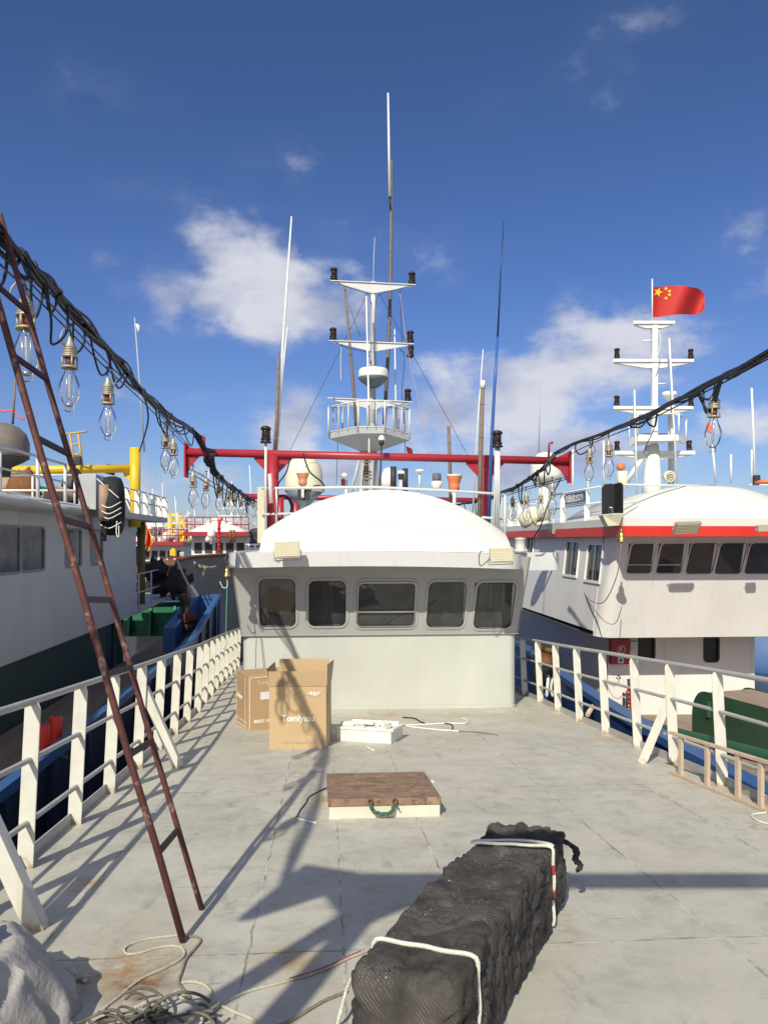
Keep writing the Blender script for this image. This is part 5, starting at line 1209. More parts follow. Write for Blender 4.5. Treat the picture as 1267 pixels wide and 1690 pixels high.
mb = MB(); mb.box(P(431, 850, 12.6), (.12, .03, .92)); mb.build('end_plate', mat('cream_board', (.62, .57, .44), .6, stain=(.4, .28, .15), stain_amt=.2), rg)
# lantern poles on the roof edge
lp = thing('lantern_pole', 'white thin pole carrying a lantern at the left roof edge', 'pole', P(438, 840, 12.4))
mb = MB(); mb.tube([P(438, 842, 12.35), P(438.5, 732, 12.35)], .020, 8); mb.build('tube', M_white, lp)
mb = MB(); mb.tube([P(447, 830, 12.35), P(445, 782, 12.35)], .030, 8); mb.build('holder', M_lgrey, lp)
lantern(P(438.5, 731, 12.35), 'large clear lantern on the white pole at the left roof edge', 1.15)
lp = thing('lantern_pole', 'cluster of thin grey pipes carrying a lantern at the right roof edge', 'pole', P(819, 860, 12.4))
for dx in (-3, 1, 5):
    mb = MB(); mb.tube([P(818 + dx, 872, 12.5), P(820 + dx * .7, 738, 12.5)], .017, 8); mb.build('tube', M_lgrey, lp)
lantern(P(820.5, 738, 12.5), 'large dark lantern on the pipe cluster at the right roof edge', 1.15)
# wheel-house clutter behind the left rail
mb = MB()
for k_ in range(3): mb.tube([P(465 + 16 * math.cos(t * .4) + k_, 838 + 20 * math.sin(t * .4), 13.3 + .05 * k_) for t in range(16)], .02, 6, closed=True)
tag(mb.build('hose_coil', M_cable), 'coiled black hose behind the left roof railing', 'hose')
mb = MB(); mb.tube([P(523 + 11 * math.cos(R(t)), 812 - 11 * math.sin(R(t)), 12.5) for t in range(0, 181, 15)], .012, 6); tag(mb.build('hose_loop', M_cable), 'small dark cable loop standing on the roof rail by the radome', 'cable')
# tattered orange flag, white and red figure-like float
mb = MB(); rows = [[q(670 + 2 * j + (i * .3), 736 + i * 2.2 + 1.6 * j * (.6), .02 * math.sin(j * 1.3 + i)) for j in range(6)] for i in range(6)]; mb.grid(rows); tag(mb.build('flag', M_oflag, solid=.004), 'small torn orange flag right of the mast just above the beam', 'flag')
fx = thing('helmet_float', 'small white and red device on a stand left of the mast foot', 'device', P(569, 806, 13.6))
mb = MB(); mb.lathe([(.02, -.02), (.055, 0), (.06, .03), (.045, .06), (.001, .075)], P(568.5, 787, 13.6), 14); mb.build('cap', M_dome, fx)
mb = MB(); mb.box(P(566, 796, 13.6), (.07, .07, .12)); mb.build('body', M_red, fx, bevel=.01)
mb = MB(); mb.tube([P(571, 830, 13.6), P(571, 792, 13.6)], .028, 8); mb.build('stand', M_white, fx)
# far gantry of our own boat
gy2 = thing('gantry', 'far red pipe gantry at the stern seen below the left roof railing', 'gantry', P(480, 860, 26))
mb = MB(); mb.tube([P(405, 819, 26), P(560, 822, 26.3), P(800, 826, 26.8)], .09, 12); mb.build('beam', M_red, gy2)
for x in (488, 462): mb = MB(); mb.tube([P(x, 822, 26.1), P(x, 890, 26.1)], .13, 12); mb.build('post', M_red, gy2)
# ---- floodlights on the fascia
def flood(p, w_, h_, rx_, rz_, lb, cable=-1, mt=None, d=.09):
    o = thing('floodlight', lb, 'floodlight', p); Mx = Matrix.Rotation(rz_, 3, 'Z') @ Matrix.Rotation(rx_, 3, 'X') @ Matrix.Rotation(R(2.5 * cable), 3, 'Y')
    mb = MB(); mb.box(p, (w_, d, h_), m=Mx); mb.build('housing', mt or M_lamp, o, bevel=.008)
    mb = MB(); mb.box(p + Mx @ V((0, -d / 2 - .004, 0)), (w_ * .9, .006, h_ * .84), m=Mx)
    mb.build('lens', mat('ribbed_lens', (.66, .62, .47), .4, var=.1, vs=40), o)
    mb = MB()
    for k in range(11): mb.box(p + Mx @ V(((k / 10 - .5) * w_ * .86, -d / 2 - .009, 0)), (.004, .004, h_ * .82), m=Mx)
    for k in range(7): mb.box(p + Mx @ V((0, -d / 2 - .010, (k / 6 - .5) * h_ * .8)), (w_ * .88, .004, .004), m=Mx)
    mb.build('grille', M_lamp, o)
    mb = MB(); mb.tube([p + Mx @ V((-w_ / 2 - .012, 0, 0)), p + Mx @ V((-w_ / 2 - .012, d, -h_ * .6)), p + Mx @ V((w_ / 2 + .012, d, -h_ * .6)), p + Mx @ V((w_ / 2 + .012, 0, 0))], .008, 6); mb.build('bracket', M_grey, o)
    return o
flood(P(474, 907.5, 10.93), .36, .235, R(-6), TH, 'cream ribbed floodlight on the left of the wheelhouse fascia')
flood(P(827, 916.5, 11.1), .335, .215, R(-4), TH, 'cream ribbed floodlight on the right of the wheelhouse fascia')
cord('cord', 'black lead curling under the left fascia floodlight', [(456, 914), (455, 924), (460, 928), (463, 922)], 10.95, .006, M_cable)
cord('cord', 'black lead curling left of the right fascia floodlight', [(808, 922), (803, 927), (793, 934), (790, 925), (792, 912), (796, 910)], 11.05, .007, M_cable)
mb = MB(); k = 13.2 / FPX; mb.lathe([(11 * k, 0), (11 * k, 3 * k), (8 * k, 4 * k), (8 * k, 20 * k), (9 * k, 21 * k), (9 * k, 23 * k), (.001, 24 * k)], P(858, 911, 13.2), 18)
tag(mb.build('canister', mat('canister_white', (.62, .62, .6), .4)), 'white canister standing on the wing box right of the roof', 'canister')
# bell with lanyard
def bell(c, r, lb, name='bell'):
    o = thing(name, lb, 'bell', c)
    mb = MB(); mb.lathe([(.15 * r, 1.75 * r), (.35 * r, 1.7 * r), (.5 * r, 1.5 * r), (.58 * r, .9 * r), (.68 * r, .45 * r), (.98 * r, .08 * r), (1.02 * r, 0), (.95 * r, 0), (.6 * r, .5 * r)], c, 20); mb.build('bell_cup', M_brass, o)
    mb = MB(); mb.tube([c + V((0, 0, 1.7 * r)), c + V((0, 0, 2.4 * r))], .18 * r, 8); mb.build('hanger', M_brass, o)
    mb = MB(); mb.lathe([(.001, -.35 * r), (.18 * r, -.2 * r), (.12 * r, 0), (.05 * r, .8 * r)], c, 8); mb.build('clapper', M_ext, o)
    return o
bell(P(374.5, 951, 11.2), .068, 'brass bell hanging from the left wing of the visor')
cord('rope', 'thin cyan and white bell rope hanging down to the railing', [(374.5, 955), (375, 968), (368, 970), (363, 960)], 11.2, .007, M_ropew, 'rope')
cord('rope', 'long pale green lanyard hanging from the bell to the railing', [(375, 962), (374, 990), (373, 1030), (373, 1052), (375, 1062), (369, 1072)], 11.2, .006, M_cyan, 'rope')
mb = MB(); mb.tube(spl([P(373 + 2 * math.sin(i), 916 + i * 2, 11.15) for i in range(9)], 3), .03, 6); tag(mb.build('dark_knot', M_ext), 'dark tangled cord tied above the brass bell', 'cord')
cord('wire', 'thin dark wire hanging down the left corner of the wheelhouse wall', [(430, 1050), (432, 1070), (434, 1090), (436, 1108)], 12.05, .005)

# wiring on our mast and on the right-hand mast
for lb, pts, Y, r in (('black lamp wire sagging under the top crossarm to the mast pole', [(553, 464), (575, 474), (600, 482), (611, 492), (612, 540), (611, 600)], 15.35, .007),
                      ('black lamp wire under the right half of the top crossarm', [(680, 471), (655, 477), (630, 484), (620, 500), (619, 560), (620, 610)], 15.35, .007),
                      ('black lamp wire under the left half of the middle crossarm', [(551, 563), (575, 574), (600, 579), (611, 590), (612, 615)], 15.3, .007),
                      ('black lamp wire under the lowest crossarm to the platform', [(672, 664), (650, 670), (625, 674), (620, 700)], 15.3, .007),
                      ('grey cable clipped down the grey mast column', [(604, 745), (601, 770), (598, 806)], 15.2, .012),
                      ('thin stay wire from the mast top down to the right roof edge', [(618, 470), (700, 620), (798, 800)], 15.6, .005),
                      ('thin stay wire from the mast top down to the left gantry post', [(613, 470), (545, 610), (470, 760)], 15.6, .005)):
    cord('wire', lb, pts, Y, r, M_cable if r > .006 else M_wire, 'wire')
for lb, pts in (('thin loop of wire beside the top of the flag mast', [(1086, 545), (1090, 560), (1087, 578), (1083, 590)]), ('dark cable hanging in front of the right mast platform', [(1082, 690), (1078, 710), (1066, 735), (1062, 748)])):
    cord('wire', lb, pts, 19.0, .012, M_cable if 'dark' in lb else M_white, 'wire')
# ================================================================ RIGHT BOAT (white, red band)
rs = thing('fishing_boat', 'white fishing boat with red roof band, blue bulwark and white mast on the right', 'fishing boat', L(8.5, 16, 0), TH)
M_wside = mat('boat_white_side', (.77, .755, .735), .45, var=.09, vs=1.0, drip=(.60, .55, .49), da=.55, stain=(.50, .42, .34), stain_amt=.14, ss=2.4, bump=.04, bs=5, stretch=(1, 1, .45))
B0, B1, B2 = hy(978, 1049, 16.15), hy(1010, 1053, 15.9), hy(1500, 1058, 15.9)
T0, T1 = hy(1012, 884, 15.6), hy(1034, 883, 15.3); T2 = hy(1500, 883, 15.3)
T2.z = T1.z; T2 = T1 + V((cT, sT, 0)) * 5.6; B2 = B1 + V((cT, sT, 0)) * 5.6
bx_, tx_ = toL(B0).x, toL(T0).x
Bk = L(bx_, 31, B0.z + .1); Tk = L(tx_, 31, T0.z)
Wr = Wall(B1, V((cT, sT, 0)), (T1 - B1) - V((cT, sT, 0)) * (T1 - B1).dot(V((cT, sT, 0))))
VR = (T1.z - B1.z) / Wr.v.z
def rpx(W_, px, py):
    d = V(((px - CX) / FPX, 1, (HZ - py) / FPX)); cp = V((0, 0, H)); t = (W_.o - cp).dot(W_.n) / d.dot(W_.n); q = cp + d * t - W_.o; return q.dot(W_.u), q.dot(W_.v)
wr = []
for x0, x1 in ((1035, 1076), (1084, 1126), (1134, 1176), (1182, 1224), (1231, 1273), (1280, 1322), (1330, 1372)):
    a0, _ = rpx(Wr, x0, 922); a1, _ = rpx(Wr, x1, 922); _, b0 = rpx(Wr, x0, 946); _, b1 = rpx(Wr, x0, 897); wr.append((a0, a1, b0, b1))
du = (T1 - B1).dot(Wr.u)
mb = MB(); Wr.holed(mb, du, 5.6, 0, VR, wr, -.04, 0)
# corner wedge of the front wall and rounded chamfer, then the side
mb.add([B1, B1 + Wr.u * du, T1], [(0, 1, 2)])
arcB, arcT = [], []
for k in range(7):
    t = k / 6; f = t * t * (3 - 2 * t)
    nb = V((-math.cos(t * math.pi / 2), -math.sin(t * math.pi / 2), 0))
    cB = L(toL(B1).x, toL(B0).y, 0); cT_ = L(toL(T1).x, toL(T0).y, 0)
    def el(c, p0, p1, z): a = p0 - c; b = p1 - c; a.z = b.z = 0; r = c + a * math.cos(t * math.pi / 2) + b * math.sin(t * math.pi / 2); return V((r.x, r.y, z))
    arcB.append(el(cB, B0, B1, B0.z + (B1.z - B0.z) * t)); arcT.append(el(cT_, T0, T1, T0.z + (T1.z - T0.z) * t))
mb.grid([arcB, arcT], flip=False)
mb.build('front_wall', M_wside, rs)
# side wall with two sliding windows and one aft
Ws = Wall(Bk, V((sT, -cT, 0)), (T0 - B0) - V((sT, -cT, 0)) * (T0 - B0).dot(V((sT, -cT, 0))))
wsd = []
for x0, x1, y0, y1 in ((868, 881, 898, 915), (930, 957, 899, 947), (965, 996, 900, 956)):
    a0, b0 = rpx(Ws, x0, y1); a1, b1 = rpx(Ws, x1, y0); wsd.append((a0, a1, b0, b0 + .78))
VS = (T0.z - B0.z) / Ws.v.z; AS = (B0 - Bk).dot(Ws.u)
mb = MB(); Ws.holed(mb, 0, AS - .0, 0, VS, wsd, -.04, 0)
mb.add([B0, T0, Ws.p(AS, VS)], [(0, 1, 2)])
mb.build('side_wall', M_wside, rs)
for i, (a0, a1, b0, b1) in enumerate(wr):
    mb = MB(); Wr.ring(mb, a0, a1, b0, b1, .07, .035, .001, .018, sk=.1); f_ = mb.build('window', M_wside, rs)
    mb = MB(); Wr.ring(mb, a0, a1, b0, b1, .07, .012, .0185, .024, sk=.1)
    if i < 2: Wr.slab(mb, a0 + .02, a1 - .01, b0 + (b1 - b0) * .27, b0 + (b1 - b0) * .27 + .02, -.01, .012)
    mb.build('gasket', M_chrome if i < 2 else M_dark, f_)
    mb = MB(); mb.add([Wr.p(a, b, -.008) for a, b in Wr.rr(a0 - .02, a1 + .06, b0 - .02, b1 + .02, .03)], [list(range(24))]); mb.build('glass', M_win, f_)
for i, (a0, a1, b0, b1) in enumerate(wsd):
    mb = MB()
    for q_ in ((a0 - .03, a1 + .03, b0 - .06, b0), (a0 - .03, a1 + .03, b1, b1 + .03), (a0 - .03, a0, b0, b1), (a1, a1 + .03, b0, b1)): Ws.slab(mb, *q_, .001, .03)
    f_ = mb.build('sliding_window', M_white, rs)
    mb = MB(); m_ = (a0 + a1) / 2; Ws.slab(mb, m_ - .02, m_ + .02, b0, b1, -.01, .012); mb.build('mullion', M_chrome, f_)
    mb = MB(); mb.add([Ws.p(a, b, -.02) for a, b in ((a0, b0), (a1, b0), (a1, b1), (a0, b1))], [(0, 1, 2, 3)]); mb.build('glass', M_wind, f_)
# dark room behind
mb = MB(); c = LP(10.2, 20, -1.0)
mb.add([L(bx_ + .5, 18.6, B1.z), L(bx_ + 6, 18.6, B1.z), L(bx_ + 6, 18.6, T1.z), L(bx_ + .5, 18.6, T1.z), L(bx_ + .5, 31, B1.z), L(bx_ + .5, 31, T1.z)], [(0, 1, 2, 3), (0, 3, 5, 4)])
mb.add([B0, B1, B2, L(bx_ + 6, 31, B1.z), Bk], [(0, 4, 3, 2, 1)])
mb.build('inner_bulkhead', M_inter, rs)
# red band, white coaming and dome roof
yb = 14.55
R0 = hy(1029, 868, yb); R1 = hy(1029, 885, yb); zt_, zb_ = R0.z, R1.z; xs = toL(R0).x
plan = [(xs, 31), (xs, yb + .05), (xs + .05, yb), (xs + 5.9, yb), (xs + 5.9, 31)]
mb = MB(); mb.add([L(x, y, zb_) for x, y in plan] + [L(x, y, zt_) for x, y in plan], [(0, 1, 6, 5), (1, 2, 7, 6), (2, 3, 8, 7), (3, 4, 9, 8), (4, 3, 2, 1, 0)]); mb.build('roof_band', M_redbr, rs)
pl3 = [(x + (.015 if x < xs + 3 else -.015), y + .015) for x, y in plan]
mb = MB(); mb.add([L(x, y, zt_) for x, y in pl3] + [L(x, y, zt_ + .16) for x, y in pl3], [(0, 1, 6, 5), (1, 2, 7, 6), (2, 3, 8, 7), (3, 4, 9, 8), (5, 6, 7, 8, 9)]); mb.build('roof_deck', M_roof, rs)
rows = []; hwR = 2.25; xmR = toL(hy(1029, 868, yb)).x + 2.28
for j, (tj, bj) in enumerate(((0, 0), (.12, .18), (.3, .42), (.5, .65), (.7, .83), (.86, .94), (1, 1))):
    row = []
    for k in range(37):
        s_ = -1 + 2 * k / 36; h = .14 + .74 * (1 - abs(s_) ** 2.6)
        row.append(L(xmR + hwR * s_, yb + .04 + tj * 1.2 + .1 * s_ * s_, zt_ + .005 + h * bj))
    rows.append(row)
rows.append([L(toL(p).x, 19, p.z - .1) for p in rows[-1]]); rows.append([L(toL(p).x, 19.2, zt_) for p in rows[-2]])
mb = MB(); mb.grid(rows)
for k, fl_ in ((0, 1), (36, 0)):
    col = [r[k] for r in rows]; mb.grid([[V((p.x, p.y, zt_)) for p in col], col], smooth=False, flip=bool(fl_))
mb.build('roof', M_roof, rs)
# lower house
zl = lambda Y: H - 3.25 - .13 * (Y - 12)
yl_ = 17.0
A0 = hy(1003, 1060, yl_); A1 = hy(1245, 1060, yl_); xa_, xb2 = toL(A0).x, toL(A1).x
Wl = Wall(L(xa_, yl_, zl(17.4) - .2), V((cT, sT, 0)), (0, 0, 1)); hl_ = B1.z + .02 - Wl.o.z
a0, b0 = rpx(Wl, 1162, 1092); a1, b1 = rpx(Wl, 1185, 1050); d0, e0 = rpx(Wl, 1054, 1089); d1, e1 = rpx(Wl, 1079, 1050)
b1 = min(b1, hl_ - .1)
mb = MB(); Wl.holed(mb, 0, xb2 - xa_, 0, hl_, [(d0, d1, e0, b1), (a0, a1, b0, b1)], -.04, 0)
mb.add([L(xa_, yl_, Wl.o.z), L(xa_, 31, Wl.o.z), L(xa_, 31, B1.z), L(xa_, yl_, B1.z)], [(0, 3, 2, 1)])
mb.add([L(xb2, yl_, Wl.o.z), L(xb2, 31, Wl.o.z), L(xb2, 31, B1.z), L(xb2, yl_, B1.z)], [(0, 1, 2, 3)])
mb.build('lower_wall', M_wside, rs)
for i, (q0, q1, r0, r1) in enumerate(((d0, d1, e0, b1), (a0, a1, b0, b1))):
    mb = MB(); Wl.ring(mb, q0 + .02, q1 - .02, r0 + .02, r1 - .02, .06, .045, .001, .02); f_ = mb.build('lower_window', M_dark, rs)
    mb = MB(); mb.add([Wl.p(a, b, -.03) for a, b in ((q0, r0), (q1, r0), (q1, r1), (q0, r1))], [(0, 1, 2, 3)]); mb.build('glass', M_wind, f_)
# fire cabinet with round F sign, small pictogram, hammer shadow arm, valves
a0, b0 = rpx(Wl, 1004, 1095); a1, b1 = rpx(Wl, 1035, 1053)
mb = MB(); Wl.slab(mb, a0, a1, b0, min(b1, hl_ - .03), .0, .16); fc = mb.build('fire_cabinet', M_red, rs, bevel=.008); fc['label'] = 'dark red fire cabinet with a round F sign'
ca, cb = rpx(Wl, 1020.5, 1070.5)
mb = MB(); mb.tube([Wl.p(ca + .085 * math.cos(t * .3), cb + .085 * math.sin(t * .3), .163) for t in range(21)], .008, 5, closed=True); mb.build('sign_ring', M_paper, fc)
textmesh('F', .13, Wl.p(ca - .04, cb - .045, .163), Wl.u, Wl.v, M_paper, 'letter', fc, bold=.002)
a0, b0 = rpx(Wl, 1015, 1093); mb = MB(); Wl.slab(mb, a0, a0 + .13, b0 - .0, b0 + .13, .161, .166); mb.build('pictogram_plate', M_paper, fc); mb = MB(); Wl.slab(mb, a0 + .03, a0 + .10, b0 + .03, b0 + .1, .1665, .169); mb.build('pictogram', M_green, fc)
a0, b0 = rpx(Wl, 1037, 1074); mb = MB(); Wl.slab(mb, a0, a0 + .18, b0, b0 + .22, 0, .1); mb.build('electric_box', M_lgrey, rs, bevel=.01)
mb = MB(); ca, cb = rpx(Wl, 1020, 1118)
for t in range(3): 
    an = R(90 + 120 * t); mb.prism([Wl.p(ca + .02 * math.cos(an - .5), cb + .02 * math.sin(an - .5), .003), Wl.p(ca + .06 * math.cos(an - .5), cb + .06 * math.sin(an - .5), .003), Wl.p(ca + .06 * math.cos(an + .5), cb + .06 * math.sin(an + .5), .003), Wl.p(ca + .02 * math.cos(an + .5), cb + .02 * math.sin(an + .5), .003)], Wl.n * .004)
mb.build('round_sign', M_dark, rs)
pv = lambda x, y, c=.25: Wl.p(*rpx(Wl, x, y), c)
mb = MB(); mb.tube([pv(1034, 1200), pv(1034, 1140), pv(1026, 1139)], .045, 10); mb.build('red_pipe', M_redbr, rs)
mb = MB(); mb.tube([pv(1032, 1140), pv(1031, 1118)], .05, 8); mb.tube([pv(1028, 1119), pv(1036, 1119)], .02, 6)
mb.tube([pv(1027, 1142), pv(1027, 1172)], .03, 8)
for y in (1143, 1151, 1158): mb.tube([pv(1022, y), pv(1032, y)], .022, 6); mb.lathe([(.05, -.01), (.05, .01)], pv(1022, y), 10, (1, .2, 0))
mb.build('valves', M_ext, rs)
# hull: bulwark, cap, deck, waterline side
bp_ = [(6.2, 1.5), (5.1, 4.0), (4.55, 6.5), (4.40, 9.0), (4.45, 12.0), (4.62, 15.0), (4.85, 17.5), (5.2, 22.0), (5.6, 31)]
sp_ = spl([V((x, y, 0)) for x, y in bp_], 5); zc_ = lambda y: -2.56 - .012 * (y - 8) + (.0 if y > 6 else (6 - y) * .06)
mb = MB(); outer = [LP(p.x, p.y, zc_(p.y)) for p in sp_]; inner = [LP(p.x + .24, p.y, zc_(p.y)) for p in sp_]
mb.grid([outer, inner], smooth=False); mb.grid([[p - V((0, 0, .10)) for p in outer], outer], smooth=False); mb.grid([inner, [V((p.x, p.y, zl(p.y) - .05)) for p in inner]], smooth=False); mb.build('bulwark_cap', M_bluel, rs)
mb = MB(); mb.grid([[LP(p.x + .30, p.y, -H - .2) for p in sp_], [LP(p.x + .03, p.y, zc_(p.y) - .102) for p in sp_]]); mb.build('hull', M_blue, rs)
mb = MB(); mb.grid([[V((p.x + .0, p.y, zl(p.y))) for p in inner], [V((p.x + 6.5, p.y, zl(p.y))) for p in inner]], smooth=False); mb.build('deck', M_wood, rs)
mb = MB(); gp_ = [LP(x, y, zl(y) - H + .35) for x, y in ((4.95, 14.6), (4.9, 12), (4.86, 10), (4.9, 7.5), (5.2, 5.5))]; mb.tube(spl(gp_, 5), .085, 10); mb.build('green_rail_pipe', mat('mid_green_paint', (.02, .10, .045), .5), rs)
mb = MB(); mb.tube([pv(1062, 1204, 1.2), pv(1128, 1204, 1.2)], .10, 10); mb.build('green_cross_pipe', M_green, rs)
mb = MB(); mb.tube([pv(1050, 1188, .5), pv(1105, 1188, .5)], .05, 8); mb.build('red_cross_pipe', M_redbr, rs)
# mast of the right boat
YR = 19.5
mq = lambda px, py, d=0: P(px, py, YR + d)
mk_ = []
mb = MB(); mb.tube([mq(1076, 830), mq(1076, 800), mq(1076, 735)], [.27, .24, .16], 18); colm = mb.build('mast_column', M_white, rs)
mb = MB(); mb.box((mq(1079.5, 640)), (.145, .145, 220 * YR / FPX)); mb.build('mast_pole', M_white, rs, bevel=.02)
for x0, x1, y, dep, th_ in ((1045, 1114, 531, 10, 3), (1012, 1145, 594, 13, 3), (1012, 1144, 672, 12, 3), (1014, 1147, 746, 12, 4)):
    mb = MB(); mb.hexa([mq(x0, y + th_, -.1), mq(x1, y + th_, -.1), mq(x1, y + th_, .1), mq(x0, y + th_, .1), mq(x0, y - 2, -.1), mq(x1, y - 2, -.1), mq(x1, y - 2, .1), mq(x0, y - 2, .1)])
    mb.prism([mq(x0 + 2, y + th_, -.06), mq(x0 + 4, y + 5, -.06), mq(1079 - 14, y + dep, -.06), mq(1079 + 14, y + dep, -.06), mq(x1 - 4, y + 5, -.06), mq(x1 - 2, y + th_, -.06)], (0, .12, 0))
    mb.build('crossarm', M_white, rs, bevel=.004)
mb = MB(); pz = [(1038, 737, -.1), (1052, 728, -.5), (1120, 727, -.5), (1132, 735, .0), (1110, 725, .6), (1050, 725, .6)]
t_ = [mq(x, y - 10, d) for x, y, d in pz]; b_ = [mq(x, y, d) for x, y, d in pz]; n_ = 6
mb.add(b_ + t_, [list(range(n_))[::-1], list(range(n_, 2 * n_))] + [(i, (i + 1) % n_, n_ + (i + 1) % n_, n_ + i) for i in range(n_)]); mb.build('mast_platform', M_white, rs)
mb = MB(); tp_ = [p + V((0, 0, .52)) for p in t_]; mb.tube(tp_ + [tp_[0]], .02, 6)
for p, t in zip(t_, tp_): mb.tube([p, t], .022, 6)
mb.build('mast_rail', M_white, rs)
mb = MB(); mb.tube([mq(1107, 800, .4), mq(1107, 655, .4)], .075, 10); mb.tube([mq(1030, 800), mq(1062, 752)], .06, 8); mb.build('mast_stay', M_white, rs)
mb = MB(); mb.tube([mq(1060, 562), mq(1076, 562)], .02, 6); mb.tube([mq(1084, 633), mq(1099, 633)], .02, 6); mb.build('mast_step', M_white, rs)
# roof-edge railing (port side) with wide flat posts
mb = MB(); rl = [hx(x, y, xs + .15) for x, y in ((838, 832), (870, 826), (925, 815), (990, 803))]
mb.tube(rl, .022, 6); lr = [hx(x, y, xs + .15) for x, y in ((840, 851), (880, 846), (930, 838), (990, 829))]; mb.tube(lr, .018, 6); mb.build('roof_rail', M_white, rs)
for x, yt, yb3 in ((843, 831, 873), (857, 829, 872), (928, 815, 865), (968, 807, 862)):
    mb = MB(); a, b = hx(x, yb3, xs + .15), hx(x, yt, xs + .15); b = V((a.x, a.y, b.z)); mb.bar(a, b, .12, .02, up=(0, 1, 0)); mb.build('rail_post', M_white, rs)
mb = MB(); mb.tube([hy(1028, 800, 15.0), hy(1120, 801, 15.6), hy(1180, 801, 16.5)], .02, 6); mb.tube([hy(1028, 829, 15.0), hy(1052, 830, 15.3)], .016, 6); mb.tube([hy(1236, 800, 17), hy(1300, 801, 17)], .02, 6); mb.build('roof_rail', M_white, rs)
# ---- things standing on the right boat
bxl = thing('sidelight_box', 'black sidelight screen on white bracket at the roof corner of the right boat', 'sidelight', hy(1010, 860, 14.9))
sb = lambda x, y, d=0: hy(x, y, 14.8 + d)
mb = MB(); mb.prism([sb(993, 849), sb(1014, 847), sb(1014, 799), (sb(1008, 798)), sb(998, 799), sb(993, 805)][::-1], (0, .02, 0)); mb.prism([sb(1014, 847), sb(1028, 847, -.25), sb(1028, 800, -.25), sb(1024, 796, -.2), sb(1014, 798)][::-1], (0.01, .02, 0)); mb.build('screen', M_dark, bxl)
mb = MB(); mb.prism([sb(994, 850), sb(1028, 848, -.25), sb(1022, 867, -.1), sb(1003, 868)][::-1], (0, .3, 0)); mb.build('bracket', M_dome, bxl)
mb = MB(); c = sb(1008, 846, -.12); k = 14.8 / FPX; mb.lathe([(3.5 * k, 0), (3.5 * k, 7 * k), (4.5 * k, 7 * k), (4.5 * k, 9 * k), (.001, 10 * k)], c, 12); mb.build('lamp', M_chrome, bxl)
# name plate
sg = thing('name_plate', 'blue boat number plate with white characters on the roof railing', 'sign', hx(948, 823, xs + .1))
s_a, s_b = hx(932, 823, xs + .08), hx(965, 823, xs + .08); dv = (s_b - s_a); dv.z = 0; Ln = dv.length; dv.normalize()
zz0, zz1 = hx(932, 835, xs + .08).z, hx(932, 814, xs + .08).z
mb = MB(); nn = V((dv.y, -dv.x, 0)); mb.hexa([V((p.x, p.y, z)) + o_ for z in (zz0, zz1) for p, o_ in ((s_a, nn * 0), (s_b, nn * 0), (s_b, -nn * .02), (s_a, -nn * .02))]); mb.build('plate', M_sign, sg)
mb = MB()
for z in (zz0 + .02, zz1 - .03): mb.hexa([V((p.x, p.y, z + h_)) + o_ for h_ in (0, .012) for p, o_ in ((s_a, nn * .003), (s_b, nn * .003), (s_b, nn * .001), (s_a, nn * .001))])
mb.build('border', M_print, sg)
textmesh('川渔鱼25271', (zz1 - zz0) * .62, V((s_a.x, s_a.y, zz0 + (zz1 - zz0) * .26)) + dv * Ln * .04 + nn * .004, dv, EZ, M_print, 'lettering', sg, bold=.006, sx=Ln / ((zz1 - zz0) * .62 * 6.15))
# flag
fl_o = thing('national_flag', 'red flag with five yellow stars flying from the right boat mast', 'flag', mq(1076, 530))
mb = MB(); mb.tube([mq(1076, 532), mq(1076, 460)], .018, 8); mb.build('flagpole', M_white, fl_o)
FW, FH = 83, 50
def fpnt(u, v, off=0):                 # u 0..1 along fly, v 0..1 down
    x = 1076.5 + FW * (u - .035 * math.sin(u * 5)); droop = 6 * math.sin(u * 2.6) * .4
    wv_ = .16 * math.sin(u * 7.5 + v * 1.6) * u ** .6 + .05 * math.sin(u * 15 + v * 3) * u
    y = 473 + v * (FH - 10 * u * u * .4) - droop + (4 * u * u) * (1 - v) + math.sin(u * 9) * .9
    r_ = max(0, u - .82) / .18; y += (1 - 2 * v) * 9 * r_ * r_
    return mq(x, y, .35 * u + wv_ * 1.1 - off)
mb = MB(); mb.grid([[fpnt(j / 36, i / 20) for j in range(37)] for i in range(21)]); mb.build('cloth', M_flag, fl_o)
mb = MB()
def star(u0, v0, r, rot):
    k = []
    for i in range(10):
        a = rot + math.pi * i / 5; rr_ = r if i % 2 == 0 else r * .4; k.append(fpnt(u0 + rr_ * math.sin(a) * .66, v0 - rr_ * math.cos(a), .012))
    c = fpnt(u0, v0, .012); mb.add([c] + k, [(0, 1 + i, 1 + (i + 1) % 10) for i in range(10)])
star(.13, .18, .17, .35)
for u0, v0, ro in ((.30, .08, .3), (.37, .18, .7), (.37, .30, 0), (.30, .40, .4)): star(u0, v0, .065, ro)
mb.build('stars', M_star, fl_o, solid=.003)
for x, y, lb in ((1018, 590, 'dark lantern on the left tip of the white mast second crossarm'), (1139.5, 591, 'dark lantern on the right tip of the white mast second crossarm'), (1017.5, 668, 'lantern on the left tip of the white mast third crossarm'), (1140, 670, 'lantern on the right tip of the white mast third crossarm partly behind the cable'), (1018, 743, 'lantern on the left tip of the white mast lowest crossarm'), (1137, 742, 'dark lantern on the right tip of the white mast lowest crossarm')):
    lantern(mq(x, y), lb, 1.0)
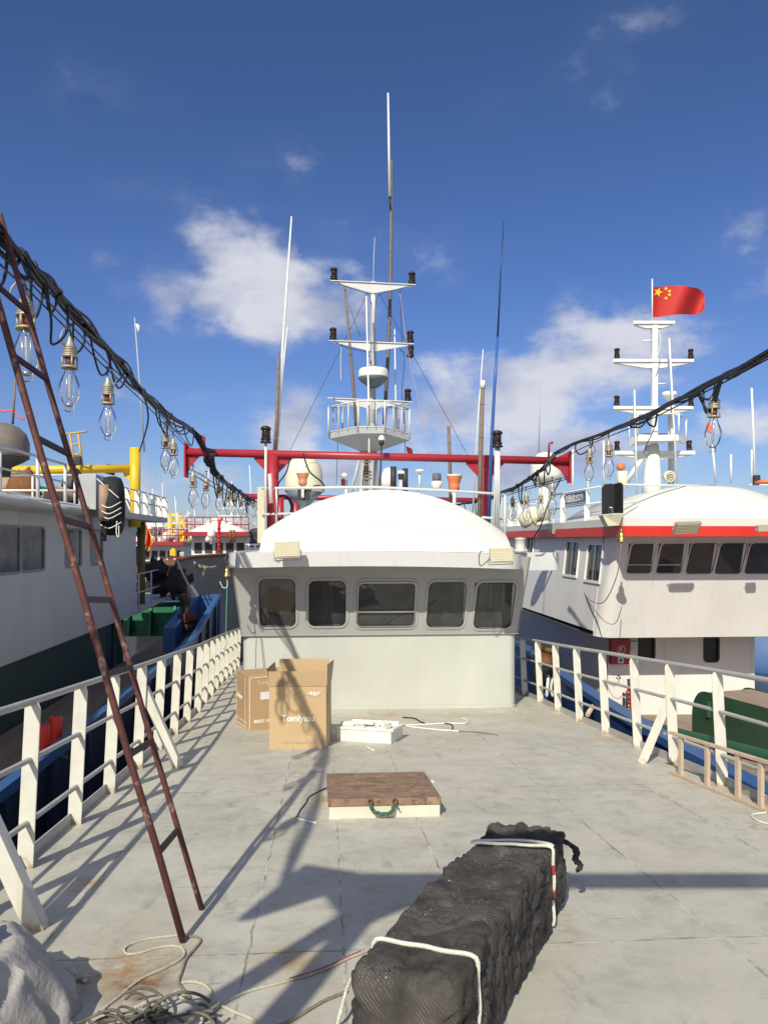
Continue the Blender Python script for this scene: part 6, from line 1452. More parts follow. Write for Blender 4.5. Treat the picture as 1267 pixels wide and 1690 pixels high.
for lb, pts, r_ in (('white whip antenna right of the flag mast pole', [(1117, 797), (1111, 690), (1104, 558)], .024), ('white antenna left of the flag mast rising past the cable', [(1051, 821), (1049, 740), (1046.5, 643)], .022), ('white antenna pole above the sidelight box', [(996, 806), (996, 728)], .026), ('white antenna pole above the blue number plate', [(945, 818), (945, 742)], .026),
                    ('thin white antenna rising behind the hanging lamp near the plate', [(970, 812), (970, 790)], .02), ('white antenna at the far right with thick lower joint', [(1246, 797), (1243, 715), (1240, 640)], .026), ('short white antenna beside the far right one', [(1240, 797), (1240, 742)], .022), ('short bare white rod on the right boat roof', [(1206, 797), (1206, 750)], .026), ('white rod with small red pennant behind the hanging lamp', [(1181, 797), (1175, 732)], .026)):
    pole('antenna', lb, 'antenna', pts, r_, M_white, 19.0)
mb = MB(); mb.grid([[P(1165 + j * 2.4, 697 + i * 3 + j, 19 + .03 * math.sin(j)) for j in range(6)] for i in range(6)]); tag(mb.build('pennant', M_oflag, solid=.004), 'small red pennant on the white rod behind the hanging lamp', 'pennant')
kb = mb = MB(); mb.lathe([(.03, -.16), (.17, -.05), (.19, 0), (.17, .06), (.001, .09)], P(1104.5, 651, 19.4), 18); tag(mb.build('satellite_dome', M_white), 'small white dome beside the pole above the crossing cable', 'radome')
rd2 = thing('radome', 'large white satellite dome behind the right end of the red gantry', 'radome', P(900, 860, 19)); k = 19 / FPX
mb = MB(); mb.lathe([(12 * k, -1 * k), (25 * k, 5 * k), (26 * k, 12 * k), (25 * k, 28 * k), (21 * k, 40 * k), (12 * k, 48 * k), (.001, 50.5 * k)], P(900, 796, 19), 28); mb.build('shell', M_white, rd2)
mb = MB(); mb.tube([P(897, 862, 19), P(897, 796, 19)], [.17, .12], 14); mb.build('pedestal', M_white, rd2)
mb = MB(); mb.tube([P(884, 866, 18.6), P(872, 838, 18.6)], .05, 8); mb.tube([P(884, 866, 18.6), P(905, 862, 18.6)], .05, 8); mb.lathe([(.26, 0), (.30, .1), (.26, .3), (.1, .38), (.001, .4)], P(880, 862, 18.9), 18, (-.6, 0, .8)); tag(mb.build('deck_davit', M_dome), 'cream curved davit base at the foot of the white dome pedestal', 'davit')
vt = thing('ventilator', 'cream ventilator with orange-brown cap left of the flag mast foot', 'ventilator', P(1026, 805, 17.5)); k = 17.5 / FPX
mb = MB(); mb.tube([P(1027, 806, 17.5), P(1027, 778, 17.5)], .12, 14); mb.build('trunk', M_dome, vt)
mb = MB(); mb.lathe([(5 * k, -4 * k), (7.5 * k, 0), (6 * k, 6 * k), (.001, 9 * k)], P(1024, 772, 17.5), 16); mb.build('cap', M_orange, vt)
hs = thing('horn_speaker', 'round pale grille horn at the foot of the right mast', 'horn', P(1106, 790, 17.3)); k = 17.3 / FPX
mb = MB(); mb.lathe([(9 * k, 0), (9.5 * k, .03), (9.5 * k, .12), (4 * k, .2), (2 * k, .3)], P(1106, 786, 17.2), 20, (-.15, 1, 0)); mb.build('bell_mouth', M_dome, hs)
mb = MB(); 
for r_ in (3, 6): mb.tube([P(1106, 786, 17.15) + V((r_ * k * math.cos(t * .5), -.01, r_ * k * math.sin(t * .5))) for t in range(13)], .008, 5, closed=True)
mb.build('grille', M_ext, hs)
mb = MB(); mb.box(P(1248, 792, 17.6), (.14, .12, .22)); tag(mb.build('camera_unit', M_ext, bevel=.02), 'small dark and white camera unit on the far right roof edge', 'camera')
mb = MB(); mb.lathe([(.001, 0), (.2, .0), (.22, .05), (.1, .08), (.001, .09)], P(1262, 798, 17.4), 16); tag(mb.build('orange_float', M_orange), 'flat orange disc at the right edge of the roof', 'float')
M_flg = mat('grey_floodlight_housing', (.42, .43, .43), .4, metal=.3, var=.1)
flood(hy(1133, 871, 14.25), .50, .27, R(38), TH, 'grey floodlight on the red band of the right boat', -1, M_flg, .06)
flood(hy(1258, 872, 14.25), .22, .13, R(10), TH, 'small floodlight on the red band near the right edge', -1, M_flg, .06)
flood(hx(911, 877, xs - .05), .18, .12, R(10), TH - R(60), 'small grey floodlight on the shaded side band of the right boat', 1, M_flg, .06)
bell(hy(1025, 894, 14.35), .105, 'brass bell with long lanyard on the right boat')
cord('rope', 'dark lanyard from the right boat bell swinging to the side window', [(1024.5, 897, 14.4), (1019, 945, 14.5), (1003, 985, 15), (988, 996, 15.6), (968, 985, 17.0), (955, 955, 18.3)], 14.4, .010, M_ropeg, 'rope')
cord('rope', 'second loop of thin cord hanging on the right boat corner', [(1026, 1000, 14.9), (1018, 1025, 15.2), (1006, 1030, 15.4), (990, 1018, 15.9), (970, 990, 17), (955, 955, 18.3)], 15, .008, M_ropeg, 'rope')
# green drum-like locker on the right boat deck
gl = thing('green_locker', 'large dark green round-ended locker with plank top on the right boat deck', 'locker', V((5.6, 12.5, zl(12.5))))
fa, fb_ = V((5.20, 13.0, 0)), V((6.60, 8.6, 0)); fd = (fb_ - fa).normalized(); fn = V((fd.y, -fd.x, 0)); fn = fn if fn.x > 0 else -fn
zt2 = H - 2.50; zbm = zl(12) - .05
prof = [(0, zbm)] + [(.30 - .30 * math.cos(R(t)) + .0, zt2 - .42 + .42 * math.sin(R(t))) for t in range(0, 91, 15)] + [(4.6, zt2 - .0), (4.6, zbm)]
mb = MB(); mb.prism([V((fa.x, fa.y, 0)) + fd * a + V((0, 0, z)) for a, z in prof], fn * .03); mb.prism([V((fa.x, fa.y, 0)) + fn * .95 + fd * (a - .05) + V((0, 0, z)) for a, z in prof], fn * .03)
mb.build('side_plate', M_dgreen, gl)
mb = MB(); mb.prism([fa + fn * .03 + fd * .02 + V((0, 0, z)) for z in (zbm, zt2 - .42)] + [fa + fn * .95 + fd * .02 + V((0, 0, z)) for z in (zt2 - .42, zbm)], fd * .03); mb.build('end_plate', M_dgreen, gl)
mb = MB()
for k in range(30): 
    a_ = .30 + k * .143; p0 = fa + fd * a_ + fn * .032 + V((0, 0, zt2 - .05)); mb.hexa([p0, p0 + fd * .135, p0 + fd * .135 + fn * .915, p0 + fn * .915] + [p + V((0, 0, .035)) for p in (p0, p0 + fd * .135, p0 + fd * .135 + fn * .915, p0 + fn * .915)])
mb.build('plank_top', M_wood, gl)
mb = MB(); c = fa + fd * .42 - fn * .02 + V((0, 0, zt2 - .27)); mb.box(c, (.08, .05, .26), m=Matrix.Rotation(math.atan2(fd.y, fd.x), 3, 'Z')); mb.build('hinge', mat('mid_green_paint', (.02, .10, .045), .5), gl, bevel=.01)
mb = MB(); mb.lathe([(.22, 0), (.24, .02), (.24, .3), (.20, .34), (.001, .36)], V((7.6, 13.2, zt2 - .15)), 18); tag(mb.build('green_drum', M_dgreen), 'green rounded hood behind the locker at the right edge', 'drum')
# winch with hoses seen between the railing posts
wn_ = thing('winch', 'rust-red winch head with pale hoses seen between the right railing posts', 'winch', V((3.35, 15.4, zl(15.4))))
mb = MB(); mb.lathe([(.20, 0), (.20, .06), (.14, .08), (.14, .30), (.20, .32), (.2, .38)], P(897, 1098, 16.4), 16, (.3, 0, 1)); mb.build('drum', M_rust, wn_)
mb = MB()
for k in range(5): mb.tube([P(895 + 14 * math.cos(t * .5), 1108 + 3 * k + 4 * math.sin(t * .5), 16.1) for t in range(13)], .03, 6, closed=True)
mb.build('rope_turns', M_ropeg, wn_)
mb = MB(); mb.tube(spl([P(905, 1115, 15.9), P(903, 1135, 15.8), P(902, 1150, 15.8)], 4), .035, 7); mb.tube(spl([P(914, 1112, 15.9), P(909, 1135, 15.9), P(912, 1150, 15.9)], 4), .03, 7); mb.build('hoses', M_paper, wn_)
mb = MB(); mb.tube([P(897, 1120, 16.4), P(897, 1175, 16.4)], .1, 10); mb.build('stand', M_blue, wn_)
mb = MB(); mb.tube([P(969, 1180, 12.6), P(985, 1156, 13.2)], .04, 7); tag(mb.build('timber_prop', M_pwood), 'short timber prop leaning on the right boat bulwark', 'timber')
# blue boat beyond the right boat
bb = thing('fishing_boat', 'blue hulled boat glimpsed beyond the white lower house at the right edge', 'fishing boat', P(1300, 1100, 27))
mb = MB(); mb.grid([[P(1225, 1110, 27), P(1267, 1118, 26.5), P(1420, 1140, 25)], [P(1225, 1096, 27), P(1267, 1103, 26.5), P(1420, 1120, 25)], [P(1225, 1050, 27.4), P(1267, 1052, 27), P(1420, 1056, 25.6)]]); mb.build('bulwark', M_bluel, bb)
mb = MB(); mb.grid([[P(1225, 1170, 27.6), P(1267, 1180, 27), P(1420, 1200, 25.6)], [P(1225, 1110, 27.1), P(1267, 1118, 26.6), P(1420, 1140, 25.1)]]); mb.build('hull', M_ext, bb)
# ================================================================ LEFT BOAT (white and grey-green, yellow crane)
ls = thing('fishing_boat', 'white and grey-green fishing boat with yellow crane on the left', 'fishing boat', L(-8, 14, 0), TH)
M_lside = mat('left_boat_white', (.62, .62, .63), .5, var=.12, vs=1.0, drip=(.46, .43, .39), da=.5, stain=(.5, .45, .42), stain_amt=.12, ss=1.8, bump=.05, bs=4, stretch=(1, 1, .5))
XL = -5.0; y0_, y1_ = 6.0, 20.9
zk, zr = -1.96, .52
Wf = Wall(LP(XL, y0_, zk), V((-sT, cT, 0)), (0, 0, 1))
wl_ = []
for x0, x1, y0, y1 in ((-62, -32, 870, 955), (-14, 33, 870, 950), (36, 73, 873, 948), (108, 134, 874, 938), (150, 169, 877, 934)):
    a0, _ = rpx(Wf, x0, 900); a1, _ = rpx(Wf, x1, 900); wl_.append((a0, a1, 1.45, 2.17))
mb = MB(); Wf.holed(mb, 0, y1_ - y0_, 0, zr - zk, wl_, -.05, 0)
e_ = LP(XL, y1_, zk); mb.add([e_, LP(XL - 4, y1_, zk), LP(XL - 4, y1_, zr), LP(XL, y1_, zr)], [(0, 1, 2, 3)])
mb.add([LP(XL, y0_, zk), LP(XL - 4, y0_, zk), LP(XL - 4, y1_, zk), LP(XL, y1_, zk)], [(0, 1, 2, 3)])
mb.build('side_wall', M_lside, ls)
M_border = mat('brushed_grey_border', (.30, .30, .31), .6, var=.2, vs=6)
for i, (a0, a1, b0, b1) in enumerate(wl_):
    mb = MB(); Wf.ring(mb, a0 + .01, a1 - .01, b0 + .01, b1 - .01, .06, .05, .001, .010); f_ = mb.build('window', M_border, ls)
    mb = MB(); mb.add([Wf.p(a, b, -.015) for a, b in ((a0, b0), (a1, b0), (a1, b1), (a0, b1))], [(0, 1, 2, 3)]); mb.build('glass', M_winf, f_)
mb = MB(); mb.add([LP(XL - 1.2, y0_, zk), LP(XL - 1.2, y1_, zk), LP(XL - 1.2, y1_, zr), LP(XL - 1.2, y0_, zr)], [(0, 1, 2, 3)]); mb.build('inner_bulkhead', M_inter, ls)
# recessed lower wall
Wg = Wall(LP(XL - .35, y0_, -4.2), V((-sT, cT, 0)), (0, 0, 1)); a0, _ = rpx(Wg, 175, 1050); a1, _ = rpx(Wg, 193, 1050)
mb = MB(); Wg.holed(mb, 0, y1_ - y0_, 0, 4.2 + zk + .01, [(a0, a1, .9, 2.1)], -.05, 0); mb.add([LP(XL - .35, y1_, -4.2), LP(XL - 4, y1_, -4.2), LP(XL - 4, y1_, zk), LP(XL - .35, y1_, zk)], [(0, 1, 2, 3)]); mb.build('lower_wall', M_teal, ls)
mb = MB(); Wg.slab(mb, a0, a1, .9, 2.1, -.12, -.08); mb.build('door', M_navy, ls)
mb = MB(); Wg.slab(mb, a1 + .25, a1 + .33, 0, 4.2 + zk, .001, .08); mb.build('corner_trim', M_teal, ls)
# roof deck with overhang
zr2 = .66
mb = MB(); plr = [(XL + .42, 5.5), (XL + .42, 14.6), (XL + .12, 15.4), (XL + .12, 17.2), (XL + .42, 17.9), (XL + .42, 22.9), (XL - 4, 22.9), (XL - 4, 5.5)]
mb.prism([LP(x, y, zr) for x, y in plr], (0, 0, zr2 - zr)); mb.build('roof_deck', mat('left_roof_paint', (.50, .50, .51), .5, var=.12, vs=2, stain=(.4, .38, .34), stain_amt=.2), ls)
# curved awning lip over the windows
rows = []
for k in range(61):
    y = 5.5 + 9.6 * k / 60; t = k / 60; wv_ = .07 * math.sin(t * 17) + .04 * math.sin(t * 41 + 1)
    rows.append([LP(XL + .15, y, zr2 + .06), LP(XL + .62 + wv_, y, zr2 - .06 - wv_ * .5), LP(XL + .625 + wv_, y, zr2 - .10 - wv_ * .5), LP(XL + .42, y, zr - .02), LP(XL + .02, y, zr - .04)])
mb = MB(); mb.grid(rows); mb.build('awning', mat('awning_white', (.72, .72, .72), .5, var=.08), ls)
# roof railing
mb = MB(); xr_ = XL + .1
for z in (1.44, 1.10): mb.tube([LP(xr_, 5.5, z), LP(xr_, 15.0, z - .0)], .024 if z > 1.3 else .018, 7)
for y in (6.5, 8.2, 10.0, 12.05, 13.6, 15.0): mb.tube([LP(xr_, y, zr2), LP(xr_, y, 1.44)], .032, 7)
mb.build('roof_rail', M_lgrey, ls)
mb = MB(); 
for z in (1.28, .98): mb.tube([LP(xr_, 15.5, z), LP(xr_ - 2.5, 15.6, z)], .02, 6)
for x in (0, .8, 1.6, 2.4): mb.tube([LP(xr_ - x, 15.55, zr2), LP(xr_ - x, 15.55, 1.28)], .022, 6)
mb.tube([LP(xr_ - .6, 16.6, zr2 + .1), LP(xr_ - 2.2, 15.8, 1.2)], .03, 6); mb.build('cross_rail', M_white, ls)
for i, y in enumerate((17.6, 18.5, 19.4, 20.3, 21.2, 22.0, 22.8)):
    mb = MB(); a, b = LP(XL + .38, y, zr2), LP(XL + .38, y, 1.22); mb.bar(a, b, .12, .02, up=(0, 1, 0)); mb.build('rail_post', M_white, ls)
mb = MB()
for z in (1.23, .96): mb.tube([LP(XL + .38, 17.4, z), LP(XL + .38, 22.85, z)], .022, 6)
mb.tube([LP(XL + .38, 22.85, 1.23), LP(XL - 2, 22.85, 1.23)], .022, 6); mb.build('aft_rail', M_lgrey, ls)
# grey locker on the roof, column under the overhang
mb = MB(); a, b = LP(XL - .25, 16.0, zr2), LP(XL + .12, 17.3, 1.42); mb.hexa([LP(x, y, z) for z in (zr2, 1.42) for x, y in ((XL - .25, 16.9), (XL + .12, 16.9), (XL + .12, 18.1), (XL - .25, 18.1))]); mb.build('roof_locker', M_grey, ls, bevel=.01)
mb = MB(); mb.tube([P(233, 862, 22.0), P(233, 1000, 22.0)], .11, 12); mb.build('column', M_soil, ls)
# aft walkway with rail
mb = MB(); mb.prism([LP(XL, y1_, zk - .02), LP(XL + .02, 25.8, zk + .12), LP(XL - 1.5, 25.8, zk + .12), LP(XL - 1.5, y1_, zk - .02)], (0, 0, .12)); mb.build('walkway', M_lside, ls)
mb = MB(); 
for y in (21.2, 22.7, 24.2, 25.7): mb.tube([LP(XL, y, zk), LP(XL, y, zk + 1.05)], .025, 6)
for z in (.55, 1.05): mb.tube([LP(XL, y1_, zk + z), LP(XL, 25.8, zk + z + .05)], .02, 6)
mb.build('walkway_rail', M_lgrey, ls)
# yellow crane
mb = MB(); yc = 19.8; mb.tube([P(223, 870, yc), P(223, 739, yc)], .135, 18); mb.build('crane_post', M_yel, ls)
mb = MB(); mb.tube([P(20, 776, yc - 1.0), P(216, 773, yc)], .105, 16); mb.build('crane_boom', M_yel, ls)
mb = MB(); mb.prism([P(216, 780, yc), P(216, 795, yc), P(205, 786, yc), P(203, 780, yc)], (0, .03, 0)); mb.build('crane_gusset', M_yel, ls)
mb = MB(); mb.tube([P(185, 767, yc), P(181, 783, yc)], .12, 10); mb.tube([P(122, 768, yc - .4), P(118, 783, yc - .4)], .13, 10); mb.build('crane_strap', M_ext, ls)
# hull side
pb = [(-4.6, -2), (-3.3, 2), (-3.1, 6), (-3.05, 10), (-3.05, 18.4), (-3.06, 22.8)]
zb4 = lambda y: -2.38 if y < 12 else (-2.36 + .01 * (y - 12) if y < 18.4 else -2.30 + (y - 18.4) * .163)
sp4 = [p for p in spl([V((x, y, 0)) for x, y in pb], 6)]
for nm, off, m_ in (('bulwark_cap', 0, M_bluel),):
    mb = MB(); o_ = [LP(p.x, p.y, zb4(p.y)) for p in sp4]; i_ = [LP(p.x - .13, p.y, zb4(p.y)) for p in sp4]
    mb.grid([i_, o_], smooth=False); mb.grid([o_, [p - V((0, 0, .12)) for p in o_]], smooth=False); mb.grid([[p - V((0, 0, 1.1)) for p in i_], i_], smooth=False); mb.build(nm, m_, ls)
mb = MB(); mb.grid([[LP(p.x - .03, p.y, zb4(p.y) - .121) for p in sp4], [LP(p.x - .2, p.y, -H - .3) for p in sp4]]); 
for y in [5 + i * 1.3 for i in range(14)]: mb.hexa([LP(x, yy, z) for z in (-H, zb4(y) - .13) for x, yy in ((-3.12, y), (-3.03, y), (-3.03, y + .1), (-3.12, y + .1))])
mb.build('hull', M_navy, ls)
mb = MB(); mb.prism([LP(-3.06, 22.8, -1.58), LP(-3.95, 22.8, -1.62), LP(-3.95, 23.1, -1.62), LP(-3.06, 23.1, -1.58)], (0, 0, -.12)); mb.prism([LP(-3.65, 19.2, -2.15), LP(-3.95, 19.2, -2.15), LP(-3.95, 22.8, -1.62), LP(-3.65, 22.8, -1.62)], (0, 0, -.6)); mb.prism([LP(-3.06, 22.82, -1.7), LP(-3.95, 22.82, -1.74), LP(-3.95, 22.82, -4.4), LP(-3.06, 22.82, -4.4)], (0.02, .1, 0)); mb.build('stern_bulwark', M_bluel, ls)
mb = MB(); mb.grid([[LP(-5.3, y, -3.2) for y in (4, 10, 20, 27)], [LP(-3.2, y, -3.2) for y in (4, 10, 20, 27)]], smooth=False, flip=True); mb.build('deck', M_wood, ls)
mb = MB(); mb.prism([LP(-6.9, 26.6, -2.02), LP(-4.3, 26.6, -2.02), LP(-4.3, 26.6, -3.25), LP(-6.9, 26.6, -3.25)], (0, .1, 0)); mb.build('green_bulwark', M_green, ls)
for x in (-6.6, -5.9, -5.1, -4.4):
    mb = MB(); mb.prism([LP(x, 26.3, -3.2), LP(x, 26.59, -2.1), LP(x, 26.59, -3.2)], (.07, 0, 0)); mb.build('green_bracket', M_green, ls)
mb = MB(); mb.prism([LP(-6.95, 26.4, -1.98), LP(-4.2, 26.4, -1.98), LP(-4.2, 26.8, -1.98), LP(-6.95, 26.8, -1.98)], (0, 0, -.1)); mb.build('green_bulwark_cap', M_bluel, ls)
# things on the left boat
for x, y, h_, lb in ((71.5, 1240, 43, 'bright red cylinder nearer of two standing on the blue bulwark'), (92, 1226, 43, 'bright red cylinder farther of two standing on the blue bulwark')):
    Y = 9.0 if x < 80 else 9.7; k = Y / FPX; mb = MB(); mb.lathe([(9.5 * k, -6 * k), (10 * k, -5 * k), (10 * k, h_ * k * .98), (9.5 * k, h_ * k), (4 * k, h_ * k), (3 * k, h_ * k * .96)], P(x, y, Y), 20); tag(mb.build('red_cylinder', M_redbr), lb, 'cylinder')
mb = MB()
for q_ in range(9):
    a = P(78 + q_ * 3, 1246 - q_ * 1.2, 9.1); mb.tube(spl([a, a + V((rnd.uniform(-.1, .1), rnd.uniform(-.1, .1), rnd.uniform(-.05, .05))), a + V((rnd.uniform(-.15, .15), rnd.uniform(-.1, .1), -.08))], 4), .007, 5)
tag(mb.build('twine', M_cyan), 'cyan twine tangled on the blue bulwark below the red cylinders', 'twine')
mb = MB(); mb.tube([P(104, 1222, 10.5), P(172, 1162, 13.2)], .035, 8); mb.tube([P(118, 1212, 10.8), P(176, 1158, 13.4)], .028, 8); tag(mb.build('bamboo_poles', M_stick), 'two bamboo poles lying on the left boat deck behind the blue bulwark', 'poles')
ty = thing('lashed_fender', 'black lashed tyre fender hanging at the left boat roof edge', 'fender', P(184, 885, 16.3)); c = P(186, 835, 16.3); k = 16.3 / FPX
mb = MB(); ro, ri, wd_ = 49 * k, 24 * k, .20
mb.lathe([(ri, -wd_ * .6), (ri + .05, -wd_ * .95), (ro - .12, -wd_), (ro - .03, -wd_ * .8), (ro, -wd_ * .3), (ro, wd_ * .3), (ro - .03, wd_ * .8), (ro - .12, wd_), (ri + .05, wd_ * .95), (ri, wd_ * .6), (ri, -wd_ * .6)], c, 36, (1, .22, 0)); mb.build('tyre', M_rubber, ty)
mb = MB(); mb.tube([P(172, 800, 15.75), P(171, 860, 15.75)], .10, 12); mb.build('canvas_cover', M_sack, ty)
mb = MB()
for y in (832, 842, 850, 866): mb.tube(spl([P(166, y, 15.7), P(180, y + 6, 15.55), P(200, y - 4, 15.8)], 5), .013, 6)
mb.tube([P(160, 790, 15.9), P(196, 822, 15.6)], .012, 6); mb.tube(spl([P(193, 860, 15.6), P(192, 880, 15.6), P(196, 886, 15.6), P(196, 868, 15.6)], 4), .012, 6); mb.build('lashing', M_ropew, ty)
mb = MB(); mb.tube(spl([P(170, 868, 15.6), P(172, 880, 15.6), P(171, 893, 15.6)], 4), [.05] * 9, 7); tag(mb.build('black_rag', M_rubber), 'black rag dangling under the lashed tyre fender', 'rag')
gd = thing('radome', 'weathered grey-brown radome on the left boat roof', 'radome', P(2, 790, 15)); k = 15 / FPX
mb = MB(); mb.lathe([(42 * k, 0), (43.5 * k, 8 * k), (43 * k, 28 * k), (38 * k, 42 * k), (28 * k, 52 * k), (14 * k, 58 * k), (.001, 60 * k)], P(2, 757, 15), 32); mb.build('shell', M_gdome, gd)
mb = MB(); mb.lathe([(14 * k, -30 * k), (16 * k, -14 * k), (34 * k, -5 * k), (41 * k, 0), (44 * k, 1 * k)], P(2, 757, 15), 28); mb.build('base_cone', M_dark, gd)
pole('pole', 'thin wooden pole standing behind the grey-brown radome', 'pole', [(21, 700), (25, 628)], .025, M_stick, 15.3)
mb = MB(); mb.grid([[P(-4 + 5 * j, 670 + 2 * j + 4 * math.sin(j) + i * 3, 15.3) for j in range(10)] for i in range(2)]); tag(mb.build('streamer', M_oflag, solid=.004), 'narrow orange-red streamer tied to the pole above the radome', 'streamer')
sy = thing('small_ladder', 'small yellow rung frame standing above the yellow crane boom', 'ladder frame', P(127, 770, 19)); 
mb = MB()
for x0, x1 in ((115, 124), (129, 136)): mb.tube([P(x0, 716, 19), P(x1, 770, 19)], .030, 7)
mb.build('side_rail', mat('dull_yellow_paint', (.52, .36, .10), .6, var=.2, vs=6), sy)
for y, d in ((733, 2.5), (750, 5), (766, 8)): mb = MB(); mb.tube([P(115 + d, y, 19), P(129 + d, y, 19)], .025, 6); mb.build('rung', mat('dull_yellow_paint', (.52, .36, .10)), sy)
mb = MB(); mb.tube([P(104, 717, 19), P(143, 712, 19)], .03, 7); mb.build('top_bar', mat('dull_yellow_paint', (.52, .36, .10)), sy)
mb = MB(); mb.box(P(128, 760, 18.9), (.16, .1, .22)); tag(mb.build('box', M_ext, bevel=.02), 'small dark box fixed in the yellow rung frame', 'box')
# heap of gear behind the roof rail
for i, (x, y, w_, h_, m_, lb) in enumerate(((95, 819, .35, .2, M_sack, 'reddish canvas gear heap behind the left roof rail'), (40, 806, .35, .4, M_rust, 'rust-brown machinery behind the left roof rail'), (122, 806, .25, .4, M_ext, 'dark machinery hanging behind the left roof rail'), (16, 806, .3, .3, M_sack, 'brown machinery beside the radome'), (148, 815, .35, .3, M_lgrey, 'white machine housing behind the left roof rail'), (70, 818, .4, .2, M_green, 'green net heap behind the left roof rail'))):
    c = P(x, y, 16.8 + i * .2); mb = MB(); rows = []
    for a in range(9):
        ph = math.pi * a / 8 - math.pi / 2; row = []
        for b in range(17):
            th = 2 * math.pi * b / 16; d = V((math.cos(ph) * math.cos(th), math.cos(ph) * math.sin(th), math.sin(ph))); n_ = 1 + .5 * noise.noise(d * 2.3 + V((i, i, 0))); row.append(c + V((d.x * w_ * n_, d.y * .3, d.z * h_ * n_)))
        rows.append(row)
    mb.grid(rows); tag(mb.build('gear_heap', m_), lb, 'gear')
bd = thing('mooring_bollard', 'dark ribbed mooring roller on the left boat stern beside the blue bulwark', 'bollard', P(311, 1040, 20)); k = 20 / FPX
mb = MB(); mb.lathe([(12 * k, 0), (12 * k, 12 * k), (9 * k, 16 * k), (8 * k, 50 * k), (11 * k, 56 * k), (11 * k, 62 * k), (.001, 63 * k)], P(311, 1042, 20), 18, (-.12, 0, 1)); mb.build('drum', mat('dark_roller', (.06, .045, .045), .7, var=.4, vs=4), bd)
mb = MB(); mb.lathe([(13 * k, 14 * k), (14 * k, 18 * k), (14 * k, 28 * k), (13 * k, 31 * k)], P(311, 1042, 20), 18, (-.12, 0, 1)); mb.build('worn_band', mat('worn_red_band', (.13, .03, .03), .7, var=.4, vs=4), bd)

# ================================================================ BOATS BEHIND
# grey bow pointing at us
gb = thing('fishing_boat', 'big grey bow with dark number moored behind the blue stern bulwark', 'fishing boat', P(350, 1080, 27))
def hb_(u, v):                         # u 0 stem .. 1 aft along our side, v 0 deck edge .. 1 water
    top = [(290, 934, 23.5), (293, 926, 23.7), (310, 920, 24.5), (350, 917, 26.5), (405, 914, 30), (470, 912, 34)]
    bot = [(330, 1060, 25.0), (334, 1066, 25.2), (344, 1075, 26.2), (368, 1085, 28), (410, 1085, 31), (475, 1060, 35)]
    x = u * (len(top) - 1); i = min(len(top) - 2, int(x)); f = x - i
    a = [top[i][k] + (top[i + 1][k] - top[i][k]) * f for k in range(3)]; b = [bot[i][k] + (bot[i + 1][k] - bot[i][k]) * f for k in range(3)]
    w_ = v ** .8; pa, pb_ = P(*a), P(*b); p = pa.lerp(pb_, w_); p.y += .5 * math.sin(v * 3.14) * (1 - u) ; return p
mb = MB(); mb.grid([[hb_(u / 24, v / 12) for u in range(25)] for v in range(13)], flip=True)
mb.build('hull', M_hullg, gb)
mb = MB(); far_ = lambda p, v: p + V((-3.5, 7, .2 + .0 * v))
mb.grid([[hb_(0, v / 12), hb_(0, v / 12).lerp(hb_(0, v / 12) + V((-4.2 + 2.4 * v / 12, 8, 0)), .5), hb_(0, v / 12) + V((-4.2 + 2.4 * v / 12, 8, 0))] for v in range(13)]); mb.build('far_hull_side', M_hullg, gb)
mb = MB(); e1 = [hb_(u / 24, 0) for u in range(25)]; mb.tube(e1, .06, 8); mb.grid([[p + V((0, .1, -.35)) for p in e1], [p + V((-5 + i * .1, 9, -.35)) for i, p in enumerate(e1)]], smooth=False); mb.build('gunwale', M_rust, gb)
t0, t1 = P(307, 966, 23.9), P(333, 949, 24.7); u_ = (t1 - t0).normalized(); v_ = V((-.25, -.2, 1)); v_ = (v_ - u_ * v_.dot(u_)).normalized()
textmesh('06307', .34, t0 + V((0, -.28, -.05)), u_, v_, M_black, 'hull_number', gb, depth=.02, bold=.012, sx=.72)
mb = MB(); mb.tube(spl([P(320, 929, 23.6), P(330, 935, 23.5), P(345, 938, 23.6), P(356, 936, 24.2)], 4), .06, 8); mb.tube([P(338, 938, 23.5), P(333, 957, 23.5)], .03, 6); tag(mb.build('driftwood_fender', M_ropeg), 'pale rope and timber fender hanging on the grey bow', 'fender')
mb = MB(); mb.tube(spl([P(293, 926, 23.4), P(303, 950, 22.5), P(322, 985, 21.5)], 4), .035, 6); tag(mb.build('mooring_rope', M_rope), 'pale mooring rope running down from the grey bow', 'rope')
mb = MB(); mb.prism([P(313, 966, 22.2), P(325, 985, 22.2), P(316, 992, 22.2)], (0, .3, 0)); tag(mb.build('canvas_wedge', M_dome), 'cream wedge of canvas at the foot of the mooring rope', 'canvas')

for i, (x, y, w_, h_, Y, lb) in enumerate(((256, 942, 17, 17, 23.5, 'black net heap behind the left boat walkway rail'), (292, 962, 15, 22, 23.2, 'dark shaded winch gear left of the grey bow stem'), (268, 965, 18, 15, 23.8, 'dark gear behind the end of the left boat wall'))):
    k = Y / FPX; c = P(x, y, Y); mb = MB(); rows = []
    for a in range(17):
        ph = math.pi * a / 16 - math.pi / 2; row = []
        for b in range(33):
            th = 2 * math.pi * b / 32; d = V((math.cos(ph) * math.cos(th), math.cos(ph) * math.sin(th), math.sin(ph))); n_ = 1 + .7 * noise.noise(d * 2.3 + V((i * 3, i, 0))) + .3 * noise.noise(d * 6); row.append(c + V((d.x * w_ * k * n_, d.y * .4, d.z * h_ * k * n_)))
        rows.append(row)
    mb.grid(rows); tag(mb.build('gear_heap', mat('dark_shaded_gear', (.035, .035, .038), .9, var=.5, vs=3, stain=(.12, .10, .08), stain_amt=.3, ss=5, bump=.6, bs=9)), lb, 'gear')

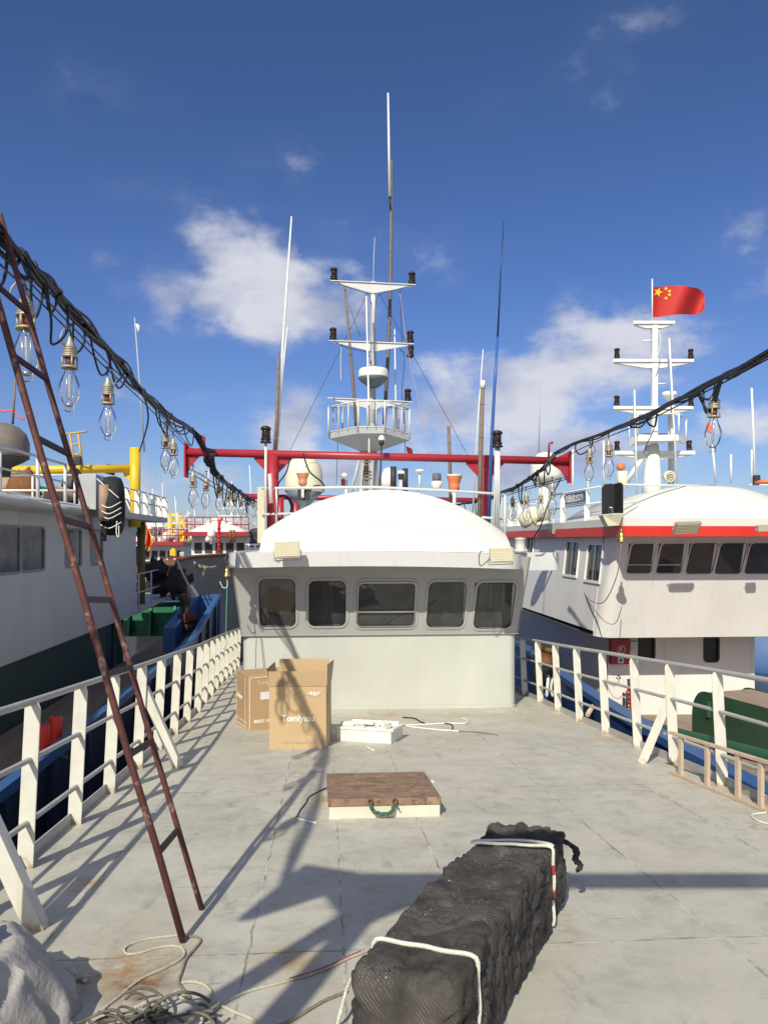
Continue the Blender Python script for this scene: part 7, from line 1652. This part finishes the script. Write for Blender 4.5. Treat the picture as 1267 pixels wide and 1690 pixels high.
def small_rail(mb, a, b, n, h, r=.03):
    for z in (h, h * .5): mb.tube([a + V((0, 0, z)), b + V((0, 0, z))], r, 5)
    for i in range(n): p = a.lerp(b, i / (n - 1)); mb.tube([p, p + V((0, 0, h))], r, 5)
def far_boat(px, py, Y, W_, label, band, wallm, hull, dome=True, mast=True, rail=None, seed=1):
    q = random.Random(seed); c = P(px, py, Y); zdk = c.z; o = thing('fishing_boat', label, 'fishing boat', V((c.x, Y, 0)), group=None)
    hw = W_ / 2
    mb = MB(); prof = [(-hw * 1.35, 6), (-hw * 1.35, -1), (-hw, -4), (0, -6), (hw, -4), (hw * 1.35, -1), (hw * 1.35, 6)]
    mb.add([V((c.x + x, Y + y, zdk + .3)) for x, y in prof] + [V((c.x + x * .85, Y + y * .9, -.3)) for x, y in prof], [(i, i + 1, 8 + i, 7 + i) for i in range(6)] + [tuple(range(7))]); mb.build('hull', hull, o)
    mb = MB(); mb.box((c.x, Y + 2, zdk + 1.3), (W_, 5, 2.2)); mb.build('wheelhouse', wallm, o)
    for i in range(5):
        mb = MB(); x = c.x + (i - 2) * W_ * .19; mb.box((x, Y - .52, zdk + 1.75), (W_ * .13, .06, .55)); mb.build('window', M_ext, o)
    mb = MB(); mb.box((c.x, Y + 1.7, zdk + 2.5), (W_ * 1.15, 6.2, .22)); mb.build('roof_band', band, o)
    if dome:
        rows = []
        for t, b in ((0, 0), (.15, .3), (.4, .65), (.7, .9), (1, 1)): rows.append([V((c.x + W_ * .5 * s / 10, Y - 1.3 + t * 1.4, zdk + 2.61 + b * (.1 + .75 * (1 - (s / 10) ** 2)))) for s in range(-10, 11)])
        rows.append([p + V((0, 4, 0)) for p in rows[-1]]); mb = MB(); mb.grid(rows); mb.build('roof', M_roof, o)
    if rail:
        mb = MB(); small_rail(mb, V((c.x - hw * 1.3, Y - 3.8, zdk + .3)), V((c.x + hw * 1.3, Y - 3.8, zdk + .3)), 13, 1.0, .04); mb.build('bow_rail', rail, o)
        mb = MB(); small_rail(mb, V((c.x - hw * 1.1, Y - .8, zdk + 2.6)), V((c.x + hw * 1.1, Y - .8, zdk + 2.6)), 9, .8); mb.build('roof_rail', rail, o)
    if mast:
        mb = MB(); mz = zdk + 2.6; mb.tube([V((c.x, Y + 3, mz)), V((c.x, Y + 3, mz + mast))], [.16, .07], 8)
        for t in (.45, .65, .88): mb.bar(V((c.x - .9, Y + 3, mz + mast * t)), V((c.x + .9, Y + 3, mz + mast * t)), .1, .08)
        for t in (.45, .65, .88):
            for s in (-.85, .85): mb.tube([V((c.x + s, Y + 3, mz + mast * t)), V((c.x + s, Y + 3, mz + mast * t + .25))], .07, 6)
        mb.build('mast', M_lgrey, o)
    mb = MB()
    for i in range(4): x = c.x + q.uniform(-hw, hw); h_ = q.uniform(1.5, 4); mb.tube([V((x, Y + 2, zdk + 2.6)), V((x + q.uniform(-.2, .2), Y + 2, zdk + 2.6 + h_))], .025, 5)
    mb.build('antennas', M_white, o)
    return o
far_boat(365, 957, 42, 3.0, 'white domed boat with red roof band behind the grey bow', M_red, M_wside, M_hullg, True, 2.2, M_red, 2)
far_boat(272, 960, 50, 2.7, 'far boat with red rails and pale wheelhouse left of the grey bow', M_red, M_wside, M_hullg, False, 2.0, M_red, 3)
far_boat(322, 938, 75, 4, 'distant white boat between the two red-railed boats', M_red, M_wside, M_blue, True, 2.5, M_white, 4)
far_boat(246, 905, 95, 6, 'most distant boat just right of the left boat overhang', M_blue, M_wside, M_navy, True, 3.5, M_white, 5)
far_boat(402, 925, 90, 6, 'distant boat beside the left roof edge', M_red, M_wside, M_blue, True, 2.0, M_red, 6)
far_boat(880, 930, 60, 5, 'distant boat hidden behind the right boat rail', M_red, M_wside, M_blue, True, 2.5, M_white, 7)
rp = thing('red_post', 'stout red ribbed post with bent top rising behind the grey bow', 'post', P(361, 925, 34)); k = 34 / FPX
mb = MB(); mb.tube([P(361, 930, 34), P(361.5, 866, 34), P(363, 859, 34), P(367, 855, 34)], 5.0 * k * .5, 12); mb.build('shaft', M_redbr, rp)
mb = MB()
for y in range(872, 926, 7): mb.lathe([(3.0 * k, -.04), (3.1 * k, 0), (3.0 * k, .04)], P(361.3, y, 34), 12)
mb.build('rings', M_red, rp)
mb = MB(); k = 38 / FPX; mb.lathe([(3 * k, -12 * k), (3 * k, -2 * k), (6 * k, 0), (7 * k, 2 * k), (6.5 * k, 9 * k), (4 * k, 13 * k), (.001, 15 * k)], P(349, 886, 38), 18); tag(mb.build('radome', M_white), 'white far radome left of the red ribbed post', 'radome')
for i, (x, lb) in enumerate(((343, 'left of two small low white domes by the red ribbed post'), (353, 'right of two small low white domes by the red ribbed post'))):
    mb = MB(); mb.lathe([(4 * k, 0), (4.5 * k, 5 * k), (2 * k, 9 * k), (.001, 9.5 * k)], P(x, 894, 38.5), 14); tag(mb.build('radome', M_white), lb, 'radome', 'small far white domes')
for x, lb in ((380.5, 'left one of two rusty exhaust pipes on the far domed roof'), (386, 'right one of two rusty exhaust pipes on the far domed roof')):
    mb = MB(); mb.tube([P(x, 895, 39), P(x, 875, 39)], .07, 10); tag(mb.build('exhaust_pipe', M_rust), lb, 'exhaust pipe', 'rusty exhaust pipes')
yf = thing('crane_frame', 'yellow lattice crane frame on the far boats', 'crane', P(295, 905, 58))
mb = MB()
for x in (281, 296): mb.tube([P(x, 920, 58), P(x, 850, 58)], .22, 8)
mb.build('upright', M_yel, yf)
mb = MB()
for y in (850, 865, 877): mb.tube([P(278, y, 58), P(298, y, 58)], .14, 6)
mb.tube([P(277, 862, 58), P(274, 880, 58)], .15, 6); mb.tube([P(298, 852, 58), P(313, 885, 58)], .08, 6); mb.tube([P(296, 852, 58), P(318, 900, 58)], .08, 6); mb.tube([P(300, 880, 58), P(310, 878, 58)], .15, 6); mb.tube([P(302, 876, 58), P(306, 910, 58)], .12, 6); mb.build('crossbar', M_yel, yf)
rpz = thing('red_mast', 'thin dark red mast with crosspiece right of the yellow frame', 'mast', P(308, 895, 57))
mb = MB(); mb.tube([P(308, 897, 57), P(308, 857, 57)], .1, 7); mb.tube([P(304, 862, 57), P(312, 862, 57)], .08, 6); mb.build('spar', M_red, rpz)
for x, y, s, lb in ((275, 885, 6.5, 'large white far dome left of the yellow crane frame'), (286, 884, 3.6, 'small white far dome beside the larger one'), (247, 872, 5, 'white far dome behind the hanging orange flag')):
    k = 52 / FPX; mb = MB(); mb.lathe([(s * .6 * k, -s * 1.2 * k), (s * k, -s * .4 * k), (s * k, s * .3 * k), (s * .7 * k, s * .9 * k), (.001, s * 1.15 * k)], P(x, y, 52), 16); tag(mb.build('radome', M_white), lb, 'radome')
of = thing('hanging_flag', 'orange-red flag with yellow border hanging beside the olive column', 'flag', P(244, 905, 24))
mb = MB(); rows = []
for i in range(15):
    t = i / 14; w_ = 3 + 13 * min(1, t * 1.35) * (1 - max(0, t - .8) * 1.6); rows.append([P(238.5 + w_ * j / 8 + 1.2 * math.sin(t * 5), 864 + 44 * t + j * .5 * math.sin(t * 3 + j), 24 + .12 * math.sin(j * 1.2 + t * 4)) for j in range(9)])
mb.cur = 0; mb.grid(rows); mb.mi = [1 if (k % 8) in (0, 7) or k // 8 > 11 else 0 for k in range(len(mb.f))]; mb.build('cloth', [M_oflag, M_star], of, solid=.004)
mb = MB(); mb.tube([P(237.5, 862, 24), P(238.5, 930, 24)], .03, 7); mb.build('staff', M_stick, of)
# dark winch house and low clutter left of our roof edge
fn_ = thing('funnel_housing', 'dark round funnel housing on a stand just left of our roof', 'funnel', P(423, 912, 15)); k = 15 / FPX
mb = MB(); mb.lathe([(11 * k, 0), (12 * k, 6 * k), (9 * k, 10 * k), (9 * k, 20 * k), (11 * k, 24 * k), (9 * k, 29 * k), (3 * k, 31 * k), (.001, 31 * k)], P(422, 903, 15), 18); mb.build('drum', M_ext, fn_)
mb = MB()
for x in (411, 421): mb.tube([P(x, 912, 14.8), P(x, 899, 14.8)], .02, 6)
mb.tube([P(405, 899, 14.8), P(427, 899, 14.8)], .02, 6); mb.build('stand_rail', M_white, fn_)
FM = sorted((rnd.uniform(238, 400), rnd.uniform(45, 110), rnd.uniform(14, 62), rnd.choice((0, 0, 1, 2, 3, 4))) for _ in range(18))
ORD = 'first second third fourth fifth sixth seventh eighth ninth tenth eleventh twelfth thirteenth fourteenth fifteenth sixteenth seventeenth eighteenth'.split()
for i, (x, Y, h_, mi_) in enumerate(FM):
    m_ = (M_white, M_lgrey, M_stick, M_ext, M_red)[mi_]; t = rnd.uniform(-3, 3)
    mb = MB(); mb.tube([P(x, 905, Y), P(x + t, 895 - h_, Y)], [.07 * Y / 60, .03 * Y / 60], 5)
    for q_ in (.5, .75): mb.tube([P(x + t * q_ - 3, 905 - (h_ + 10) * q_, Y), P(x + t * q_ + 3, 905 - (h_ + 10) * q_, Y)], .03 * Y / 60, 4)
    tag(mb.build('far_mast', m_), f"thin {('white', 'pale grey', 'brown', 'dark', 'red')[mi_]} far mast, {ORD[i]} from the left among the distant boats", 'mast', 'thin far masts')
# small clutter on the far boats: boxes, domes, floats, each in its own colour
CLT = [(251, 893, 60, 'white'), (262, 879, 56, 'dark'), (268, 898, 55, 'white'), (281, 893, 54, 'dark'), (290, 900, 52, 'red'), (303, 893, 56, 'yellow'), (311, 897, 54, 'white'), (316, 905, 53, 'red'), (324, 899, 60, 'dark'), (331, 903, 46, 'red'), (300, 915, 44, 'white'), (286, 912, 45, 'yellow'), (375, 897, 47, 'dark'), (393, 900, 46, 'red'), (398, 906, 44, 'white'), (271, 905, 50, 'red')]
for i, (x, y, Y, cn_) in enumerate(CLT):
    k = Y / FPX; c = P(x, y, Y); mb = MB(); w_, h_ = rnd.uniform(5, 10) * k, rnd.uniform(5, 13) * k
    if i % 3 == 0: mb.lathe([(w_ * .4, -h_ / 2), (w_ * .5, 0), (w_ * .45, h_ * .3), (w_ * .2, h_ * .5), (.001, h_ * .55)], c, 12)
    elif i % 3 == 1:
        for dx in (-.5, 0, .5): mb.tube([c + V((dx * w_, 0, -h_ / 2)), c + V((dx * w_, 0, h_ / 2))], .8 * k, 5)
        for dz__ in (-.3, .5): mb.tube([c + V((-w_ / 2, 0, dz__ * h_)), c + V((w_ / 2, 0, dz__ * h_))], .7 * k, 5)
    else: mb.box(c, (w_, w_, h_)); mb.box(c + V((0, 0, h_ * .6)), (w_ * .5, w_ * .5, h_ * .25)); 
    tag(mb.build('deck_gear', {'white': M_white, 'dark': M_ext, 'red': M_red, 'yellow': M_yel}[cn_]), f"small {cn_} {('drum', 'rail frame', 'cabinet')[i % 3]} on the distant boats, {ORD[sorted(c_[0] for c_ in CLT).index(x)]} from the left", 'deck gear', 'small gear on the distant boats')
